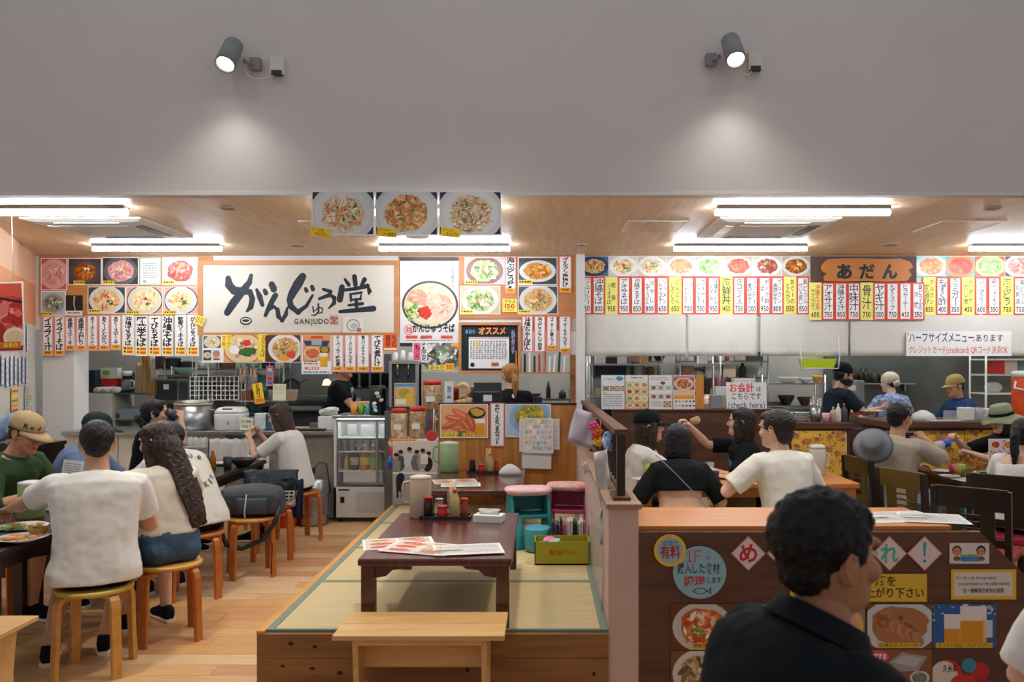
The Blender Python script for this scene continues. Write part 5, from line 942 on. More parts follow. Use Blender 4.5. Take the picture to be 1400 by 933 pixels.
MB().b2((PX(1163, 7.5), 7.6, 0), (PX(1212, 7.5), 7.66, 1.0)).build('low_gate', M['brown'], label='low brown gate panel between the two counters', cat='gate')
# dark chairs with slotted backs
CHM = mat('chair_dark', '#1d1611', .35, col2='#2a2018', vs=4, vst=(1, 1, 6)); CHB = mat('chair_back_olive', '#5c4a1c', .4); RED = mat('red_seat_vinyl', '#9c1c30', .4, var=.06)
def slotchair(X, Y, rz, label, bm=CHM):
    t = empty('chair', label, 'chair', (X, Y, 0), R_(rz), 'dark chairs with slotted backs'); w = .20   # faces local +y
    MB().b2((-w, -.19, .40), (w, .20, .455)).build('seat', RED, t, bevel=.015)
    for sx in (-1, 1):
        MB().b2((sx*w-.018, .16, 0), (sx*w+.018, .20, .42)).build('leg', CHM, t); MB().prism([(-.22, 0), (-.18, 0), (-.185, .42), (-.215, .86), (-.25, .86), (-.225, .42)], sx*w-.018, sx*w+.018, 'x').build('leg', CHM, t)
    MB().prism([(-.238, .74), (-.218, .74), (-.223, .87), (-.247, .87)], -w, w, 'x').build('top_rail', bm, t, bevel=.004); MB().prism([(-.215, .52), (-.20, .52), (-.203, .57), (-.22, .57)], -w, w, 'x').build('bottom_rail', bm, t)
    for x0, x1 in ((-.13, -.05), (.05, .13)): MB().prism([(-.218, .57), (-.205, .57), (-.222, .74), (-.236, .74)], x0, x1, 'x').build('splat', bm, t)
    for z in (.62, .66, .70): MB().box((0, -.222, z), (.10, .014, .012)).build('crossbar', bm, t)
    return t
slotchair(2.75, 6.45, -82, 'dark chair with slotted back left of the beige shirted man', CHB); slotchair(2.73, 5.72, -68, 'dark chair with slotted back behind the grey bag', CHB); slotchair(2.72, 5.0, -40, 'dark chair with slotted back beside the ponytailed woman'); slotchair(3.22, 5.53, -40, 'dark chair under the ponytailed woman at the right edge')
dtable(3.2, 3.82, 6.03, 6.85, .72, 'dark brown table of the right hand diners', mat('table_brown', '#4a2a1e', .3, col2='#5a3626', vs=4, vst=(1, 8, 1)))
# ------------------------------------------------------------------ drinks fridge
fr = empty('drinks_fridge', 'white glass door drinks fridge beside the tatami platform', 'fridge', (PX(495, 8.2), 8.2, 0)); FX0, FX1 = PX(457, 8.2), PX(535, 8.2); fw = (FX1-FX0)/2; WP = M['wplastic']
for q, n_, mm in ((((-fw, 0, .05), (-fw+.03, .5, 1.08)), 'side_wall', WP), (((fw-.03, 0, .05), (fw, .5, 1.08)), 'side_wall', WP), (((-fw, .46, .05), (fw, .5, 1.08)), 'back_wall', WP), (((-fw-.01, -.02, 1.06), (fw+.01, .5, 1.09)), 'top', M['steel']), (((-fw, 0, .05), (fw, .48, .36)), 'base_unit', WP)): MB().b2(*q).build(n_, mm, fr, bevel=.004)
MB().b2((-fw+.05, .05, 1.045), (fw-.05, .08, 1.058)).build('inner_light', mat('fridge_led', '#f4faff', .5, emit=14), fr)
for z in (.52, .72, .86): MB().b2((-fw+.03, .03, z-.008), (fw-.03, .46, z)).build('shelf', WP, fr)
for k, (a, b) in enumerate(((-fw+.02, .16), (.14, fw-.02))):
    g = MB().b2((a+.02, .012+.012*k, .40), (b-.02, .016+.012*k, 1.03)).build('glass_door', M['glass'], fr)
    for q in (((a, .005+.012*k, .38), (b, .025+.012*k, .405)), ((a, .005+.012*k, 1.025), (b, .025+.012*k, 1.05)), ((a, .005+.012*k, .40), (a+.02, .025+.012*k, 1.03)), ((b-.02, .005+.012*k, .40), (b, .025+.012*k, 1.03))): MB().b2(*q).build('door_frame', M['steel'], g)
gr = MB().b2((-.06, -.006, .10), (fw-.04, .002, .31)).build('vent_grille', mat('grille_white', '#c4c4be', .5), fr)
for i in range(9): MB().b2((-.05+i*.034, -.012, .11), (-.05+i*.034+.006, -.004, .30)).build('grille_slat', WP, gr)
MB().b2((-fw+.07, -.008, .20), (-fw+.11, .002, .26)).build('switch', M['black'], fr); MB().b2((-fw+.05, -.006, .325), (-fw+.16, .002, .34)).build('badge', M['dark'], fr)
for sx in (-1, 1):
    MB().lathe([(.02, 0), (.022, .05)], n=10).build('foot', M['black'], fr, loc=(sx*(fw-.05), .06, 0)); MB().lathe([(.02, 0), (.022, .05)], n=10).build('foot', M['black'], fr, loc=(sx*(fw-.05), .42, 0))
def bottle(x, y, z, h, r, body, cap, label, neck=.35, wrap=None, cat='bottle', group=None, kind='pet', name='bottle', capn='cap'):
    t = empty(name, label, cat, (x, y, z), group=group)
    MB().lathe([(r*.85, 0), (r, h*.04), (r, h*.58), (r*.92, h*.66), (r*neck, h*.86), (r*neck, h*.92)], n=18).build('body', body, t)
    if wrap: MB().lathe([(r*1.02, h*.2), (r*1.02, h*.5)], n=18).build('wrap', wrap, t)
    MB().lathe([(r*neck*1.15, h*.9), (r*neck*1.2, h*.99), (r*neck*1.0, h)], n=14).build(capn, cap, t); return t
TEA = mat('dark_tea', '#2a1c12', .15); GOLD = mat('golden_tea', '#b07814', .15); LIME = mat('green_tea', '#9aa028', .15); YEL2 = mat('yellow_plastic', '#e2b418', .35); GRN = mat('green_plastic', '#6fae2c', .35); REDP = mat('red_plastic', '#c42a20', .35); BLUEP = mat('blue_plastic', '#2458b8', .35); WOOD2 = mat('light_wood', '#d8b48a', .5)
for lb, dx, h, r, bm_, cm, wr in (('small yellow mustard bottle in the fridge', -.19, .17, .025, YEL2, GRN, None), ('tall dark tea bottle in the fridge', -.105, .27, .048, TEA, WP, mat('beige_wrap', '#b8a888', .6)), ('tall golden tea bottle in the fridge', -.005, .27, .048, GOLD, WP, YEL2), ('tall green labelled tea bottle in the fridge', .095, .27, .048, GOLD, WP, GRN), ('yellow juice bottle at the right of the fridge shelf', .15, .22, .032, LIME, YEL2, None)):
    bottle(PX(495, 8.2)+dx, 8.33, .52, h, r, bm_, cm, lb, wrap=wr, group='bottles in the fridge')
for i in range(5): bottle(PX(495, 8.2)-.20+i*.075, 8.30, .72, .11, .027, mat('tin_can', '#8a7a70', .3, metal=.4) if i < 2 else M['clearp'], WP, 'small jar with white lid on the upper fridge shelf, %s from the left' % ORD[i], neck=.9, group='jars on the fridge shelf', name='jar')
MB().b2((-.2, 0, 0), (.2, .004, .11)).build('note', M['white'], loc=(PX(495, 8.2), 8.24, .40), label='white paper strip behind the fridge glass', cat='paper')
for i, (x, r) in enumerate(((-.14, .05), (.02, .07), (.2, .055))): MB().lathe([(r*.8, 0), (r, .02), (r, .12), (r*.9, .13)], n=18).build('glass_jug', M['clearp'], loc=(PX(495, 8.2)+x, 8.36, .86), label='clear glass jar on the top fridge shelf, %s' % ('left', 'middle', 'right')[i], cat='jar', group='glass jars in the fridge')
# ------------------------------------------------------------------ table ware
def jug(x, y, z, h, r, m, lid, label, hs=-1, name='jug'):
    t = empty(name, label, 'jug', (x, y, z)); MB().lathe([(r*.92, 0), (r, .01), (r*.98, h*.9), (r*.9, h*.93)], n=24).build('body', m, t); MB().lathe([(r*.96, h*.9), (r*.98, h*.97), (r*.5, h)], n=24).build('lid', lid, t)
    MB().tube([(hs*r*.95, 0, h*.84), (hs*r*1.5, 0, h*.82), (hs*r*1.6, 0, h*.7), (hs*r*1.58, 0, h*.42), (hs*r*1.4, 0, h*.34), (hs*r*.95, 0, h*.33)], .010, 8).build('handle', m, t); return t
def at(px, Y, z): return PX(px, Y), Y, z
BEI = mat('beige_plastic', '#b09c86', .45); jug(PX(575, 4.86), 4.86, TT, .255, .066, BEI, mat('pale_beige', '#c8b8a6', .4), 'beige plastic water jug on the near low table')
GJ = mat('sage_plastic', '#90a878', .45); jug(PX(614, 6.95), 6.95, TT, .26, .085, GJ, mat('pale_sage', '#c4cdb4', .4), 'sage green water jug on the far low table')
jug(PX(43, 4.75), 4.75, .70, .22, .072, mat('olive_green_plastic', '#8a9c5c', .45), WP, 'green water jug with white lid on the left table', 1)
def tray(x, y, z, w, d, label, m): return MB().b2((-w/2, -d/2, 0), (w/2, d/2, .008)).b2((-w/2, -d/2, .008), (-w/2+.008, d/2, .022)).b2((w/2-.008, -d/2, .008), (w/2, d/2, .022)).b2((-w/2, -d/2, .008), (w/2, -d/2+.008, .022)).b2((-w/2, d/2-.008, .008), (w/2, d/2, .022)).build('tray', m, loc=(x, y, z), label=label, cat='tray')
def condiments(px, Y, z, where, k=1.):
    x = PX(px, Y); tray(x, Y, z, .30*k, .12*k, 'black condiment tray on the %s' % where, M['black'])
    g = 'condiments on the %s' % where; zz = z+.008
    bottle(x-.105*k, Y-.01, zz, .125*k, .028*k, TEA, REDP, 'soy sauce bottle with red cap on the %s' % where, neck=.8, group=g); bottle(x-.045*k, Y+.025, zz, .11*k, .026*k, M['clearp'], M['chrome'], 'glass sugar jar with metal lid on the %s' % where, neck=.85, group=g, name='jar')
    bottle(x-.02*k, Y-.03, zz, .075*k, .03*k, REDP, REDP, 'squat red spice tub on the %s' % where, neck=.9, group=g, name='tub'); bottle(x+.055*k, Y-.02, zz, .17*k, .03*k, mat('chili_glass', '#b8a060', .15), REDP, 'tall sauce bottle with red top on the %s' % where, neck=.4, group=g); bottle(x+.11*k, Y, zz, .115*k, .02*k, mat('pepper_red', '#a83a24', .4), REDP, 'slim red pepper shaker on the %s' % where, neck=.9, group=g, name='shaker')
    t = empty('chopstick_holder', 'clear holder with wooden chopsticks on the %s' % where, 'chopstick holder', (x+.035*k, Y+.03, zz)); MB().lathe([(.03*k, 0), (.033*k, .15*k)], n=6, sm=False).build('holder', M['clearp'], t)
    for i in range(7): a = i*.9; MB().tube([(.012*math.cos(a), .012*math.sin(a), .004), (.018*math.cos(a), .018*math.sin(a), .21*k)], .003, 5).build('chopstick', WOOD2, t)
condiments(610, 4.82, TT, 'near low table'); condiments(662, 6.85, TT, 'far low table', .95)
def tissuebox(x, y, z, rz, label):
    t = empty('tissue_box', label, 'tissue box', (x, y, z), R_(rz)); MB().b2((-.085, -.05, 0), (.085, .05, .045)).build('box', WP, t, bevel=.004); q = MB(); q.loft([[(a*math.cos(k*.785)*1.6, b_*math.sin(k*.785), z_+.006*math.sin(k*3)) for k in range(8)] for a, b_, z_ in ((.04, .02, .045), (.035, .012, .06), (.045, .004, .075))]); q.build('tissue', M['white'], t)
tissuebox(PX(669, 4.72), 4.72, TT, -12, 'white tissue box on the near low table')
q = MB(); q.loft([[(w*math.cos(k*.628)*(1+.12*math.sin(k*2.3)), d*math.sin(k*.628), z) for k in range(10)] for w, d, z in ((.10, .06, 0), (.10, .06, .03), (.07, .045, .06), (.03, .02, .085), (.008, .008, .09))]); q.build('napkin_bag', WP, loc=(PX(697, 6.75), 6.75, TT), label='white napkin bag on the far low table', cat='napkins')
def sheet(px, Y, z, w, d, rz, label, seed, style=0, dz=0):
    k = 5./FPX; cv = Cv(0, 0, w/k, d/k, 5., '#e8e4dc', th=.002); rr = random.Random(seed); ww, hh = cv.w, cv.h
    if style == 0:
        for i in range(2):
            for j in range(3): food(cv, 2+i*(ww-4)/2+1, 2+j*(hh-4)/3+1, (i+1)*(ww-4)/2, 2+(j+1)*(hh-4)/3-1.5, rr.choice(['red', 'noodle', 'lobster', 'sausage', 'beef']), '#c8b8a8', '#d8c4b0', seed+i+j, n=16)
    else: dots(cv, 3, 3, ww-3, hh-3, 12, '#a8a8a4', rr); cv.rect(4, hh*.5, ww*.4, hh*.62, '#d8d0b0')
    return cv.build('menu_sheet', label, 'menu', loc=(PX(px, Y), Y, z+.002+dz), lean=-90, yaw=rz)
sheet(545, 4.14, TT, .36, .25, 14, 'menu sheet with dish photos at the left of the near table', 1); sheet(577, 4.02, TT, .36, .25, -18, 'menu sheet with dish photos overlapping in the middle', 2, 0, .003); sheet(640, 3.98, TT, .34, .22, 10, 'plain white menu sheet at the right of the near table', 3, 1, .006)
sheet(622, 6.35, TT, .34, .25, 12, 'dish photo menu sheet on the far low table', 4); sheet(630, 6.15, TT, .30, .2, 6, 'plain sheet at the front of the far low table', 5, 1, .003)
sheet(1222, 4.05, SHZ, .42, .28, 8, 'open white menu booklet on the orange shelf', 6, 1); sheet(1275, 4.0, SHZ, .30, .26, -14, 'pink edged menu sheet on the orange shelf', 7, 1, .003)
# poster with a crowd photo left of the wood panel
cv = Cv(537, 603, 598, 690, 7.19, '#d8d4cc', th=.004); cv.rect(0, 2, 61, 43, '#c8c0b4'); rr = random.Random(5); cv.rect(0, 2, 61, 12, '#d8ccb8')
for x, y, c in ((10, 26, '#4a5258'), (22, 22, '#c8c8c4'), (32, 26, '#6a6a70'), (48, 28, '#1c2024'), (40, 24, '#a89484'), (4, 30, '#8a8478')): cv.ell(x, y+4, 7, 11, c, 14, .1, rr); cv.ell(x+1, y-9, 3.2, 3.8, '#b08a70', 12); cv.ell(x+1, y-11, 3.4, 2.6, '#1c1816', 12)
cv.rect(38, 18, 48, 32, '#dcd8d4'); cv.rect(0, 43, 61, 45, '#e8e8e4'); cv.rect(0, 45, 61, 87, '#a8a49c'); cv.ell(10, 56, 6, 14, '#1c2024', 14, .15, rr); cv.rect(5, 60, 8, 78, '#23262a'); cv.rect(11, 60, 14, 78, '#23262a'); cv.build('photo_poster', 'poster of a crowd photo at the end of the wood panel', 'poster', m='gloss')
# ------------------------------------------------------------------ children's things on the tatami
TEAL = mat('teal_plastic', '#2a8a8c', .35); AQUA = mat('aqua_plastic', '#4aa6b8', .35, alpha=.9); OLV = mat('olive_box', '#a8a024', .4)
def kidchair(px, Y, rz, m, cm, label):
    t = empty('child_chair', label, 'chair', (PX(px, Y), Y, PZt+.002), R_(rz)); 
    for sx in (-1, 1): MB().prism([(-.13, 0), (-.07, 0), (-.05, .12), (.05, .12), (.07, 0), (.13, 0), (.12, .2), (.08, .34), (-.08, .34), (-.12, .2)], sx*.13-.012, sx*.13+.012, 'x').build('side_panel', m, t, bevel=.006)
    MB().b2((-.13, -.11, .17), (.13, .11, .195)).build('seat', m, t, bevel=.006); MB().b2((-.13, .08, .2), (.13, .105, .36)).build('backrest', m, t, bevel=.008)
    q = MB(); q.loft([ring(V((0, 0, z)), None, V((0, 1, 0)), V((1, 0, 0)), w, d, d, 20, 3) for z, w, d in ((.335, .15, .12), (.36, .17, .14), (.375, .16, .13), (.38, .12, .09))]); q.build('cushion_cover', cm, t)
kidchair(722, 5.75, 12, TEAL, mat('pink_towel', '#d8a0a0', .9, col2='#e8c4c0', vs=14, bump=.4, bs=20), 'teal child chair draped with a pink towel'); kidchair(778, 5.95, -8, mat('rose_plastic', '#b84a6c', .4), mat('floral_cover', '#d8c8a4', .9, col2='#d8788c', vs=22), 'child chair with a floral cover behind the yellow box')
MB().lathe([(.07, 0), (.085, .01), (.09, .15), (.086, .16)], n=20).build('bucket', AQUA, loc=(PX(735, 5.42), 5.42, PZt+.002), label='aqua plastic bucket beside the yellow box', cat='bucket')
MB().lathe([(.075, 0), (.07, .01), (.045, .20), (.03, .21)], n=18).build('step_cone', TEAL, loc=(PX(704, 5.5), 5.5, PZt+.002), label='teal plastic cone shaped stool beside the table', cat='stool')
yb = empty('storage_box', 'yellow green storage box with red lettering on the tatami', 'box', (PX(768, 5.13), 5.13, PZt+.002)); bw = .172
for q in (((-bw, -.10, 0), (bw, .10, .008)), ((-bw, -.10, 0), (bw, -.094, .145)), ((-bw, .094, 0), (bw, .10, .145)), ((-bw, -.10, 0), (-bw+.006, .10, .145)), ((bw-.006, -.10, 0), (bw, .10, .145))): MB().b2(*q).build('wall', OLV, yb)
cv = Cv(750, 752, 788, 760, 5.03, '#a8a024', th=.0006); cv.htext('取り皿フリー', 2, .5, 36, 7.5, '#b03c20', .03); child(cv.build('lettering', loc=(PX(768, 5.13), 5.13-.1005, PZt+.08)), yb)
rr = random.Random(3)
for i in range(7): MB().lathe([(.02, 0), (.04, .025), (.043, .03), (.038, .03)], n=14).build('small_bowl', [AQUA, mat('pinkp', '#d87aa0', .4), mat('mint', '#8ac8b0', .4), WP][i % 4], loc=(PX(768, 5.13)-.11+.035*(i % 4), 5.10+.05*(i//4), PZt+.085+.012*(i % 3)), rot=(rr.uniform(-20, 20), rr.uniform(-20, 20), 0), label='small plastic bowl in the yellow box, %s of seven' % ORD[i], cat='bowl', group='bowls in the yellow box')
for i in range(12): MB().b2((-.008, -.07, 0), (.008, .07, .19+.03*rr.random())).build('picture_book', [M['black'], M['dark'], mat('bookpink', '#b84a7c', .5), mat('bookwhite', '#c8c4bc', .5), mat('bookblue', '#3a4a7a', .5)][rr.randrange(5)], loc=(PX(757, 5.4)+i*.0185, 5.40, PZt+.002), rot=(0, rr.uniform(-4, 4), 0), label='thin picture book standing behind the yellow box, %s from the left' % ORD[i], cat='book', group='picture books behind the yellow box')
MB().b2((-.004, -.55, 0), (.0, .55, .36)).build('clear_sheet', M['clearp'], loc=(.30, 4.6, PZt+.003), rot=(0, 3, 0), label='clear plastic sheet leaning on the partition wall', cat='sheet')
# things hung on the lattice fence
def hung(px, py, Y, w, h, m, label, cat, rot=(0, 0, 0), wave=.01, name='paper', th=.003):
    q = MB(); A = []
    for j in range(7): A.append([(-w/2+w*k/6, wave*math.sin(k*1.1+j*.7), h/2-h*j/6) for k in range(7)])
    q.loft(A, caps=False, closed=False); o = q.build(name, m, loc=(PX(px, Y), Y, PZ(py, Y)), rot=rot, label=label, cat=cat); s_ = o.modifiers.new('s', 'SOLIDIFY'); s_.thickness = th; return o
hung(798, 586, 5.6, .20, .24, mat('lilac_paper', '#b8b0bc', .6), 'pale lilac paper folder hung on the lattice fence', 'folder', (0, 18, 24), .012, 'paper_folder'); hung(833, 604, 4.35, .07, .10, mat('blue_white_check', '#3a68c0', .7, col2='#d0dcf0', vs=60), 'blue and white ribbon bow on the near lattice end', 'ribbon', (0, 10, 30), .02, 'ribbon', .01)
hung(826, 660, 4.25, .10, .34, mat('print_sheet', '#c8c4c0', .5, col2='#d8d6d4', vs=30), 'narrow clear pocket of leaflets hanging by the partition end', 'leaflet', (0, -10, 40), .008, 'leaflet_pocket'); hung(828, 720, 4.15, .07, .18, mat('tissue_sheet', '#b8b4b4', .5), 'crumpled plastic bag hanging on the partition wall', 'bag', (0, 8, 30), .02, 'plastic_bag')
for i, (px, py, c, lb) in enumerate(((812, 583, '#d83c7c', 'pink paper flower'), (817, 590, '#e0762c', 'orange paper flower'), (818, 604, '#e8b828', 'yellow paper flower'), (815, 596, '#c8402c', 'red paper flower'))):
    q = MB(); [q.ell((.018*math.cos(k*1.256), 0, .018*math.sin(k*1.256)), (.015, .008, .015), 8, 6) for k in range(5)]; q.ell((0, -.006, 0), .009, 8, 6); q.build('paper_flower', mat('flower%d' % i, c, .7), loc=(PX(px, 4.75), 4.75, PZ(py, 4.75)), label=lb+' garland on the lattice fence', cat='decoration')
MB().tube([(.352, 4.75, 1.28), (.347, 4.75, 1.1), (.35, 4.76, 1.08)], .004, 6).build('garland_string', REDP, label='red string of the paper flower garland', cat='string')
hung(788, 601, 6.6, .05, .10, M['white'], 'small white tag near the wood panel corner', 'tag', (0, 15, 20)); hung(800, 640, 5.0, .05, .07, M['white'], 'small white paper tag stuck to the partition wall', 'tag', (0, -20, 60), .002)
# ------------------------------------------------------------------ people
WT = cloth('white_cotton', '#e2ddd4', .03); NV = cloth('navy_cotton', '#141c26'); BK = cloth('black_cotton', '#101418', .04); DN = cloth('denim', '#42586e', .16, bump=.3, bs=90); CRM = cloth('cream_cotton', '#d8cdbc'); GRS = cloth('green_shirt', '#34492c', .08)
BLS = cloth('slate_blue_shirt', '#6a7f9c', .06); WS = cloth('sweatshirt_white', '#dad5cb', .03); BG = cloth('beige_cotton', '#b9ad98', .05); GRY = cloth('grey_patterned', '#5c5e62', .3); KHK = cloth('khaki_cotton', '#9c8a54', .1); BLU = cloth('blue_tee', '#1c3a62', .05)
PAT = mat('blue_leaf_print', '#33588f', .85, col2='#b4c4dc', vs=22, detail=3); MIX = mat('orange_print', '#c8602c', .85, col2='#e8e0d4', vs=25)
def longhair(L, w=.10, thick=.05, back=-.05, side=0, tip=.06, sl=0.):
    def fn(h, HM):
        n = 7; secs = [(.17, -.03, .078, .078)]
        for i in range(n+1): t = i/n; secs.append((.10-(L+.10)*t, back*(.7+1.1*t)-sl*t, (w+.012*math.sin(t*3.1))*(1-t)+tip*t, (.085-.0*t)*(1-t)**.6+thick*.35*t+.012))
        h.loft([ring(V((side*max(0, .1-z), cy, z)), None, V((0, 1, 0)), V((1, 0, 0)), a, d, d, 18, 2.2) for z, cy, a, d in secs])
        rr = random.Random(4)
        if L > .3:
            for i in range(16):
                a = rr.uniform(-1, 1); e = rr.uniform(.82, 1.04); h.tube([(a*.07, -.085, .12), (a*.10+side*.1, back*1.1-sl*.25-.035, -.02), (a*.115+side*.3, back*1.5-sl*.6-.03, -L*.5), (a*.085+side*(L*e), back*1.8-sl*e-.02, -L*e)], [.012, .016, .014, .003], 6)
        for sd in (-1, 1): h.tube([(sd*.07, .03, .15), (sd*.082, .02, .08), (sd*.085, .0, 0), (sd*.075, -.01, -L*.5), (sd*.06, -.02, -L*.8)], [.018, .026, .03, .026, .008], 8)
    return fn
def tail(z0, L, r=.035, y0=-.115):
    def fn(h, HM): h.ell((0, y0+.005, z0), (.028, .025, .028), 10, 8); h.tube([(0, y0, z0), (0, y0-.04, z0-.01), (0, y0-.055, z0-.06), (0, y0-.045, z0-L*.6), (0, y0-.03, z0-L)], [.022, .03, r, r*.9, .008], 10)
    return fn
def bun(h, HM): h.ell((0, -.125, .07), (.052, .042, .042), 12, 8); h.ell((0, -.09, .03), (.06, .04, .05), 12, 8)
person('man in a white T-shirt seen from behind on the front stool', -2.34, 4.22, 0, 24, hip=.535, s=1.0, fat=1.14, lean=(2, 20), head=(6, 6, 0), arms={-1: dict(h=(-.46, .50, .80), pole=(-.8, -.2, -.6)), 1: dict(h=(.10, .36, .78))}, skin='b', top=WT, sleeve=.72, hem=-.12, bottom=NV, blen=.85, shoe=BK, legs={-1: ((-.16, .40, .50), (-.24, .22, .085)), 1: ((.13, .42, .50), (.02, .30, .085))})
person('long haired woman in white top and denim skirt on a stool', -2.19, 4.73, 0, 48, hip=.535, s=.95, sex='f', lean=(4, 20), head=(34, 6, 0), arms={-1: dict(h=(-.14, .44, .80), curl=50), 1: dict(h=(.16, .40, .76))}, skin='a', top=CRM, sleeve=.60, hem=.15, waist=.24, bottom=DN, blen=1.25, shoe=BK, hair='long', hcol='ombre', hairfn=longhair(.42, .10, .035, -.062, .05, .075, .09))
r3, hm3, at3, A3 = person('person leaning forward in a white printed sweatshirt', -2.40, 5.60, 0, 64, hip=.535, s=1.0, fat=1.18, lean=(14, 58), head=(10, -14, 0), arms={-1: dict(h=(-.2, .62, .78)), 1: dict(h=(.22, .60, .78), pole=(.9, -.2, -.4))}, top=WS, sleeve=1.8, hem=-.13, bottom=BK, blen=.9, shoe=BK)
person('woman in black drinking from a dark cup behind the left table', -3.41, 6.9, 0, -72, hip=.56, s=.97, sex='f', lean=(4, 13), head=(8, -2, 0), arms={1: dict(h=(.055, .30, 1.145), pole=(.5, .3, -.8), curl=48, nrm=(.8, .5, .2)), -1: dict(h=(-.15, .40, .80))}, top=BK, sleeve=.7, bottom=BK, shoe=BK, hair='bun', hairfn=bun)
person('woman in white holding chopsticks on the far stool', -2.24, 7.38, 0, 82, hip=.535, s=.95, sex='f', lean=(6, 24), head=(0, 12, 0), arms={-1: dict(h=(-.06, .43, .94), pole=(-.5, -.2, -.8), curl=40, nrm=(-.5, .2, .8)), 1: dict(h=(.05, .40, .98), pole=(.5, -.1, -.8), curl=50)}, top=WT, sleeve=.8, hem=-.12, bottom=NV, shoe=BK, hair='long', hcol='brown', hairfn=longhair(.14, .095, .06, -.03, 0, .075))
gm, ghm, _, _ = person('man in a tan cap and green shirt at the far left', -3.55, 5.25, 0, -98, hip=.54, s=1.0, lean=(8, 26), head=(0, 22, 0), arms={-1: dict(h=(-.18, .45, .78)), 1: dict(h=(.16, .42, .80))}, skin='b', top=GRS, sleeve=1.3, bottom=NV, shoe=BK, hat=cap_hat(cloth('tan_cap', '#b89c74', .05)))
person('person in a slate blue shirt and dark green cap bending down', -3.68, 6.12, 0, -84, hip=.54, s=.98, lean=(14, 46), head=(0, 10, 0), arms={-1: dict(h=(-.18, .55, .76)), 1: dict(h=(.16, .52, .76))}, top=BLS, sleeve=1.1, bottom=NV, shoe=BK, hat=cap_hat(cloth('green_cap', '#23352c', .05)))
bst_, _, bat, _ = person('blond staff member with a ponytail behind the wood panel', -.29, 8.0, 0, 14, hip=.875, s=.96, sex='f', legs='stand', lean=(2, 8), head=(4, 6, 0), top=BK, sleeve=.8, bottom=BK, blen=1.9, shoe=BK, hair='ponylow', hcol='blond', hairfn=tail(.10, .22, .034), arms={-1: dict(h=(-.2, .35, 1.05)), 1: dict(h=(.2, .35, 1.05))})
ck_, _, ckat, _ = person('cook in a black printed T-shirt behind the left kitchen counter', PX(462, 9.35), 9.35, 0, -95, hip=.92, s=1.0, legs='stand', lean=(3, 8), arms={1: dict(h=(.10, .46, 1.17), pole=(.4, -.2, -.8)), -1: dict(h=(-.2, .3, 1.05))}, skin='b', top=BK, sleeve=.7, bottom=BK, blen=1.9, shoe=BK)
# right shop diners on the raised floor
person('woman in a black cap and white shirt resting her chin on her hand', PX(866, 6.15), 6.15, R2, -88, hip=.11, s=.97, sex='f', legs='cross', lean=(4, 20), head=(4, -2, 0), arms={1: dict(h=(.03, .30, .585), pole=(.35, .25, -.9), curl=70, nrm=(.6, .6, -.3)), -1: dict(h=(-.1, .45, .40))}, top=WT, sleeve=.9, bottom=GRY, hair='long', hcol='brown', hairfn=longhair(.22, .09, .05, -.03, 0, .06), hat=cap_hat(cloth('black_cap', '#10171a', .03)))
person('dark bob haired woman in black whose lower back shows', PX(931, 5.40), 5.40, R2, 0, hip=.10, s=.92, sex='f', legs='cross', lean=(6, 20), head=(-4, 4, 0), top=BK, sleeve=.95, hem=.54, bottom=GRY, blen=1.5, hair='bob', fat=1.12, arms={-1: dict(h=(-.26, .20, .12)), 1: dict(h=(.26, .20, .12))})
hw_, _, hwat, _ = person('woman in a black printed T-shirt raising a piece of food', PX(1026, 6.5), 6.55, R2, 84, hip=.11, s=.96, sex='f', legs='cross', lean=(2, 10), head=(-14, -4, 0), arms={1: dict(h=(.10, .47, .70), pole=(.5, .1, -.9), curl=35, nrm=(.3, -.8, .2)), -1: dict(h=(-.18, .36, .38))}, top=BK, sleeve=.85, bottom=KHK, hair='long', hcol='dark', hairfn=longhair(.15, .092, .06, -.03, 0, .075))
person('short haired man in a white T-shirt seen from behind at the right', PX(1080, 5.30), 5.30, R2, 22, hip=.11, s=1.03, legs='cross', lean=(4, 20), head=(22, 4, 0), arms={-1: dict(h=(-.20, .36, .38), pole=(-.9, -.2, -.5)), 1: dict(h=(.22, .34, .38))}, top=WT, sleeve=.8, hem=-.16, bottom=KHK, hcol='dark', hairfn=lambda h, HM: (h.ell((0, -.025, .15), (.090, .108, .092), 20, 14), h.ell((0, -.06, .085), (.07, .05, .07), 14, 10)))
person('staff member with black hair behind the menu sheets', PX(955, 8.75), 8.75, 0, 168, hip=.83, s=.92, sex='f', legs='stand', lean=(2, 10), head=(0, 18, 0), top=MIX, sleeve=.8, bottom=BK, blen=1.9, shoe=BK, hair='bob', arms={-1: dict(h=(-.2, .3, 1.0)), 1: dict(h=(.2, .3, 1.0))})
def bandana(m):
    f = cap_hat(m, brim=0, high=.012)
    def fn(root, HM):
        f(root, HM); q = MB(); q.X = HM; q.loft([ring(V((0, 0, z)), None, V((0, 1, 0)), V((1, 0, 0)), w, d, .06, 20, 2.2) for z, w, d in ((.012, .050, .100), (.04, .064, .112), (.07, .073, .118), (.09, .074, .112))]); q.build('face_mask', M['black'], root)
    return fn
person('cook in black cap and face mask holding out a plate', PX(1140, 8.9), 8.9, 0, -84, hip=.86, s=.97, legs='stand', lean=(3, 14), head=(0, 10, 0), arms={1: dict(h=(.12, .46, 1.13), pole=(.5, -.1, -.8), nrm=(.3, -.3, -.9)), -1: dict(h=(-.1, .40, 1.08))}, skin='b', top=cloth('dark_teal_tee', '#16222c', .05), sleeve=.75, bottom=BK, blen=1.9, shoe=BK, hat=bandana(BK))
def scarf(root, HM): q = MB(); q.X = HM; q.ell((0, -.02, .155), (.092, .112, .092), 20, 14); q.ell((0, -.10, .10), (.05, .045, .045), 12, 8); q.build('head_scarf', mat('floral_scarf', '#e2ddd0', .9, col2='#b8a878', vs=60), root)
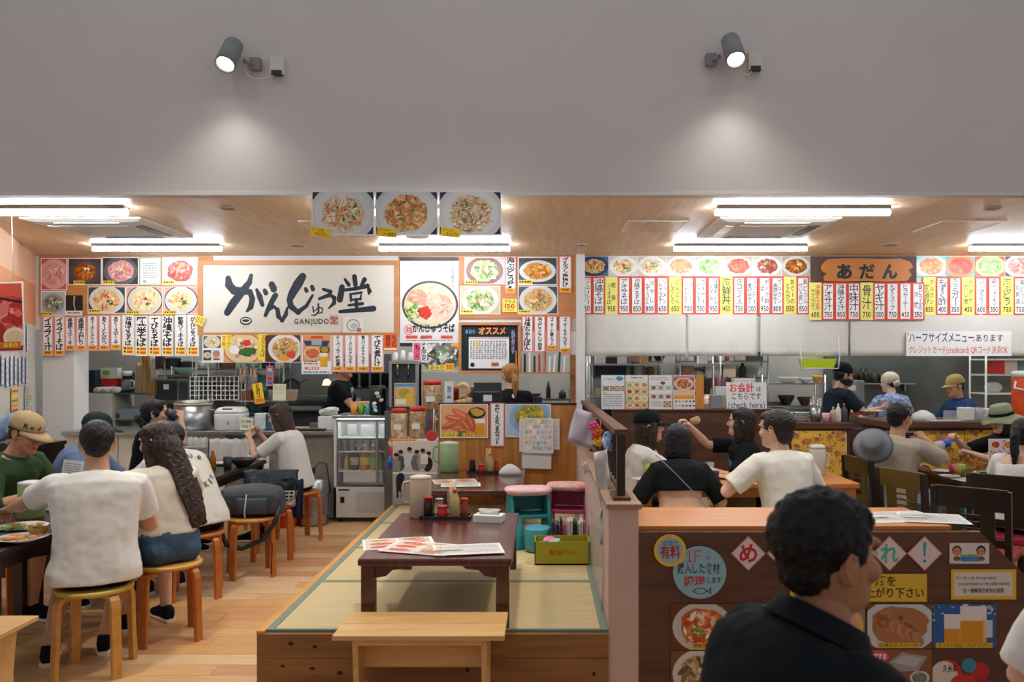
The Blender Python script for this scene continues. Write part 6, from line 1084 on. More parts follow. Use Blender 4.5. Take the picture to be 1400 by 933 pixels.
person('cook in a blue leaf print shirt and white head scarf', PX(1223, 9.3), 9.3, 0, 12, hip=.80, s=.93, sex='f', fat=1.12, legs='stand', lean=(3, 12), head=(16, 6, 0), arms={-1: dict(h=(-.2, .38, .98)), 1: dict(h=(.24, .34, .98))}, top=PAT, sleeve=.9, bottom=BK, blen=1.9, shoe=BK, hair='short', hat=scarf)
person('cook in a tan cap and navy T-shirt behind the right counter', PX(1318, 8.9), 8.9, 0, 98, hip=.77, s=.93, sex='f', fat=1.1, legs='stand', lean=(3, 14), head=(-4, 12, 0), arms={-1: dict(h=(-.2, .34, .98)), 1: dict(h=(.2, .34, .98))}, skin='b', top=BLU, sleeve=.9, bottom=BK, blen=1.9, shoe=BK, hat=cap_hat(cloth('khaki_cap', '#b09a62', .06), brim=.06, high=.006))
person('man in a beige T-shirt resting his chin on his fist', 2.78, 6.42, 0, -56, hip=.53, s=1.0, fat=1.06, lean=(6, 18), head=(2, 4, 0), arms={1: dict(h=(.08, .36, 1.00), pole=(.8, .3, -.7), curl=85, nrm=(.7, -.3, .3)), -1: dict(h=(-.05, .42, .76))}, skin='b', top=BG, sleeve=.85, hem=-.14, bottom=GRY, shoe=BK, hcol='black')
person('woman in an olive bucket hat tilting a water bottle', 4.10, 6.98, 0, 96, hip=.52, s=.96, sex='f', lean=(4, 16), head=(14, 12, 0), arms={-1: dict(h=(-.12, .48, .86), pole=(-.6, -.1, -.7), curl=55), 1: dict(h=(.06, .50, .97), pole=(.5, 0, -.8), curl=55)}, top=BK, sleeve=.9, bottom=BK, shoe=BK, hair='bob', hat=bucket_hat(cloth('olive_hat', '#8c9474', .05), BK))
person('ponytailed woman in a white sleeveless blouse at the right edge', 3.30, 5.55, 0, -42, hip=.53, s=.92, sex='f', lean=(6, 20), head=(-10, 8, 0), arms={-1: dict(h=(-.12, .40, .76)), 1: dict(h=(.2, .38, .76))}, skin='a', top=WT, topt=.80, sleeve=.45, hem=-.12, bottom=BK, shoe=BK, hair='pony', hairfn=tail(.15, .30, .034))
fgm, fhm, fat_, fA = person('man in a black polo shirt passing close to the camera', .41, 1.57, 0, -70, hip=.60, s=.98, fat=1.16, lean=(8, 30), head=(2, -2, 0), fine=.7, arms={1: dict(h=(.20, .42, .72)), -1: dict(h=(-.2, .42, .72))}, skin='c', top=cloth('black_polo', '#0d1418', .04, bump=.5, bs=12), sleeve=.9, hem=-.13, bottom=BK, shoe=BK, hair='fg', hcol='grey', hairfn=lambda h, HM: (h.ell((0, -.02, .165), (.088, .108, .088), 22, 16), h.ell((0, .04, .185), (.068, .05, .045), 14, 10)))
person('person in white whose sleeve edges into the lower right corner', 1.73, 2.35, 0, -20, hip=.46, s=.97, lean=(6, 20), arms={-1: dict(h=(-.15, .30, .55)), 1: dict(h=(.25, .3, .60))}, top=WT, sleeve=.9, bottom=BK, shoe=BK)
stool(.41, 1.57, 20, M['ostool'], M['ostool'], 'stool under the man in the black polo shirt', .51); stool(1.73, 2.35, 10, M['ostool'], M['ostool'], 'stool under the person at the lower right corner', .37)
stool(-3.41, 6.9, 10, M['ostool'], M['ostool'], 'stool under the drinking woman', .47); stool(-3.68, 6.12, 10, M['ostool'], M['ostool'], 'stool under the bending person in blue'); stool(-3.55, 5.25, 10, M['ostool'], M['ostool'], 'stool under the tan capped man'); stool(4.10, 6.98, 10, M['ostool'], M['ostool'], 'stool under the bucket hat woman', .43)

def decal(root, at_, t, off, dirn, shapes, k=1.):
    "a flat print laid on the shirt; off = (right, up) metres on the body, dirn +1 front, -1 back"
    shirt = [c for c in root.children if c.name.startswith('shirt')][0]; p, u, f, r = at_(t); d = -f*dirn; X_ = r*(-dirn)
    for vv, ff, m in shapes:
        me = bpy.data.meshes.new('print'); me.from_pydata([tuple(p+f*dirn*.4+X_*(off[0]+x*k)+u*(off[1]+y*k)) for x, y in vv], [], ff); bm = bmesh.new(); bm.from_mesh(me); bmesh.ops.triangulate(bm, faces=bm.faces); bmesh.ops.subdivide_edges(bm, edges=bm.edges, cuts=2, use_grid_fill=True); bm.to_mesh(me); bm.free()
        for v in me.vertices:
            ok, loc, nrm, _ = shirt.ray_cast(v.co, d)
            if ok: v.co = loc-d*.004
        obj('shirt_print', me, m, root)
def circ(cx, cy, rx, ry, n=14): return [(cx+rx*math.cos(6.2832*i/n), cy+ry*math.sin(6.2832*i/n)) for i in range(n)], [tuple(range(n))]
PB, PY, PW_ = mat('print_blue', '#4a88c8', .8), mat('print_yellow', '#b8c040', .8), mat('print_white', '#dcdad4', .8)
decal(hw_, hwat, .55, (0, 0), 1, [([(-.09, -.10), (.09, -.10), (.09, .08), (-.09, .08)], [(0, 1, 2, 3)], PB)]); decal(bst_, bat, .86, (.0, 0), -1, [(*circ(0, 0, .022, .022), PW_)])
for i, ch in enumerate('魂心'): g = glyph(ch, .03); decal(ck_, ckat, .70-.18*i, (-.05, 0), 1, [([(x*.11, y*.11) for x, y in g[0]], g[1], PW_)])
p, u, f, r = fat_(.965); q = MB()
q.loft([ring(p+u*z, u, f, r, w, d1, d2, 22, 2.1) for z, w, d1, d2 in ((-.02, .118, .112, .104), (.018, .096, .090, .088), (.058, .084, .074, .082), (.056, .092, .088, .092), (.012, .118, .118, .108))], caps=False); q.build('collar', MATS['black_polo'], fgm)
# lettering on the tan cap
cp = [c for c in gm.children if c.name.startswith('cap')][0]
for i, ch in enumerate('Red'):
    vv, ff, bb = glyph(ch, .02); me = bpy.data.meshes.new('letter'); P = []
    for x, y in vv: a = R_(62-22*i)-(x-.3)*.42; P.append(tuple(ghm @ V((.091*math.sin(a), -.014+.1115*math.cos(a), .172+y*.042))))
    me.from_pydata(P, [], ff); obj('letter', me, NV, cp)
# ------------------------------------------------------------------ kitchens, bags and table clutter
def item(name, label, cat, q, mats, px=None, Y=None, z=0, x=None, rot=None, bevel=0, group=None):
    return q.build(name, mats, loc=(PX(px, Y) if x is None else x, Y, z), rot=rot, bevel=bevel, label=label, cat=cat, group=group)
def zat(py, Y): return PZ(py, Y)
def rack(label, px0, px1, Y, zs, d=.35, z0=0, m=None, name='kitchen_rack'):
    m = m or M['dsteel']; x0, x1 = PX(px0, Y), PX(px1, Y); t = empty(name, label, 'rack', ((x0+x1)/2, Y, 0)); w = (x1-x0)/2
    for sx in (-1, 1):
        for y in (0, d): MB().lathe([(.012, z0), (.012, max(zs)+.1)], n=8).build('upright', m, t, loc=(sx*w, y, 0))
    for z in zs: MB().b2((-w, -.01, z-.02), (w, d+.01, z)).build('shelf', m, t)
    return t
# -- shelves of kitchen clutter along the back walls
def clutter(where, px0, px1, Y, zs, seed, cols, group):
    t = rack('tall steel shelf unit %s' % where, px0, px1, Y, zs, .3, m=M['dsteel']); rr = random.Random(seed); i = 0
    for zi, z in enumerate(zs):
        px = px0+5; row = ('bottom', 'lower', 'middle', 'upper', 'top')[zi]; j = 0
        while px < px1-5:
            w = rr.uniform(.05, .11); h = rr.uniform(.07, .20); k = rr.choice(['pot', 'tin', 'box', 'bottle', 'bowl']); c = rr.choice(cols); nm_, hx = c; m_ = mat('clut_'+nm_, hx, .45, metal=.7 if nm_ == 'steel' else 0)
            q = MB()
            if k == 'pot': q.lathe([(w*.9, 0), (w, .01), (w, h), (w*1.05, h+.005), (w*.3, h+.02)], n=16)
            elif k == 'tin': q.lathe([(w*.6, 0), (w*.6, h), (w*.55, h+.01)], n=14)
            elif k == 'box': q.b2((-w*.9, -.07, 0), (w*.9, .07, h))
            elif k == 'bottle': q.lathe([(w*.4, 0), (w*.42, h*.8), (w*.18, h*1.1), (w*.18, h*1.3)], n=12)
            else: q.lathe([(w*.5, 0), (w, h*.4), (w*1.02, h*.42), (w*.85, h*.38)], n=18)
            item('kitchen_'+k, '%s %s, %s along the %s shelf %s' % (nm_, k, ORD[j], row, where), k, q, m_, px+w*FPX/Y*.5, Y+.12+.06*rr.random(), z, group=group); px += w*FPX/Y*1.7+rr.uniform(2, 5); j += 1
CC = [('dark grey', '#2c3034'), ('steel', '#9a9c9a'), ('white', '#c8c8c2'), ('black', '#16181a'), ('brown', '#6a4a30'), ('steel', '#9a9c9a'), ('teal', '#3a6a68'), ('cream', '#b8ac90'), ('red', '#a83424')]
clutter('at the far left of the left kitchen', 108, 150, 10.1, (.7, 1.05, 1.38), 1, CC, 'left kitchen clutter'); clutter('behind the stock pot', 225, 330, 10.2, (.7, 1.0, 1.3, 1.56), 2, CC, 'left kitchen clutter'); clutter('left of the left stove', 335, 388, 10.2, (.7, 1.0, 1.3, 1.56), 3, CC, 'left kitchen clutter')
clutter('behind the menu sheets', 810, 905, 10.2, (.9, 1.2, 1.45, 1.66), 4, CC, 'right kitchen clutter'); clutter('behind the cashier sign', 930, 1050, 10.2, (.9, 1.2, 1.45, 1.66), 5, CC, 'right kitchen clutter')
clutter('behind the blond staff member', 640, 780, 9.6, (.9, 1.2), 6, CC, 'middle kitchen clutter')
# -- left kitchen counter
kc = empty('kitchen_counter', 'stainless steel kitchen counter of the left shop', 'counter', (-3.55, 8.6, 0)); kx0, kx1 = -4.94, -2.15
child(MB().b2((kx0, 8.27, .885), (kx1, 9.0, .92)).build('countertop', M['steel'], bevel=.003), kc); child(MB().b2((kx0, 8.95, .0), (kx1, 9.0, .885)).build('back_panel', M['dark']), kc)
for i in range(5): child(MB().b2((kx0+.005+i*.558, 8.33, .02), (kx0+.553+i*.558, 8.35, .885)).build('front_panel', M['cream'] if i < 3 else mat('grey_brown_panel', '#8a8072', .6, var=.1)), kc)
RG = mat('wrinkled_white', '#c9c8c2', .8, bump=.6, bs=12)
def drape(px0, px1, py0, py1, Y, label, m=RG, name='cloth', cat='cloth'):
    q = MB(); A = [[(PX(px0+(px1-px0)*k/14, Y), Y-.02-.014*math.sin(k*1.3+j*.5), PZ(py0+(py1-py0)*j/6+1.2*math.sin(k*1.9), Y)) for k in range(15)] for j in range(7)]
    q.loft(A, caps=False, closed=False); o = q.build(name, m, label=label, cat=cat); s_ = o.modifiers.new('s', 'SOLIDIFY'); s_.thickness = .004; return o
drape(258, 285, 598, 640, 8.3, 'white plastic sheet hanging from the counter front, left'); drape(288, 342, 600, 642, 8.3, 'white plastic sheet hanging from the counter front, middle')
cv = Cv(338, 622, 368, 641, 8.26, '#e8e8e6', th=.003); cv.rect(3, 3, 9, 8, '#d84a4a'); dots(cv, 11, 3, 28, 7, 2, '#9aa0a8'); cv.rect(1, 10, 29, 11, '#3a5a9a'); cv.glyphs('1', 10, 15, 6, 7, '#2a4a8a', .04); cv.glyphs('2', 22, 15, 6, 7, '#2a4a8a', .04); cv.build('calendar', 'calendar sheet hanging on the kitchen counter front', 'calendar')
# big pot, rice cooker, white tub
t = empty('stock_pot', 'large dented steel stock pot on the kitchen counter', 'pot', (PX(264, 8.6), 8.6, .92)); MB().lathe([(.18, 0), (.187, .01), (.187, .27)], n=32).build('body', M['steel'], t); MB().lathe([(.192, .262), (.196, .27), (.192, .278)], n=32).build('band', mat('rubber_band', '#c8b88a', .6), t); MB().lathe([(.19, .278), (.18, .30), (.05, .315)], n=32).build('lid', M['steel'], t)
for sx in (-1, 1): MB().tube([(sx*.185, -.04, .20), (sx*.225, -.03, .205), (sx*.225, .03, .205), (sx*.185, .04, .20)], .008, 6).build('handle', M['steel'], t)
t = empty('rice_cooker', 'white rice cooker on the kitchen counter', 'rice cooker', (PX(317, 8.55), 8.55, .92), R_(8)); q = MB(); q.loft([ring(V((0, 0, z)), None, V((0, 1, 0)), V((1, 0, 0)), w, d, d, 24, 4) for z, w, d in ((0, .14, .16), (.02, .155, .175), (.16, .16, .18), (.175, .158, .178))]); q.build('body', WP, t); q = MB(); q.loft([ring(V((0, 0, z)), None, V((0, 1, 0)), V((1, 0, 0)), w, d, d, 24, 4) for z, w, d in ((.176, .158, .178), (.21, .15, .17), (.235, .12, .13), (.24, .08, .09))]); q.build('lid', WP, t); MB().b2((-.06, -.16, .20), (.04, -.10, .232)).build('control_panel', M['dark'], t); MB().b2((-.012, -.179, .06), (.012, -.174, .10)).build('mark', mat('gold_mark', '#b89848', .4), t)
t = empty('plastic_tub', 'white tub with a handwritten card on the counter', 'tub', (PX(343, 8.42), 8.42, .92)); MB().loft([[(-a, -b, z), (a, -b, z), (a, b, z), (-a, b, z)] for a, b, z in ((.10, .07, 0), (.12, .085, .14))], sm=False).build('body', M['clearp'], t); cv = Cv(328, 572, 346, 588, 8.33, '#e6e2cc', th=.002); cv.htext('DOME', 2, 2, 16, 7, '#8a8240', .02); cv.htext('ONLY', 2, 9, 16, 14, '#8a8240', .02); child(cv.build('card'), t)
for i, (px, c) in enumerate(((358, '#c8d0cc'), (375, '#2a6a78'))): item('container', ('pale plastic container behind the chopstick woman', 'teal banded container stack on the counter')[i], 'container', MB().b2((-.06, -.06, 0), (.06, .06, .17)), mat('cont%d' % i, c, .4), px, 8.6, .92, bevel=.01)
item('cutting_board', 'pale wooden cutting board on the kitchen counter', 'cutting board', MB().b2((-.22, -.12, 0), (.22, .12, .02)), M['bench'], 418, 8.55, .92, bevel=.004); item('tray', 'black oven tray lying on the counter edge', 'tray', MB().b2((-.16, -.07, 0), (.16, .07, .025)), M['black'], 424, 8.36, .92, bevel=.005)
item('knife_block', 'small dark grater on the cutting board', 'utensil', MB().b2((-.06, -.04, 0), (.06, .04, .05)), M['dsteel'], 432, 8.55, .94, bevel=.004)
t = empty('food_box', 'white food box with crumpled bags on the counter end', 'box', (PX(449, 8.5), 8.5, .92)); MB().b2((-.085, -.10, 0), (.085, .10, .15)).build('body', WP, t, bevel=.01); q = MB(); [q.ell((random.Random(i).uniform(-.05, .05), random.Random(i+9).uniform(-.06, .06), .17+.02*(i % 3)), (.07, .06, .03), 10, 6) for i in range(6)]; obj('plastic_bag', baked(q, .008, 2, .03, .04), M['clearp'] if False else RG, t)
# steel shelving at the back
t = empty('white_cabinet', 'white kitchen cabinet with grey latches behind the left diners', 'cabinet', (PX(133, 9.5), 9.5, 0)); w = 42*9.5/FPX/2; MB().b2((-w, 0, 0), (w, .5, 1.275)).build('body', M['cream'], t); g = MB().b2((-w+.01, -.02, .95), (w-.01, 0, 1.26)).build('door', WP, t, bevel=.004); MB().b2((.06, -.035, .96), (.09, -.02, .99)).build('latch', M['dark'], g); g = MB().b2((-w+.01, -.02, .35), (w-.01, 0, .935)).build('door', WP, t, bevel=.004); MB().b2((.0, -.035, .87), (.03, -.02, .90)).build('latch', M['dark'], g)
item('storage_box', 'dark navy box on top of the white cabinet', 'box', MB().b2((-.11, -.1, 0), (.11, .1, .27)), mat('navy_box', '#1e2c3c', .6), 124, 9.65, 1.275, bevel=.004)
t = empty('carton', 'red and white carton with a green leaf picture', 'box', (PX(152, 9.7), 9.7, 1.275)); MB().b2((-.10, -.05, 0), (.10, .05, .17)).build('lower', REDP, t); MB().b2((-.10, -.05, .17), (.10, .05, .30)).build('upper', WP, t); MB().ell((-.03, -.052, .24), (.05, .004, .03), 10, 6).build('picture', GRN, t)
q = MB(); [q.ell((-.10+.05*i, .02*(i % 2), .035), (.06, .06, .04), 10, 6) for i in range(5)]; obj('t', baked(q, .008, 2, .03, .05), RG); o = bpy.context.scene.objects['t']; o.name = 'plastic_bag'; o.location = (PX(145, 9.5), 9.53, 1.276); tag(o, 'crumpled white plastic bag on the white cabinet', 'bag')
rack('steel kitchen rack behind the drinking woman, left', 155, 213, 9.55, (.60, .95, 1.275)); rack('steel kitchen rack carrying the dark oven', 216, 268, 9.5, (.60, 1.17, 1.49))
t = empty('coffee_maker', 'glass coffee maker on the kitchen rack', 'coffee maker', (PX(173, 9.65), 9.65, 1.275)); MB().b2((-.06, -.07, 0), (.06, .07, .03)).build('base', M['black'], t); MB().lathe([(.05, .03), (.06, .08), (.045, .16)], n=16).build('jug', M['clearp'], t); MB().b2((-.06, .02, .03), (.06, .08, .24)).build('column', M['dark'], t); MB().lathe([(.06, .20), (.065, .26)], n=16).build('lid', WP, t); MB().tube([(.06, -.02, .15), (.10, -.02, .14), (.10, -.02, .06), (.055, -.02, .05)], .007, 6).build('handle', WP, t)
for i, (a, b, t0, b0, c, lb) in enumerate(((188, 203, 497, 537, '#b49a78', 'tan kitchen towel hanging on the rack'), (201, 216, 503, 540, '#a8864c', 'ochre kitchen towel hanging on the rack'), (208, 218, 486, 518, '#d8d4cc', 'white kitchen towel hanging near the oven'), (196, 206, 484, 505, '#b88a3c', 'yellow cloth hanging high on the rack'), (214, 226, 486, 505, '#5a4a44', 'dark cloth hanging above the oven'))): drape(a, b, t0, b0, 9.5-.01*i, lb, mat('towel%d' % i, c, .9, bump=.3, bs=20))
t = empty('oven', 'dark countertop oven on the kitchen rack', 'oven', (PX(239, 9.55), 9.55, 1.17)); MB().b2((-.20, -.08, .0), (.20, .25, .27)).build('body', M['dsteel'], t, bevel=.008); MB().b2((-.185, -.09, .02), (.06, -.08, .25)).build('door', M['black'], t); MB().b2((.09, -.088, .03), (.19, -.08, .24)).build('control_panel', M['dark'], t); MB().b2((-.09, -.095, .15), (-.03, -.09, .21)).build('sticker', WP, t)
item('basin', 'pale green plastic basin on the rack top', 'basin', MB().lathe([(.08, 0), (.12, .08), (.125, .085), (.115, .085), (.08, .01)], n=20), mat('pale_green', '#9ac4ac', .4), 252, 9.65, 1.49); item('jar', 'small red lidded jar beside the green basin', 'jar', MB().lathe([(.03, 0), (.03, .05), (.032, .05), (.03, .07)], n=12), REDP, 243, 9.6, 1.49)
item('crate', 'pale blue plastic crate on the lower kitchen rack', 'crate', MB().b2((-.16, -.12, 0), (.16, .12, .14)), mat('pale_blue_crate', '#8ea4ac', .5), 183, 9.7, .95, bevel=.01); item('food_bag', 'dark red food bag on the lower kitchen rack', 'bag', MB().ell((0, 0, .05), (.07, .06, .05)), mat('dark_red', '#5c1c24', .5), 161, 9.62, .95)
# wire grid, hanging shelf, jars, notes
t = empty('wire_grid', 'white wire grid rack hanging over the counter', 'rack', (PX(293, 8.62), 8.62, 0)); gx = 33*8.62/FPX; z0, z1 = zat(547, 8.62), zat(515, 8.62)
for i in range(12): MB().box((-gx+2*gx*i/11, 0, (z0+z1)/2), (.006, .006, z1-z0)).build('wire', WP, t)
for i in range(6): MB().box((0, -.005, z0+(z1-z0)*i/5), (2*gx, .006, .006)).build('wire', WP, t)
for sx in (-1, 1): MB().tube([(sx*gx*.9, .0, z1), (sx*gx*.9, .0, 1.98)], .004, 5).build('hanger', WP, t)
t = empty('hanging_shelf', 'long steel shelf hanging above the kitchen counter', 'shelf', (PX(360, 8.75), 8.75, 0)); sz = zat(548, 8.75); hx = 36*8.75/FPX; MB().b2((-hx, -.06, sz-.012), (hx, .10, sz)).build('board', M['steel'], t)
for sx in (-1, 1): MB().tube([(sx*hx*.97, .05, sz), (sx*hx*.97, .05, 1.99)], .006, 6).build('hanger', M['steel'], t)
for i in range(6): bottle(PX(334+i*4.4, 8.75), 8.72+.03*(i % 2), sz, .12, .017, mat('spice', '#7a4a24', .4), REDP if i % 3 else WP, 'spice bottle with coloured cap on the hanging shelf, %s from the left' % ORD[i], neck=.9, group='spice bottles', name='spice_bottle')
for i, (px, h, c) in enumerate(((372, .10, '#8a8a84'), (380, .14, '#3c4a54'), (388, .09, '#7a9a4c'))): item('container', 'kitchen container on the hanging shelf, %s after the spices' % ORD[i], 'container', MB().lathe([(.035, 0), (.04, h), (.03, h+.01)], n=14), mat('kc%d' % i, c, .4), px, 8.75, sz)
for l, t_, r, b, bg, fn, lb, tl in ((347, 524, 360, 552, '#f0c81e', 1, 'yellow sticker strip hanging below the shelf', -9), (373, 525, 391, 548, '#d8d4b4', 0, 'cream note sheet hanging below the shelf', 1), (364, 500, 374, 528, '#d87a98', 2, 'pink and blue charm card hanging above the counter', 0)):
    cv = Cv(l, t_, r, b, 8.62, bg, th=.003)
    if fn == 1: cv.vtext('お会計は', 2, 2, cv.w-2, cv.h-8, '#2a2410', .02); cv.rect(1, cv.h-7, cv.w-1, cv.h-1, '#d8702c')
    elif fn == 0: dots(cv, 2, 3, cv.w-2, 14, 4, '#b8b49a')
    else: [cv.rect(2, 4+k*6, cv.w-2, 8+k*6, ['#e8e4e0', '#5ab0c8', '#c83c54', '#3a78c0'][k]) for k in range(4)]
    o = cv.build('hanging_note', lb, 'note', tilt=tl); MB().tube([(0, .002, .0), (0, -.04, 1.99-PZ((t_+b)/2, 8.62))], .0015, 4).build('string', WP, o)
for i, (px, Y) in enumerate(((332, 8.7), (346, 8.7))):
    t = empty('utensil_basket', 'small wire basket of utensils above the counter, %s' % ('left', 'right')[i], 'basket', (PX(px, Y), Y, zat(524, Y))); MB().lathe([(.04, 0), (.048, .09), (.044, .09), (.036, .006)], n=14).build('basket', mat('basket_grey', '#9a968c', .6), t); MB().tube([(0, .04, .08), (0, .05, .62)], .003, 5).build('hook', M['steel'], t)
    for k in range(4): MB().tube([(.012*k-.02, 0, .01), (.02*k-.03, .01, .16)], .006, 6).build('utensil', [WOOD2, REDP, YEL2, M['steel']][k], t)
# dark stove side
MB().b2((PX(385, 10.4), 10.40, .85), (PX(535, 10.4), 10.42, 1.75)).build('backsplash', M['mirror'], label='smoky steel backsplash behind the left stove', cat='panel')
t = empty('stove', 'dark kitchen range with a steel grill at the back', 'stove', (PX(440, 9.9), 9.9, 0)); MB().b2((-.55, 0, 0), (.55, .5, .95)).build('body', M['dark'], t); MB().b2((-.55, 0, .95), (.55, .5, 1.0)).build('hob', M['black'], t); MB().b2((-.5, .05, 1.18), (.15, .45, 1.22)).build('grill_shelf', M['dsteel'], t); MB().b2((-.5, -.02, 1.05), (.0, .10, 1.10)).build('grill_tray', M['steel'], t)
for sx in (-.48, .13): MB().b2((sx-.015, .2, 1.0), (sx+.015, .23, 1.2)).build('grill_post', M['dsteel'], t)
item('frying_pan', 'black frying pan standing on the grill shelf', 'pan', MB().lathe([(.09, 0), (.11, .03), (.105, .03), (.085, .006)], n=20, rot=rotm(80, 0, 20)).tube([(.09, .01, .05), (.2, .03, .10)], .01, 6), M['black'], 398, 9.95, 1.33)
t = empty('warm_lamp', 'small warm lamp glowing at the back of the left kitchen', 'light', (PX(447, 10.2), 10.2, zat(527, 10.2))); MB().lathe([(.03, 0), (.06, .0), (.04, .06), (.015, .08)], n=14).build('shade', mat('warm_glow', '#ffc890', .5, emit=3), t); MB().tube([(0, 0, .08), (0, .02, 1.42)], .004, 5).build('cord', M['black'], t)
t = rack('black kitchen shelf of stacked bowls behind the strips', 476, 538, 9.9, (1.1, 1.33), .25, m=M['black'])
for i in range(4):
    q = MB(); [q.lathe([(.035, k*.022), (.06, k*.022+.04), (.062, k*.022+.042), (.05, k*.022+.03)], n=16) for k in range(7)]; item('bowl_stack', 'stack of black bowls on the black kitchen shelf, %s from the left' % ORD[i], 'bowls', q, M['black'], 484+i*14.5, 9.98, 1.33, group='black bowl stacks')
item('basket', 'cream plastic basket on the kitchen shelf edge', 'basket', MB().loft([[(-a, -b, z), (a, -b, z), (a, b, z), (-a, b, z)] for a, b, z in ((.05, .05, 0), (.07, .06, .10))], sm=False), mat('cream_basket', '#c4b8a0', .6), 484, 9.75, 1.10); item('basket', 'beige plastic basket above the stove', 'basket', MB().loft([[(-a, -b, z), (a, -b, z), (a, b, z), (-a, b, z)] for a, b, z in ((.06, .05, 0), (.08, .06, .12))], sm=False), mat('beige_basket', '#b09a84', .6), 396, 8.78, zat(548, 8.75)+.0)
# on the fridge and ledge
FT = 1.09
item('sticker_bin', 'black bin covered in stickers on the fridge top', 'bin', MB().lathe([(.085, 0), (.09, .26), (.07, .30)], n=18), M['black'], 517, 8.36, FT); rr = random.Random(8)
for i in range(6): cvx = MB().ell((0, 0, 0), (.025, .004, .018), 10, 6); item('sticker', 'small sticker on the black bin, %s of six' % ORD[i], 'sticker', cvx, [WP, mat('stb', '#8ab0d0', .5), WP, mat('sty', '#d8d0a0', .5), mat('stg', '#8a9a94', .5), WP][i], None, 8.27-.002*i, FT+.05+.035*i, x=PX(517, 8.3)+rr.uniform(-.04, .04), rot=(0, rr.uniform(-40, 40), 0))
for i, (px, m_) in enumerate(((484, mat('orange_cup', '#e08a2c', .4)), (494, GRN), (504, mat('aqua_cup', '#6ac0b8', .4)))): item('cup', ('orange plastic cup', 'green plastic cup', 'aqua plastic cup')[i]+' on the fridge top', 'cup', MB().lathe([(.03, 0), (.036, .10), (.032, .10), (.027, .008)], n=14), m_, px, 8.40+.02*i, FT)
cb = MB().b2((-1.56, 8.0, 0), (-.93, 8.45, 1.145)).build('side_cabinet', M['dsteel'], label='steel cabinet under the beer dispenser', cat='cabinet')
t = empty('beer_dispenser', 'steel beer dispenser with two taps beside the tall poster', 'dispenser', (PX(553, 8.25), 8.25, 1.147)); w = .15; MB().b2((-w, -.05, 0), (-w+.03, .15, .47)).build('side_wall', M['steel'], t); MB().b2((w-.03, -.05, 0), (w, .15, .47)).build('side_wall', M['steel'], t); MB().b2((-w, .0, 0), (w, .15, .47)).build('back', M['dark'], t); MB().b2((-w, -.05, .47), (w, .15, .50)).build('top', M['steel'], t); MB().b2((-w, -.10, 0), (w, .0, .03)).build('drip_tray', M['dark'], t)
for sx in (-.06, .05): g = MB().tube([(sx, -.01, .38), (sx, -.06, .38), (sx, -.07, .33)], .012, 8).build('tap', M['black'], t); MB().tube([(sx, -.055, .39), (sx, -.06, .46)], .008, 6).build('tap_handle', mat('brass', '#b8923c', .3, metal=.8), g)
cv = Cv(539, 524, 568, 556, 8.22, '#d8b47a', th=.003); food(cv, 1, 6, 28, 22, 'goya', '#c8a060', '#d8b070', 3, n=20); cv.rect(1, 1, 28, 5, '#5a8ac0'); cv.rect(18, 14, 26, 27, '#e8b830'); cv.rect(2, 22, 16, 29, '#e8e0d0'); child(cv.build('advert'), t)
def jarred(px, Y, z, r, h, fill, label):
    t = empty('snack_jar', label, 'jar', (PX(px, Y), Y, z)); MB().lathe([(r*.95, 0), (r, .01), (r, h*.8), (r*.85, h*.86)], n=20).build('body', fill, t); MB().lathe([(r*.9, h*.86), (r*.92, h), (r*.8, h)], n=20).build('lid', REDP, t); MB().b2((-r*.5, -r*1.02, h*.3), (r*.4, -r*.96, h*.48)).build('label', WP, t)
SN = mat('snack_fill', '#a87c4a', .35, col2='#d8c4a0', vs=25, coat=.6)
jarred(546, 7.42, .932, .078, .27, SN, 'plastic snack jar with red lid on the ledge, left'); jarred(571, 7.42, .932, .08, .29, mat('snack_fill2', '#8c6238', .35, col2='#c8a878', vs=30, coat=.6), 'plastic snack jar with red lid on the ledge, right'); jarred(591, 8.15, 1.147, .10, .30, mat('snack_fill3', '#7a5630', .35, col2='#b89460', vs=25, coat=.6), 'large snack jar with red lid beside the beer dispenser')
cv = Cv(533, 600, 571, 607, 7.19, '#f0b060', th=.003); dots(cv, 2, 2, 36, 5, 1, '#c8502c', h=.9); cv.build('price_tag', 'orange strip tag below the two snack jars', 'tag'); MB().lathe([(.05, 0), (.05, .006), (.04, .012)], n=20, rot=rotm(90, 0, 0)).build('badge', REDP, loc=(PX(590, 7.19), 7.195, zat(596, 7.19)), label='round red badge beside the snack jars', cat='badge')
for i in range(5): item('pen', 'pen standing on the ledge beside the jars, %s of five' % ORD[i], 'pen', MB().tube([(0, 0, 0), (.01*math.sin(i), .01, .2+.03*(i % 3))], .006, 6), [BLUEP, REDP, WP, YEL2, M['chrome']][i], 586+i*3, 7.5, .932, group='pens on the ledge')
# knitted doll hung by the fridge
t = empty('hanging_doll', 'small knitted doll in red and blue hanging beside the fridge', 'doll', (-1.378, 7.42, zat(640, 7.42))); MB().ell((0, 0, .23), (.035, .03, .038), 12, 8).build('head', WP, t); MB().ell((0, 0, .15), (.03, .025, .05), 12, 8).build('body', REDP, t); MB().lathe([(.045, 0), (.04, .06), (.02, .12)], n=14).build('skirt', BLUEP, t); MB().ell((0, .0, .262), (.04, .034, .02), 12, 6).build('hat', mat('violet', '#5a4a9c', .8), t); MB().tube([(0, 0, .28), (0, .03, .40)], .003, 5).build('string', WP, t)
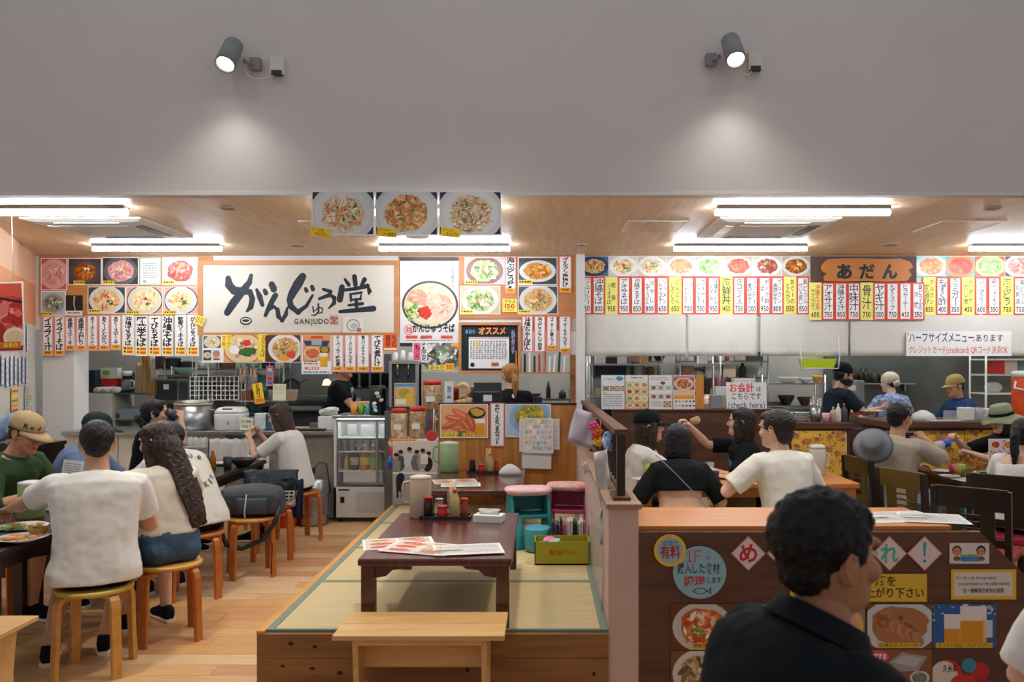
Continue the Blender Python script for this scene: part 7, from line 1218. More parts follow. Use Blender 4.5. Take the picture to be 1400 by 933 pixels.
# counter shelf behind the wood panel
cs = empty('counter_shelf', 'shelf behind the wood panel with snake figure and printer', 'shelf', (-.3, 7.5, 0)); child(MB().b2((-.92, 7.305, 1.215), (.31, 7.65, 1.24)).build('board', M['brown']), cs); child(MB().b2((-.92, 7.60, 0), (.31, 7.64, 1.215)).build('support', M['brown']), cs)
item('carton', 'white upright carton with blue writing beside the snake figure', 'box', MB().b2((-.04, -.03, 0), (.04, .03, .21)), WP, 614, 7.42, 1.24, bevel=.003); cv = Cv(609, 526, 619, 549, 7.385, '#e4e4e0', th=.001); cv.vtext('泡盛', 2, 2, 8, 20, '#3a5a9a', .03); cv.build('carton_print', 'blue writing on the white upright carton', 'print')
t = empty('snake_figure', 'carved cobra figure rearing on the shelf', 'figurine', (PX(634, 7.45), 7.45, 1.24)); SK = mat('snake_skin', '#b88a54', .5, col2='#e0c08c', vs=40)
MB().tube([(-.10, 0, .02), (-.06, -.03, .025), (0, -.035, .03), (.06, -.02, .03), (.08, .02, .035), (.03, .04, .045), (-.03, .03, .055), (-.02, 0, .075), (.03, -.01, .09), (.055, -.01, .13), (.03, -.01, .17), (-.01, -.01, .185), (-.05, -.015, .17), (-.065, -.02, .15)], [.008, .018, .022, .022, .022, .02, .02, .02, .02, .02, .022, .026, .018, .008], 10).build('body', SK, t); MB().ell((.01, -.005, .165), (.03, .012, .045), 12, 8, rotm(0, 40, 0)).build('hood', SK, t)
t = empty('receipt_printer', 'black till machine on the shelf behind the panel', 'machine', (PX(666, 7.5), 7.5, 1.24)); MB().b2((-.13, -.08, 0), (.13, .1, .12)).build('body', M['black'], t, bevel=.01); MB().b2((-.13, .05, .10), (.13, .09, .20)).build('screen', M['dark'], t, bevel=.005); MB().b2((-.03, -.085, .03), (.05, -.08, .09)).build('paper_slot', WP, t); item('jar', 'small red lidded jar near the cobra figure', 'jar', MB().lathe([(.03, 0), (.03, .12), (.034, .12), (.03, .16)], n=14), REDP, 623, 7.58, 1.24); item('card_reader', 'small black card reader on the shelf', 'machine', MB().b2((-.04, -.03, 0), (.04, .03, .07)), M['black'], 735, 7.45, 1.24, bevel=.004)
# folder shelf under the right strips
t = empty('wall_shelf', 'open wooden wall shelf holding folders', 'shelf', (PX(743, 8.5), 8.5, zat(511, 8.5))); w = 38*8.5/FPX; MB().b2((-w, -.10, 0), (w, .10, .015)).build('board', M['fascia'], t); MB().b2((-w, -.10, .015), (-w+.015, .10, .24)).build('side_panel', M['fascia'], t); MB().b2((.0, -.10, .015), (.015, .10, .24)).build('divider', M['fascia'], t); MB().b2((w-.012, .08, -.9), (w+.05, .10, .2)).build('upright', M['fascia'], t)
for i in range(10): item('folder', 'upright folder on the wooden wall shelf, %s from the left' % ORD[i], 'folder', MB().b2((-.011, -.07, 0), (.011, .07, .17+.02*(i % 3))), [M['dark'], M['black'], WP, M['dark'], REDP, REDP, WP, WP, M['dark'], WP][i], 711+i*6.6, 8.5, zat(511, 8.5)+.015, rot=(0, 3 if i > 4 else 0, 0), group='folders on the wall shelf')
for i, (px, h) in enumerate(((541, .05), (551, .07), (561, .05))): item('cup', 'white crumpled cup below the orange tag, %s of three' % ORD[i], 'cup', MB().lathe([(.034, 0), (.02, h+.03), (.012, h+.035)], n=10), WP, px, 8.3, 1.65, group='white cups on the dispenser')
# beer keg and crate on the floor
t = empty('beer_keg', 'dented steel beer keg standing beside the fridge', 'keg', (PX(428, 8.1), 8.1, 0)); MB().lathe([(.13, 0), (.15, .02), (.15, .10), (.155, .11), (.15, .12), (.15, .32), (.155, .33), (.15, .34), (.145, .43), (.10, .47), (.03, .475)], n=28).build('body', M['steel'], t); MB().lathe([(.02, .475), (.02, .54), (.03, .55), (.02, .57)], n=10).build('tap_head', M['black'], t); MB().tube([(.0, .0, .55), (.05, .05, .62), (.10, .12, .60), (.14, .14, .3)], .008, 6).build('hose', mat('hose_green', '#3a5a44', .5), t)
item('crate', 'red plastic crate on the floor behind the stools', 'crate', MB().b2((-.14, -.1, 0), (.14, .1, .13)), mat('red_orange_crate', '#d84a24', .45), 385, 7.98, 0, bevel=.01)
for px in (372,): MB().b2((0, 0, 0), (.05, .05, .42)).build('wood_stand', M['darkwood'], loc=(PX(px, 7.9), 8.05, 0), label='dark wooden block beside the red crate', cat='block')
# ------------------------------------------------------------------ bags by the stools
BPK = mat('backpack_grey', '#3b4146', .6, var=.1, bump=.25, bs=10)
t = empty('backpack', 'grey backpack lying on a stool with hanging straps', 'backpack', (-2.21, 6.18, .452), R_(8)); q = MB(); q.loft([ring(V((x, 0, .115)), None, V((0, 0, 1)), V((0, 1, 0)), d, h, .112, 18, 2.8) for x, d, h in ((-.24, .10, .07), (-.20, .135, .105), (-.05, .145, .125), (.10, .145, .12), (.19, .125, .10), (.225, .08, .06))]); obj('body', baked(q, .008, 3, .012, .08), BPK, t); q = MB(); q.loft([ring(V((x, -.135, .09)), None, V((0, 0, 1)), V((0, 1, 0)), .03, .065, .065, 12, 3) for x in (-.10, -.06, .10, .13)]); q.build('front_pocket', BPK, t); MB().tube([(-.22, -.10, .14), (-.19, -.15, .05), (-.20, -.165, -.08), (-.16, -.17, -.19), (-.05, -.17, -.22), (.1, -.165, -.16), (.19, -.13, -.02), (.2, -.1, .08)], [(.018, .006)]*8, 6).build('strap', M['black'], t); MB().tube([(-.02, -.15, .18), (-.03, -.175, .05), (-.02, -.178, -.02)], .006, 6).build('tag_cord', mat('silver_cord', '#a8a8a4', .4), t); MB().b2((-.035, -.185, -.08), (-.005, -.178, -.02)).build('name_tag', mat('brass_tag', '#8a8054', .4), t); MB().tube([(.15, -.16, -.13), (.17, -.17, -.2), (.165, -.17, -.42)], .004, 5).build('loose_strap', M['black'], t)
t = empty('basket', 'white plastic basket on a stool holding the dark tote bag', 'basket', (-2.24, 6.72, .452), R_(10)); WBK = WP
for z in (.02, .05, .08, .11): MB().loft([[(-a, -b, zz), (a, -b, zz), (a, b, zz), (-a, b, zz)] for a, b, zz in ((.17+z*.2, .13+z*.2, z), (.173+z*.2, .133+z*.2, z+.012))], caps=False, sm=False).build('rim_band', WBK, t)
MB().b2((-.17, -.13, 0), (.17, .13, .006)).build('bottom', WBK, t)
for i in range(22):
    a = -.17+.34*(i % 11)/10; sy = -1 if i < 11 else 1; MB().tube([(a, sy*.132, .004), (a*1.12, sy*.154, .12)], .004, 5).build('rib', WBK, t)
TB = mat('dark_teal_nylon', '#14242c', .5, bump=.35, bs=8); t = empty('tote_bag', 'dark teal tote bag resting in the white basket', 'bag', (-2.25, 6.70, .46), R_(10)); q = MB(); q.loft([ring(V((0, 0, z)), None, V((0, 1, 0)), V((1, 0, 0)), w, d, d, 20, 3) for z, w, d in ((.0, .14, .10), (.06, .18, .12), (.16, .21, .11), (.24, .22, .07), (.27, .23, .03))]); obj('body', baked(q, .009, 2, .03, .08), TB, t); MB().tube([(.10, -.09, .2), (.2, -.11, .22), (.24, -.10, .14), (.2, -.10, .10)], .01, 6).build('handle', TB, t)
drape(392, 416, 655, 708, 6.88, 'dark blue jacket hanging over the basket side', mat('jacket_navy', '#18284a', .8, bump=.4, bs=9), 'jacket', 'jacket')
# lettering on the sweatshirt back
shirt = [c for c in r3.children if c.name.startswith('shirt')][0]
for txt, rad, a0, a1, up in (('CLUB', .12, 150, 50, 1), ('MICKEY', .125, 215, 325, -1)):
    p, u, f, r = at3(.56); n_ = len(txt)
    for i, ch in enumerate(txt):
        a = R_(a0+(a1-a0)*i/(n_-1)); c = p-f*.2+r*(rad*math.cos(a))+u*(rad*math.sin(a)); vv, ff, bb = glyph(ch, .02); k = .055
        th = a-math.pi/2 if up > 0 else a+math.pi/2; X_ = r*math.cos(th)+u*math.sin(th); Y_ = -r*math.sin(th)+u*math.cos(th); me = bpy.data.meshes.new('letter'); mx = (bb[0]+bb[2])/2
        me.from_pydata([tuple(c+X_*((x-mx)*k)+Y_*((y-.35)*k)) for x, y in vv], [], ff); bm = bmesh.new(); bm.from_mesh(me); bmesh.ops.subdivide_edges(bm, edges=bm.edges, cuts=1, use_grid_fill=False); bmesh.ops.triangulate(bm, faces=bm.faces); bm.to_mesh(me); bm.free()
        sh2 = shirt.data; 
        for v in me.vertices:
            ok, loc, nrm, _ = shirt.ray_cast(v.co, f)
            if ok: v.co = loc-f*.004
        obj('letter', me, MATS['dark_grey'], r3)
# cap lettering and T-shirt print
# ------------------------------------------------------------------ food and dishes
def bowl(px, Y, z, r, h, m, label, fill=None, cat='bowl', rx=1.):
    t = empty('bowl' if cat == 'bowl' else cat, label, cat, (PX(px, Y), Y, z)); MB().lathe([(r*.45, 0), (r*.5, h*.1), (r*.9, h*.7), (r, h), (r*.95, h), (r*.8, h*.65), (r*.3, h*.15)], n=24).build('body', m, t)
    if fill:
        q = MB(); rr_ = random.Random(int(px)); [q.ell((r*.55*math.cos(i*2.4)*rr_.random(), r*.55*math.sin(i*2.4)*rr_.random(), h*.85), (r*.28, r*.2, h*.25), 8, 6) for i in range(9)]; obj('food', baked(q, .006, 1), fill, t)
    return t
def plate(px, Y, z, r, m, label, fill=None):
    t = empty('plate', label, 'plate', (PX(px, Y), Y, z)); MB().lathe([(r*.55, 0), (r*.6, .004), (r, .018), (r*.97, .021), (r*.6, .009)], n=28).build('dish', m, t)
    if fill:
        for k, fm in enumerate(fill):
            q = MB(); rr_ = random.Random(int(px)+k); [q.ell((r*.6*rr_.uniform(-1, 1)*.8, r*.6*rr_.uniform(-1, 1)*.8, .016), (r*.22, r*.16, .014), 8, 6) for i in range(6)]; obj('food', baked(q, .005, 1), fm, t)
FR = mat('fried_food', '#b07a34', .6, col2='#d8a458', vs=40); SAL = mat('salmon_food', '#d8764c', .5, col2='#e8a888', vs=30); LEAF = mat('leaf_food', '#4f7d30', .6, col2='#8ab050', vs=30); OCH = mat('ochre_ceramic', '#a8842c', .4); WCE = mat('white_ceramic', '#d8d6d0', .25)
tray(-2.95, 4.12, .70, .52, .36, 'black serving tray with food before the man in white', M['black']); plate(30, 4.1, .708, .12, WCE, 'plate of salmon coloured food on the black tray', [SAL, FR]); bowl(52, 4.18, .708, .05, .05, OCH, 'small ochre bowl on the black tray', None); plate(30, 4.42, .70, .13, WCE, 'white plate of food behind the black tray', [FR, LEAF]); item('phone', 'black phone lying on the left table edge', 'phone', MB().b2((-.04, -.08, 0), (.04, .08, .01)), M['black'], x=-2.76, Y=3.95, z=.70, bevel=.003)
item('board', 'pale wooden serving board on the left table', 'board', MB().b2((-.11, -.10, 0), (.11, .10, .012)), mat('pale_board', '#b8a468', .5), x=-3.1, Y=3.98, z=.70, bevel=.002) if False else None
bowl(332, 7.15, .70, .115, .075, M['black'], 'black noodle bowl before the chopstick woman'); item('cup', 'dark grey cup beside the black bowl', 'cup', MB().lathe([(.03, 0), (.036, .11), (.032, .11), (.028, .01)], n=16), M['dark'], 311, 6.95, .70); bottle(PX(291, 6.98), 6.98, .70, .16, .026, mat('amber_sauce', '#a86a10', .15), REDP, 'amber sauce bottle with red cap on the left table', neck=.4)
plate(302, 7.3, .70, .11, WCE, 'white plate near the amber sauce bottle', [WP]); item('menu_box', 'grey menu stand on the left table', 'box', MB().b2((-.13, -.03, 0), (.13, .03, .14)), mat('menu_grey', '#8c8c90', .5), 262, 7.5, .70, bevel=.004); item('cup', 'dark cup held by the drinking woman', 'cup', MB().lathe([(.028, 0), (.035, .10), (.031, .10), (.026, .01)], n=16, rot=rotm(0, -50, 0)), M['dark'], x=-3.075, Y=6.78, z=1.15)
item('tissue_pack', 'bright blue snack bag on the left table', 'bag', MB().loft([[(-a, -.03, z), (a, -.03, z), (a, .03, z), (-a, .03, z)] for a, z in ((.09, 0), (.10, .08), (.08, .17))], sm=False), mat('bright_blue_bag', '#2c8cc8', .4), 172, 5.5, .70); item('condiment_rack', 'white condiment rack on the left table', 'rack', MB().b2((-.12, -.05, 0), (.12, .05, .09)), WP, 75, 5.0, .70, bevel=.01)
cv = Cv(82, 560, 110, 610, 5.5, '#e6e4e0', th=.002); dots(cv, 3, 4, 25, 20, 5, '#8a90a0'); dots(cv, 3, 24, 25, 46, 6, '#a85a5c'); o = cv.build('menu_card', 'white handwritten menu card standing on the left table', 'menu', loc=(PX(97, 5.5), 5.5, .70+.125), lean=-6, tilt=6)
q = MB(); [q.ell((-.12+.08*i, .03*(i % 2), .10+.02*(i % 3)), (.11, .10, .10), 10, 8) for i in range(4)]; obj('t', baked(q, .012, 2, .04, .08), mat('blue_white_bag', '#5a9cd0', .5, col2='#e4eaec', vs=4)); o = bpy.context.scene.objects['t']; o.name = 'bundle'; o.location = (-4.10, 6.25, 1.0); tag(o, 'light blue and white bundle at the far left', 'bundle')
t = empty('side_cabinet', 'low dark cabinet under the blue and white bundle', 'cabinet', (-4.10, 6.25, 0)); MB().b2((-.28, -.2, 0), (.28, .2, .97)).build('body', M['darkwood'], t); MB().b2((-.29, -.21, .97), (.29, .21, 1.0)).build('top', M['darkwood'], t)
for sg_, (hx_, hy_, hz_) in ((0, (-2.66, 7.39, .965)),): 
    for k in range(2): MB().tube([(hx_+.02, hy_-.10+.03*k, hz_+.02), (hx_-.07, hy_-.05+.02*k, hz_-.05+.06*k)], .003, 5).build('chopstick', WOOD2, label='wooden chopstick held by the woman in white, %s' % ('lower', 'upper')[k], cat='chopstick', group='chopsticks in hand')
# right shop low table
item('cup', 'lime green cup on the right low table', 'cup', MB().lathe([(.035, 0), (.043, .11), (.039, .11), (.032, .01)], n=16), mat('lime_plastic', '#b8d020', .4), 890, 5.95, LT2); item('cup', 'dark soup cup on the right low table', 'cup', MB().lathe([(.035, 0), (.045, .07), (.041, .07), (.032, .01)], n=16), mat('dark_red_lacquer', '#3a1418', .3), 975, 5.85, LT2); item('cup', 'clear water glass on the right low table', 'cup', MB().lathe([(.03, 0), (.036, .10), (.033, .10), (.028, .01)], n=16), M['clearp'], 970, 6.15, LT2)
plate(993, 6.0, LT2, .12, M['chrome'], 'foil plate of food on the right low table', [SAL, YEL2, FR]); plate(880, 5.85, LT2, .09, WCE, 'small plate with chopsticks on the right low table'); item('smartphone', 'phone lying on the right low table', 'phone', MB().b2((-.04, -.08, 0), (.04, .08, .01)), M['dark'], 905, 5.85, LT2, bevel=.003)
item('fried_piece', 'piece of fried food held up in a raised hand', 'food', MB().ell((0, 0, 0), (.045, .03, .028), 10, 8).ell((.02, .01, .02), (.025, .02, .02), 8, 6), mat('fried_piece', '#a88c50', .6, col2='#c8b48a', vs=40), 950, 6.44, 1.155)
t = empty('water_pitcher', 'translucent white water pitcher at the table end', 'pitcher', (PX(1117, 6.2), 6.2, LT2)); MB().loft([ring(V((0, 0, z)), None, V((0, 1, 0)), V((1, 0, 0)), w, w*.8, w*.8, 16, 3.5) for z, w in ((0, .05), (.01, .056), (.19, .06), (.20, .055))]).build('body', mat('milky_plastic', '#dce0dc', .3, alpha=.75), t); MB().loft([ring(V((0, 0, z)), None, V((0, 1, 0)), V((1, 0, 0)), w, w*.8, w*.8, 16, 3.5) for z, w in ((.198, .058), (.22, .056), (.228, .045))]).build('lid', WP, t); MB().tube([(.055, 0, .17), (.09, 0, .16), (.09, 0, .07), (.056, 0, .06)], .008, 6).build('handle', WP, t); item('cup', 'lime green cup beside the water pitcher', 'cup', MB().lathe([(.03, 0), (.038, .10), (.034, .10), (.028, .01)], n=14), MATS['lime_plastic'], 1105, 6.3, LT2)
q = MB(); q.tube([(-.22, .0, .0), (-.1, -.01, -.12), (.05, -.01, -.28), (.14, 0, -.40)], [(.012, .003)]*4, 6); q.build('shoulder_strap', mat('grey_strap', '#8a9098', .5), loc=(PX(937, 5.27)+.02, 5.235, 1.02), rot=(-12, 0, 0), label='grey bag strap across the black top', cat='strap')
# counters of the right shop
CZ = 1.205; CZ2 = 1.075; CZ3 = 1.09
t = empty('pen_holder', 'black pen holder full of red pens on the tall counter', 'pen holder', (PX(985, 7.55), 7.55, CZ)); MB().b2((-.05, -.04, 0), (.05, .04, .20)).build('holder', WP, t)
for i in range(11): MB().tube([(-.04+.008*i, .02*math.sin(i*2), .12), (-.06+.013*i, .03*math.sin(i*2), .28+.03*math.sin(i*1.7))], .005, 5).build('pen', [REDP, M['black'], BLUEP, REDP][i % 4], t)
item('paper_stack', 'stack of white paper boxes behind the cashier sign', 'box', MB().b2((-.10, -.06, 0), (.10, .06, .27)), WP, 1016, 7.7, CZ, bevel=.004); item('calculator', 'grey card machine beside the pen holder', 'machine', MB().b2((-.05, -.04, 0), (.05, .04, .12)), mat('machine_grey', '#8a8c8e', .5), 978, 7.46, CZ, bevel=.004)
t = empty('monitor', 'dark monitor behind the menu sheets', 'monitor', (PX(836, 9.38), 9.38, 1.25)); MB().b2((-.22, -.02, .20), (.22, .02, .46)).build('frame', M['dsteel'], t, bevel=.005); MB().b2((-.20, -.024, .22), (.17, -.019, .44)).build('screen', M['black'], t); MB().b2((-.02, 0, 0), (.02, .03, .22)).build('stand', M['dark'], t)
rk = rack('grey kitchen shelf unit behind the menu sheets', 806, 985, 9.2, (.85, 1.25, 1.62), .4, m=M['steel'])
for i, (px, w, h, z, c, lb) in enumerate(((890, .13, .23, 1.25, '#b0b0a8', 'grey file holder on the right kitchen shelf'), (862, .10, .14, 1.25, '#d0d2d0', 'white box on the right kitchen shelf'), (925, .16, .12, 1.25, '#c8cac8', 'white label printer on the right kitchen shelf'), (950, .12, .2, 1.25, '#d4d4d0', 'tall white carton on the right kitchen shelf'), (905, .07, .08, 1.25, '#3a4a8a', 'small blue tin on the right kitchen shelf'), (820, .12, .09, 1.62, '#d8d6d0', 'white box high on the right kitchen shelf'), (850, .10, .08, 1.62, '#c8c4bc', 'pale box high on the right kitchen shelf'), (880, .09, .1, 1.62, '#b08a58', 'brown carton high on the right kitchen shelf'), (960, .1, .09, 1.62, '#d0d0cc', 'white container high on the right kitchen shelf'))): item('carton', lb, 'box', MB().b2((-w/2, -.07, 0), (w/2, .07, h)), mat('ctn%d' % i, c, .6), px, 9.33, z, bevel=.004)
rack('steel kitchen shelf of bowls left of the masked cook', 1042, 1128, 9.6, (.85, 1.12, 1.39), .35, m=M['steel'])
for i, (px, r, h, z, m_, lb) in enumerate(((1078, .13, .07, 1.39, WCE, 'wide white bowl on the steel shelf'), (1101, .085, .06, 1.39, WCE, 'small white bowl on the steel shelf'), (1117, .07, .09, 1.39, mat('amber_bowl', '#c89a3c', .3), 'amber bowl on the steel shelf'), (1075, .10, .12, 1.12, M['black'], 'black pot on the lower steel shelf'), (1100, .09, .1, 1.12, mat('dark_red_pot', '#3a1820', .4), 'dark red pot on the lower steel shelf'))): bowl(px, 9.75, z, r, h, m_, lb)
item('steel_bin', 'dark tall pot at the back of the right kitchen', 'pot', MB().lathe([(.12, 0), (.125, .3), (.115, .31)], n=20), M['black'], 1056, 9.78, .85); t = empty('oven', 'steel oven with a rounded door left of the masked cook', 'oven', (PX(1105, 9.35), 9.35, 0)); MB().b2((-.25, 0, 0), (.25, .2, 1.10)).build('body', M['steel'], t); MB().b2((-.17, -.02, .85), (.21, 0, 1.07)).build('door', M['dsteel'], t, bevel=.03)
MB().b2((PX(1128, 10.5), 10.50, 0), (6.6, 10.55, 2.4)).build('steel_wall_panel', M['mirror'], label='large smoky steel wall panel behind the three cooks', cat='panel')
t = empty('wall_shelf', 'steel wall shelf with dark bottles behind the cooks', 'shelf', (PX(1205, 10.45), 10.45, zat(524, 10.45))); MB().b2((-.40, -.12, -.015), (.40, .04, 0)).build('board', M['steel'], t); [MB().b2((sx-.01, -.02, -.10), (sx+.01, .04, -.015)).build('bracket', M['steel'], t) for sx in (-.3, .3)]
for i, px in enumerate((1169, 1177, 1184)): bottle(PX(px, 10.4), 10.40, zat(524, 10.45), .19, .035, mat('dark_bottle', '#2a2014', .2), M['black'], 'dark bottle on the steel wall shelf, %s from the left' % ORD[i], neck=.4, group='dark bottles behind the cooks')
for i in range(3): item('spice_tin', 'dark green tin on the steel wall shelf, %s from the left' % ORD[i], 'tin', MB().lathe([(.045, 0), (.045, .12), (.04, .125)], n=14), mat('dark_green_tin', '#3a4030', .4, metal=.4), 1196+i*9, 10.4, zat(524, 10.45), group='tins behind the cooks')
t = empty('rice_boiler', 'steel cooking machine with a round pot beside the masked cook', 'machine', (PX(1166, 9.7), 9.7, 0)); MB().b2((-.14, 0, 0), (.14, .3, 1.42)).build('body', M['steel'], t, bevel=.01); MB().ell((0, -.02, 1.02), (.10, .06, .09), 16, 10).build('pot', M['steel'], t); MB().b2((-.05, -.015, 1.30), (.03, 0, 1.36)).build('timer', WP, t)
t = empty('green_basket', 'lime green basket in a white wire holder under the curtain', 'basket', (PX(1117, 8.55), 8.55, zat(504, 8.55))); MB().loft([[(-a, -b, z), (a, -b, z), (a, b, z), (-a, b, z)] for a, b, z in ((.15, .08, .008), (.17, .10, .10), (.165, .095, .10))], sm=False).build('basket', MATS['lime_plastic'], t)
for sx in (-1, 1): MB().tube([(sx*.19, -.1, 0), (sx*.205, -.1, .15), (sx*.205, .0, .60)], .006, 6).build('wire', WP, t)
MB().tube([(-.19, -.1, 0), (.19, -.1, 0)], .006, 6).build('wire', WP, t)
t = empty('cutlery_holder', 'steel cutlery holder with spoons on the counter', 'cutlery holder', (PX(1115, 7.5), 7.5, CZ2)); MB().lathe([(.045, 0), (.045, .13), (.041, .13), (.041, .01)], n=18).build('holder', M['steel'], t)
for i in range(8): MB().tube([(.02*math.cos(i*.8), .02*math.sin(i*.8), .02), (.05*math.cos(i*.8), .04*math.sin(i*.8), .20+.02*(i % 3))], .005, 5).build('spoon', [M['chrome'], WOOD2, M['chrome'], M['chrome']][i % 4], t)
item('cup', 'pink cup on the right counter', 'cup', MB().lathe([(.028, 0), (.038, .085), (.034, .085), (.026, .01)], n=16), mat('pink_cup', '#d8a0a8', .4), 1129, 7.45, CZ2)
for i, (px, m_, c_, lb, h) in enumerate(((1139, mat('tan_sauce', '#c8a080', .4), WP, 'tan squeeze bottle on the right counter', .14), (1146, WP, WP, 'white squeeze bottle on the right counter', .17), (1154, mat('dark_sauce', '#4a4440', .4), mat('orange_cap', '#e07a2c', .4), 'dark squeeze bottle with orange cap on the right counter', .17))): bottle(PX(px, 7.5), 7.5, CZ2, h, .028, m_, c_, lb, neck=.25)
q = MB(); [q.lathe([(.05, k*.014), (.075, k*.014+.012), (.07, k*.014+.012)], n=18) for k in range(6)]; item('plate_stack', 'stack of pale plates on the right counter', 'plates', q, WCE, 1096, 7.6, CZ2); q = MB(); [q.lathe([(.04, k*.016), (.06, k*.016+.03), (.055, k*.016+.03)], n=18) for k in range(4)]; item('bowl_stack', 'stack of white bowls at the counter corner', 'bowls', q, WCE, 1076, 7.7, CZ2)
plate(1192, 8.62, 1.10, .12, WCE, 'plate of prawns and leaves held out by the masked cook', [SAL, LEAF]); item('wrap_box', 'white crumpled towel on the right counter', 'towel', MB().loft([[(-a, -b, z), (a, -b, z), (a, b, z), (-a, b, z)] for a, b, z in ((.10, .06, 0), (.08, .05, .05), (.02, .02, .09))]), WP, 1262, 7.55, CZ3); sheet(1290, 7.45, CZ3, .30, .14, 5, 'white paper sheet on the right counter', 8, 1)
item('clear_box', 'clear plastic box on the right counter', 'box', MB().b2((-.05, -.05, 0), (.05, .05, .09)), M['clearp'], 1300, 7.5, CZ3, bevel=.005); item('napkin_holder', 'white napkin holder on the right counter', 'box', MB().b2((-.06, -.05, 0), (.06, .05, .12)), WP, 1320, 7.5, CZ3, bevel=.008); item('napkin_holder', 'second white napkin holder near the bucket hat', 'box', MB().b2((-.06, -.05, 0), (.06, .05, .11)), WP, 1352, 7.5, CZ3, bevel=.008)
for i, px in enumerate((1334, 1340)): item('water_glass', 'clear glass on the right counter, %s' % ('left', 'right')[i], 'glass', MB().lathe([(.028, 0), (.034, .12), (.031, .12), (.026, .01)], n=14), M['clearp'], px, 7.48, CZ3)
rack('white wire rack at the right of the steel wall', 1348, 1440, 9.4, (.9, 1.28, 1.50, 1.68), .35, m=WP); item('snack_carton', 'red and white carton on the white wire rack', 'box', MB().b2((-.08, -.06, 0), (.08, .06, .15)), REDP, 1361, 9.5, 1.50, bevel=.004); item('storage_tub', 'cream storage tub on the white wire rack', 'tub', MB().b2((-.08, -.06, 0), (.08, .06, .16)), M['cream'], 1378, 9.5, 1.50, bevel=.008); item('storage_tub', 'green lidded tub on the white wire rack', 'tub', MB().b2((-.06, -.06, 0), (.06, .06, .09)), mat('sea_green', '#5a9c88', .4), 1393, 9.55, 1.50, bevel=.008); item('plastic_bag', 'white plastic bag on the lower wire rack', 'bag', MB().ell((0, 0, .06), (.10, .08, .07)), RG, 1358, 9.5, 1.28)
t = empty('drink_cooler', 'orange drink cooler with white lid at the right edge', 'cooler', (PX(1399, 7.6), 7.6, CZ3)); MB().lathe([(.09, 0), (.10, .02), (.10, .38), (.095, .40)], n=24).build('body', mat('orange_plastic', '#e8541c', .4), t); MB().lathe([(.102, .40), (.10, .45), (.06, .46)], n=24).build('lid', WP, t); MB().tube([(-.095, -.04, .36), (-.12, -.06, .30), (-.06, -.12, .28), (.0, -.11, .34)], .012, 6).build('handle', WP, t)
# right table and bags
TZ = .72
t = empty('bucket_hat', 'grey bucket hat hanging on the back of the beige shirt', 'hat', (PX(1193, 6.25), 6.25, zat(608, 6.25))); q = MB(); q.X = rotm(52, -42, 0); q.lathe([(.15, -.03), (.12, -.008), (.092, .015), (.082, .09), (.066, .112), (.01, .115)], n=26); q.build('hat_shell', mat('grey_blue_hat', '#7c8286', .8, bump=.3, bs=12), t)
t = empty('grey_bag', 'grey nylon bag with a teal ribbon on the chair', 'bag', (2.86, 5.78, .456), R_(10)); q = MB(); q.loft([ring(V((0, 0, z)), None, V((0, 1, 0)), V((1, 0, 0)), w, d, d, 18, 3) for z, w, d in ((0, .19, .13), (.05, .21, .14), (.16, .19, .12), (.22, .13, .08), (.25, .10, .05))]); obj('body', baked(q, .009, 2, .03, .07), mat('grey_nylon', '#4a545c', .55, bump=.4, bs=9), t); MB().tube([(-.15, -.1, .18), (-.35, -.2, .2), (-.42, -.15, .24)], [(.02, .004)]*3, 6).build('strap', mat('grey_strap2', '#6c747c', .6), t); MB().ell((.13, -.13, .10), (.03, .02, .06), 10, 6).build('ribbon', mat('teal_ribbon', '#2c98a0', .5), t)
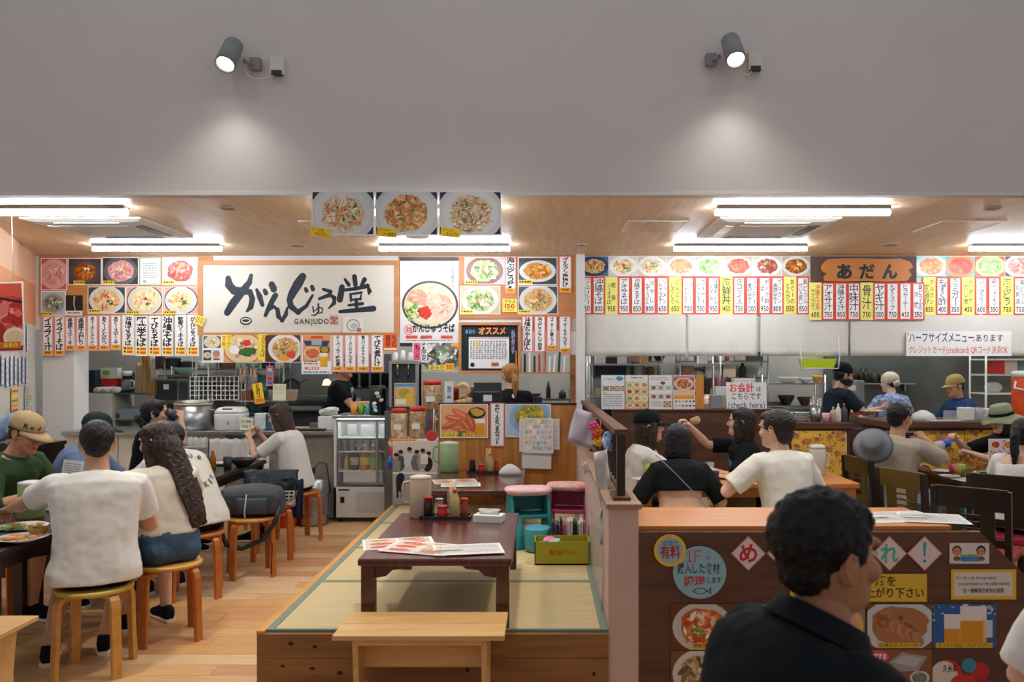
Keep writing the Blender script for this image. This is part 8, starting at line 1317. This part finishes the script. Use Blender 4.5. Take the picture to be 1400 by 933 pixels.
t = empty('water_bottle', 'clear water bottle with blue cap held tilted', 'bottle', (3.43, 6.86, .93), 0); q = MB(); q.X = rotm(0, 74, 0) ; q.lathe([(.036, -.20), (.04, -.19), (.04, -.02), (.03, .0)], n=16); q.build('body', mat('frosted_bottle', '#dce4e8', .25, alpha=.6), t); q = MB(); q.X = rotm(0, 74, 0); q.lathe([(.034, .0), (.036, .05), (.02, .055)], n=16); q.tube([(.0, .03, .05), (.0, .035, .09), (0, .0, .1)], .008, 6); q.build('cap', BLUEP, t)
for i, (px, Y, c, lb) in enumerate(((1303, 6.45, '#e0607c', 'pink plastic tumbler on the right table'), (1309, 6.4, '#d8a868', 'orange plastic tumbler on the right table'), (1314, 6.45, '#a8d048', 'green plastic tumbler on the right table'))): item('tumbler', lb, 'cup', MB().lathe([(.026, 0), (.034, .09), (.031, .09), (.024, .008)], n=14), mat('tum%d' % i, c, .25, alpha=.75), px, Y, TZ)
plate(1290, 6.6, TZ, .09, WCE, 'white plate at the back of the right table'); plate(1298, 6.3, TZ, .08, WCE, 'white plate with chopsticks on the right table'); sheet(1325, 6.2, TZ, .24, .16, 6, 'white folded paper on the right table', 9, 1); plate(1345, 6.5, TZ, .08, WCE, 'dish of food near the tilted bottle', [LEAF, FR])
cv = Cv(1342, 583, 1378, 640, 6.15, '#e8e4e0', th=.005); rr = random.Random(4)
for i in range(2):
    for j in range(4): food(cv, 2+i*17, 2+j*14, 17+i*17, 14+j*14, rr.choice(['fish', 'red', 'goya', 'meat', 'noodle', 'beef']), rr.choice(['#f0c848', '#e8a0b8', '#e8e0d8', '#e0709c']), '#f0ece6', i+j, n=12)
cv.build('table_menu', 'acrylic table menu with dish photos at the right', 'menu', loc=(3.52, 6.15, TZ+.16)); item('tissue_case', 'blue tissue case under the acrylic table menu', 'box', MB().b2((-.13, -.04, 0), (.13, .04, .05)), mat('blue_base', '#4a78b8', .4), x=3.58, Y=6.24, z=TZ, bevel=.004)
t = empty('umbrella', 'black folded umbrella hooked on the right table edge', 'umbrella', (PX(1338, 5.98), 5.98, .30)); MB().tube([(0, 0, 0), (0, 0, .40)], [.012, .022], 8).build('canopy', M['black'], t); MB().tube([(0, 0, .40), (0, 0, .47), (.02, 0, .50), (.06, 0, .50), (.07, 0, .47)], .011, 8).build('handle', M['black'], t)
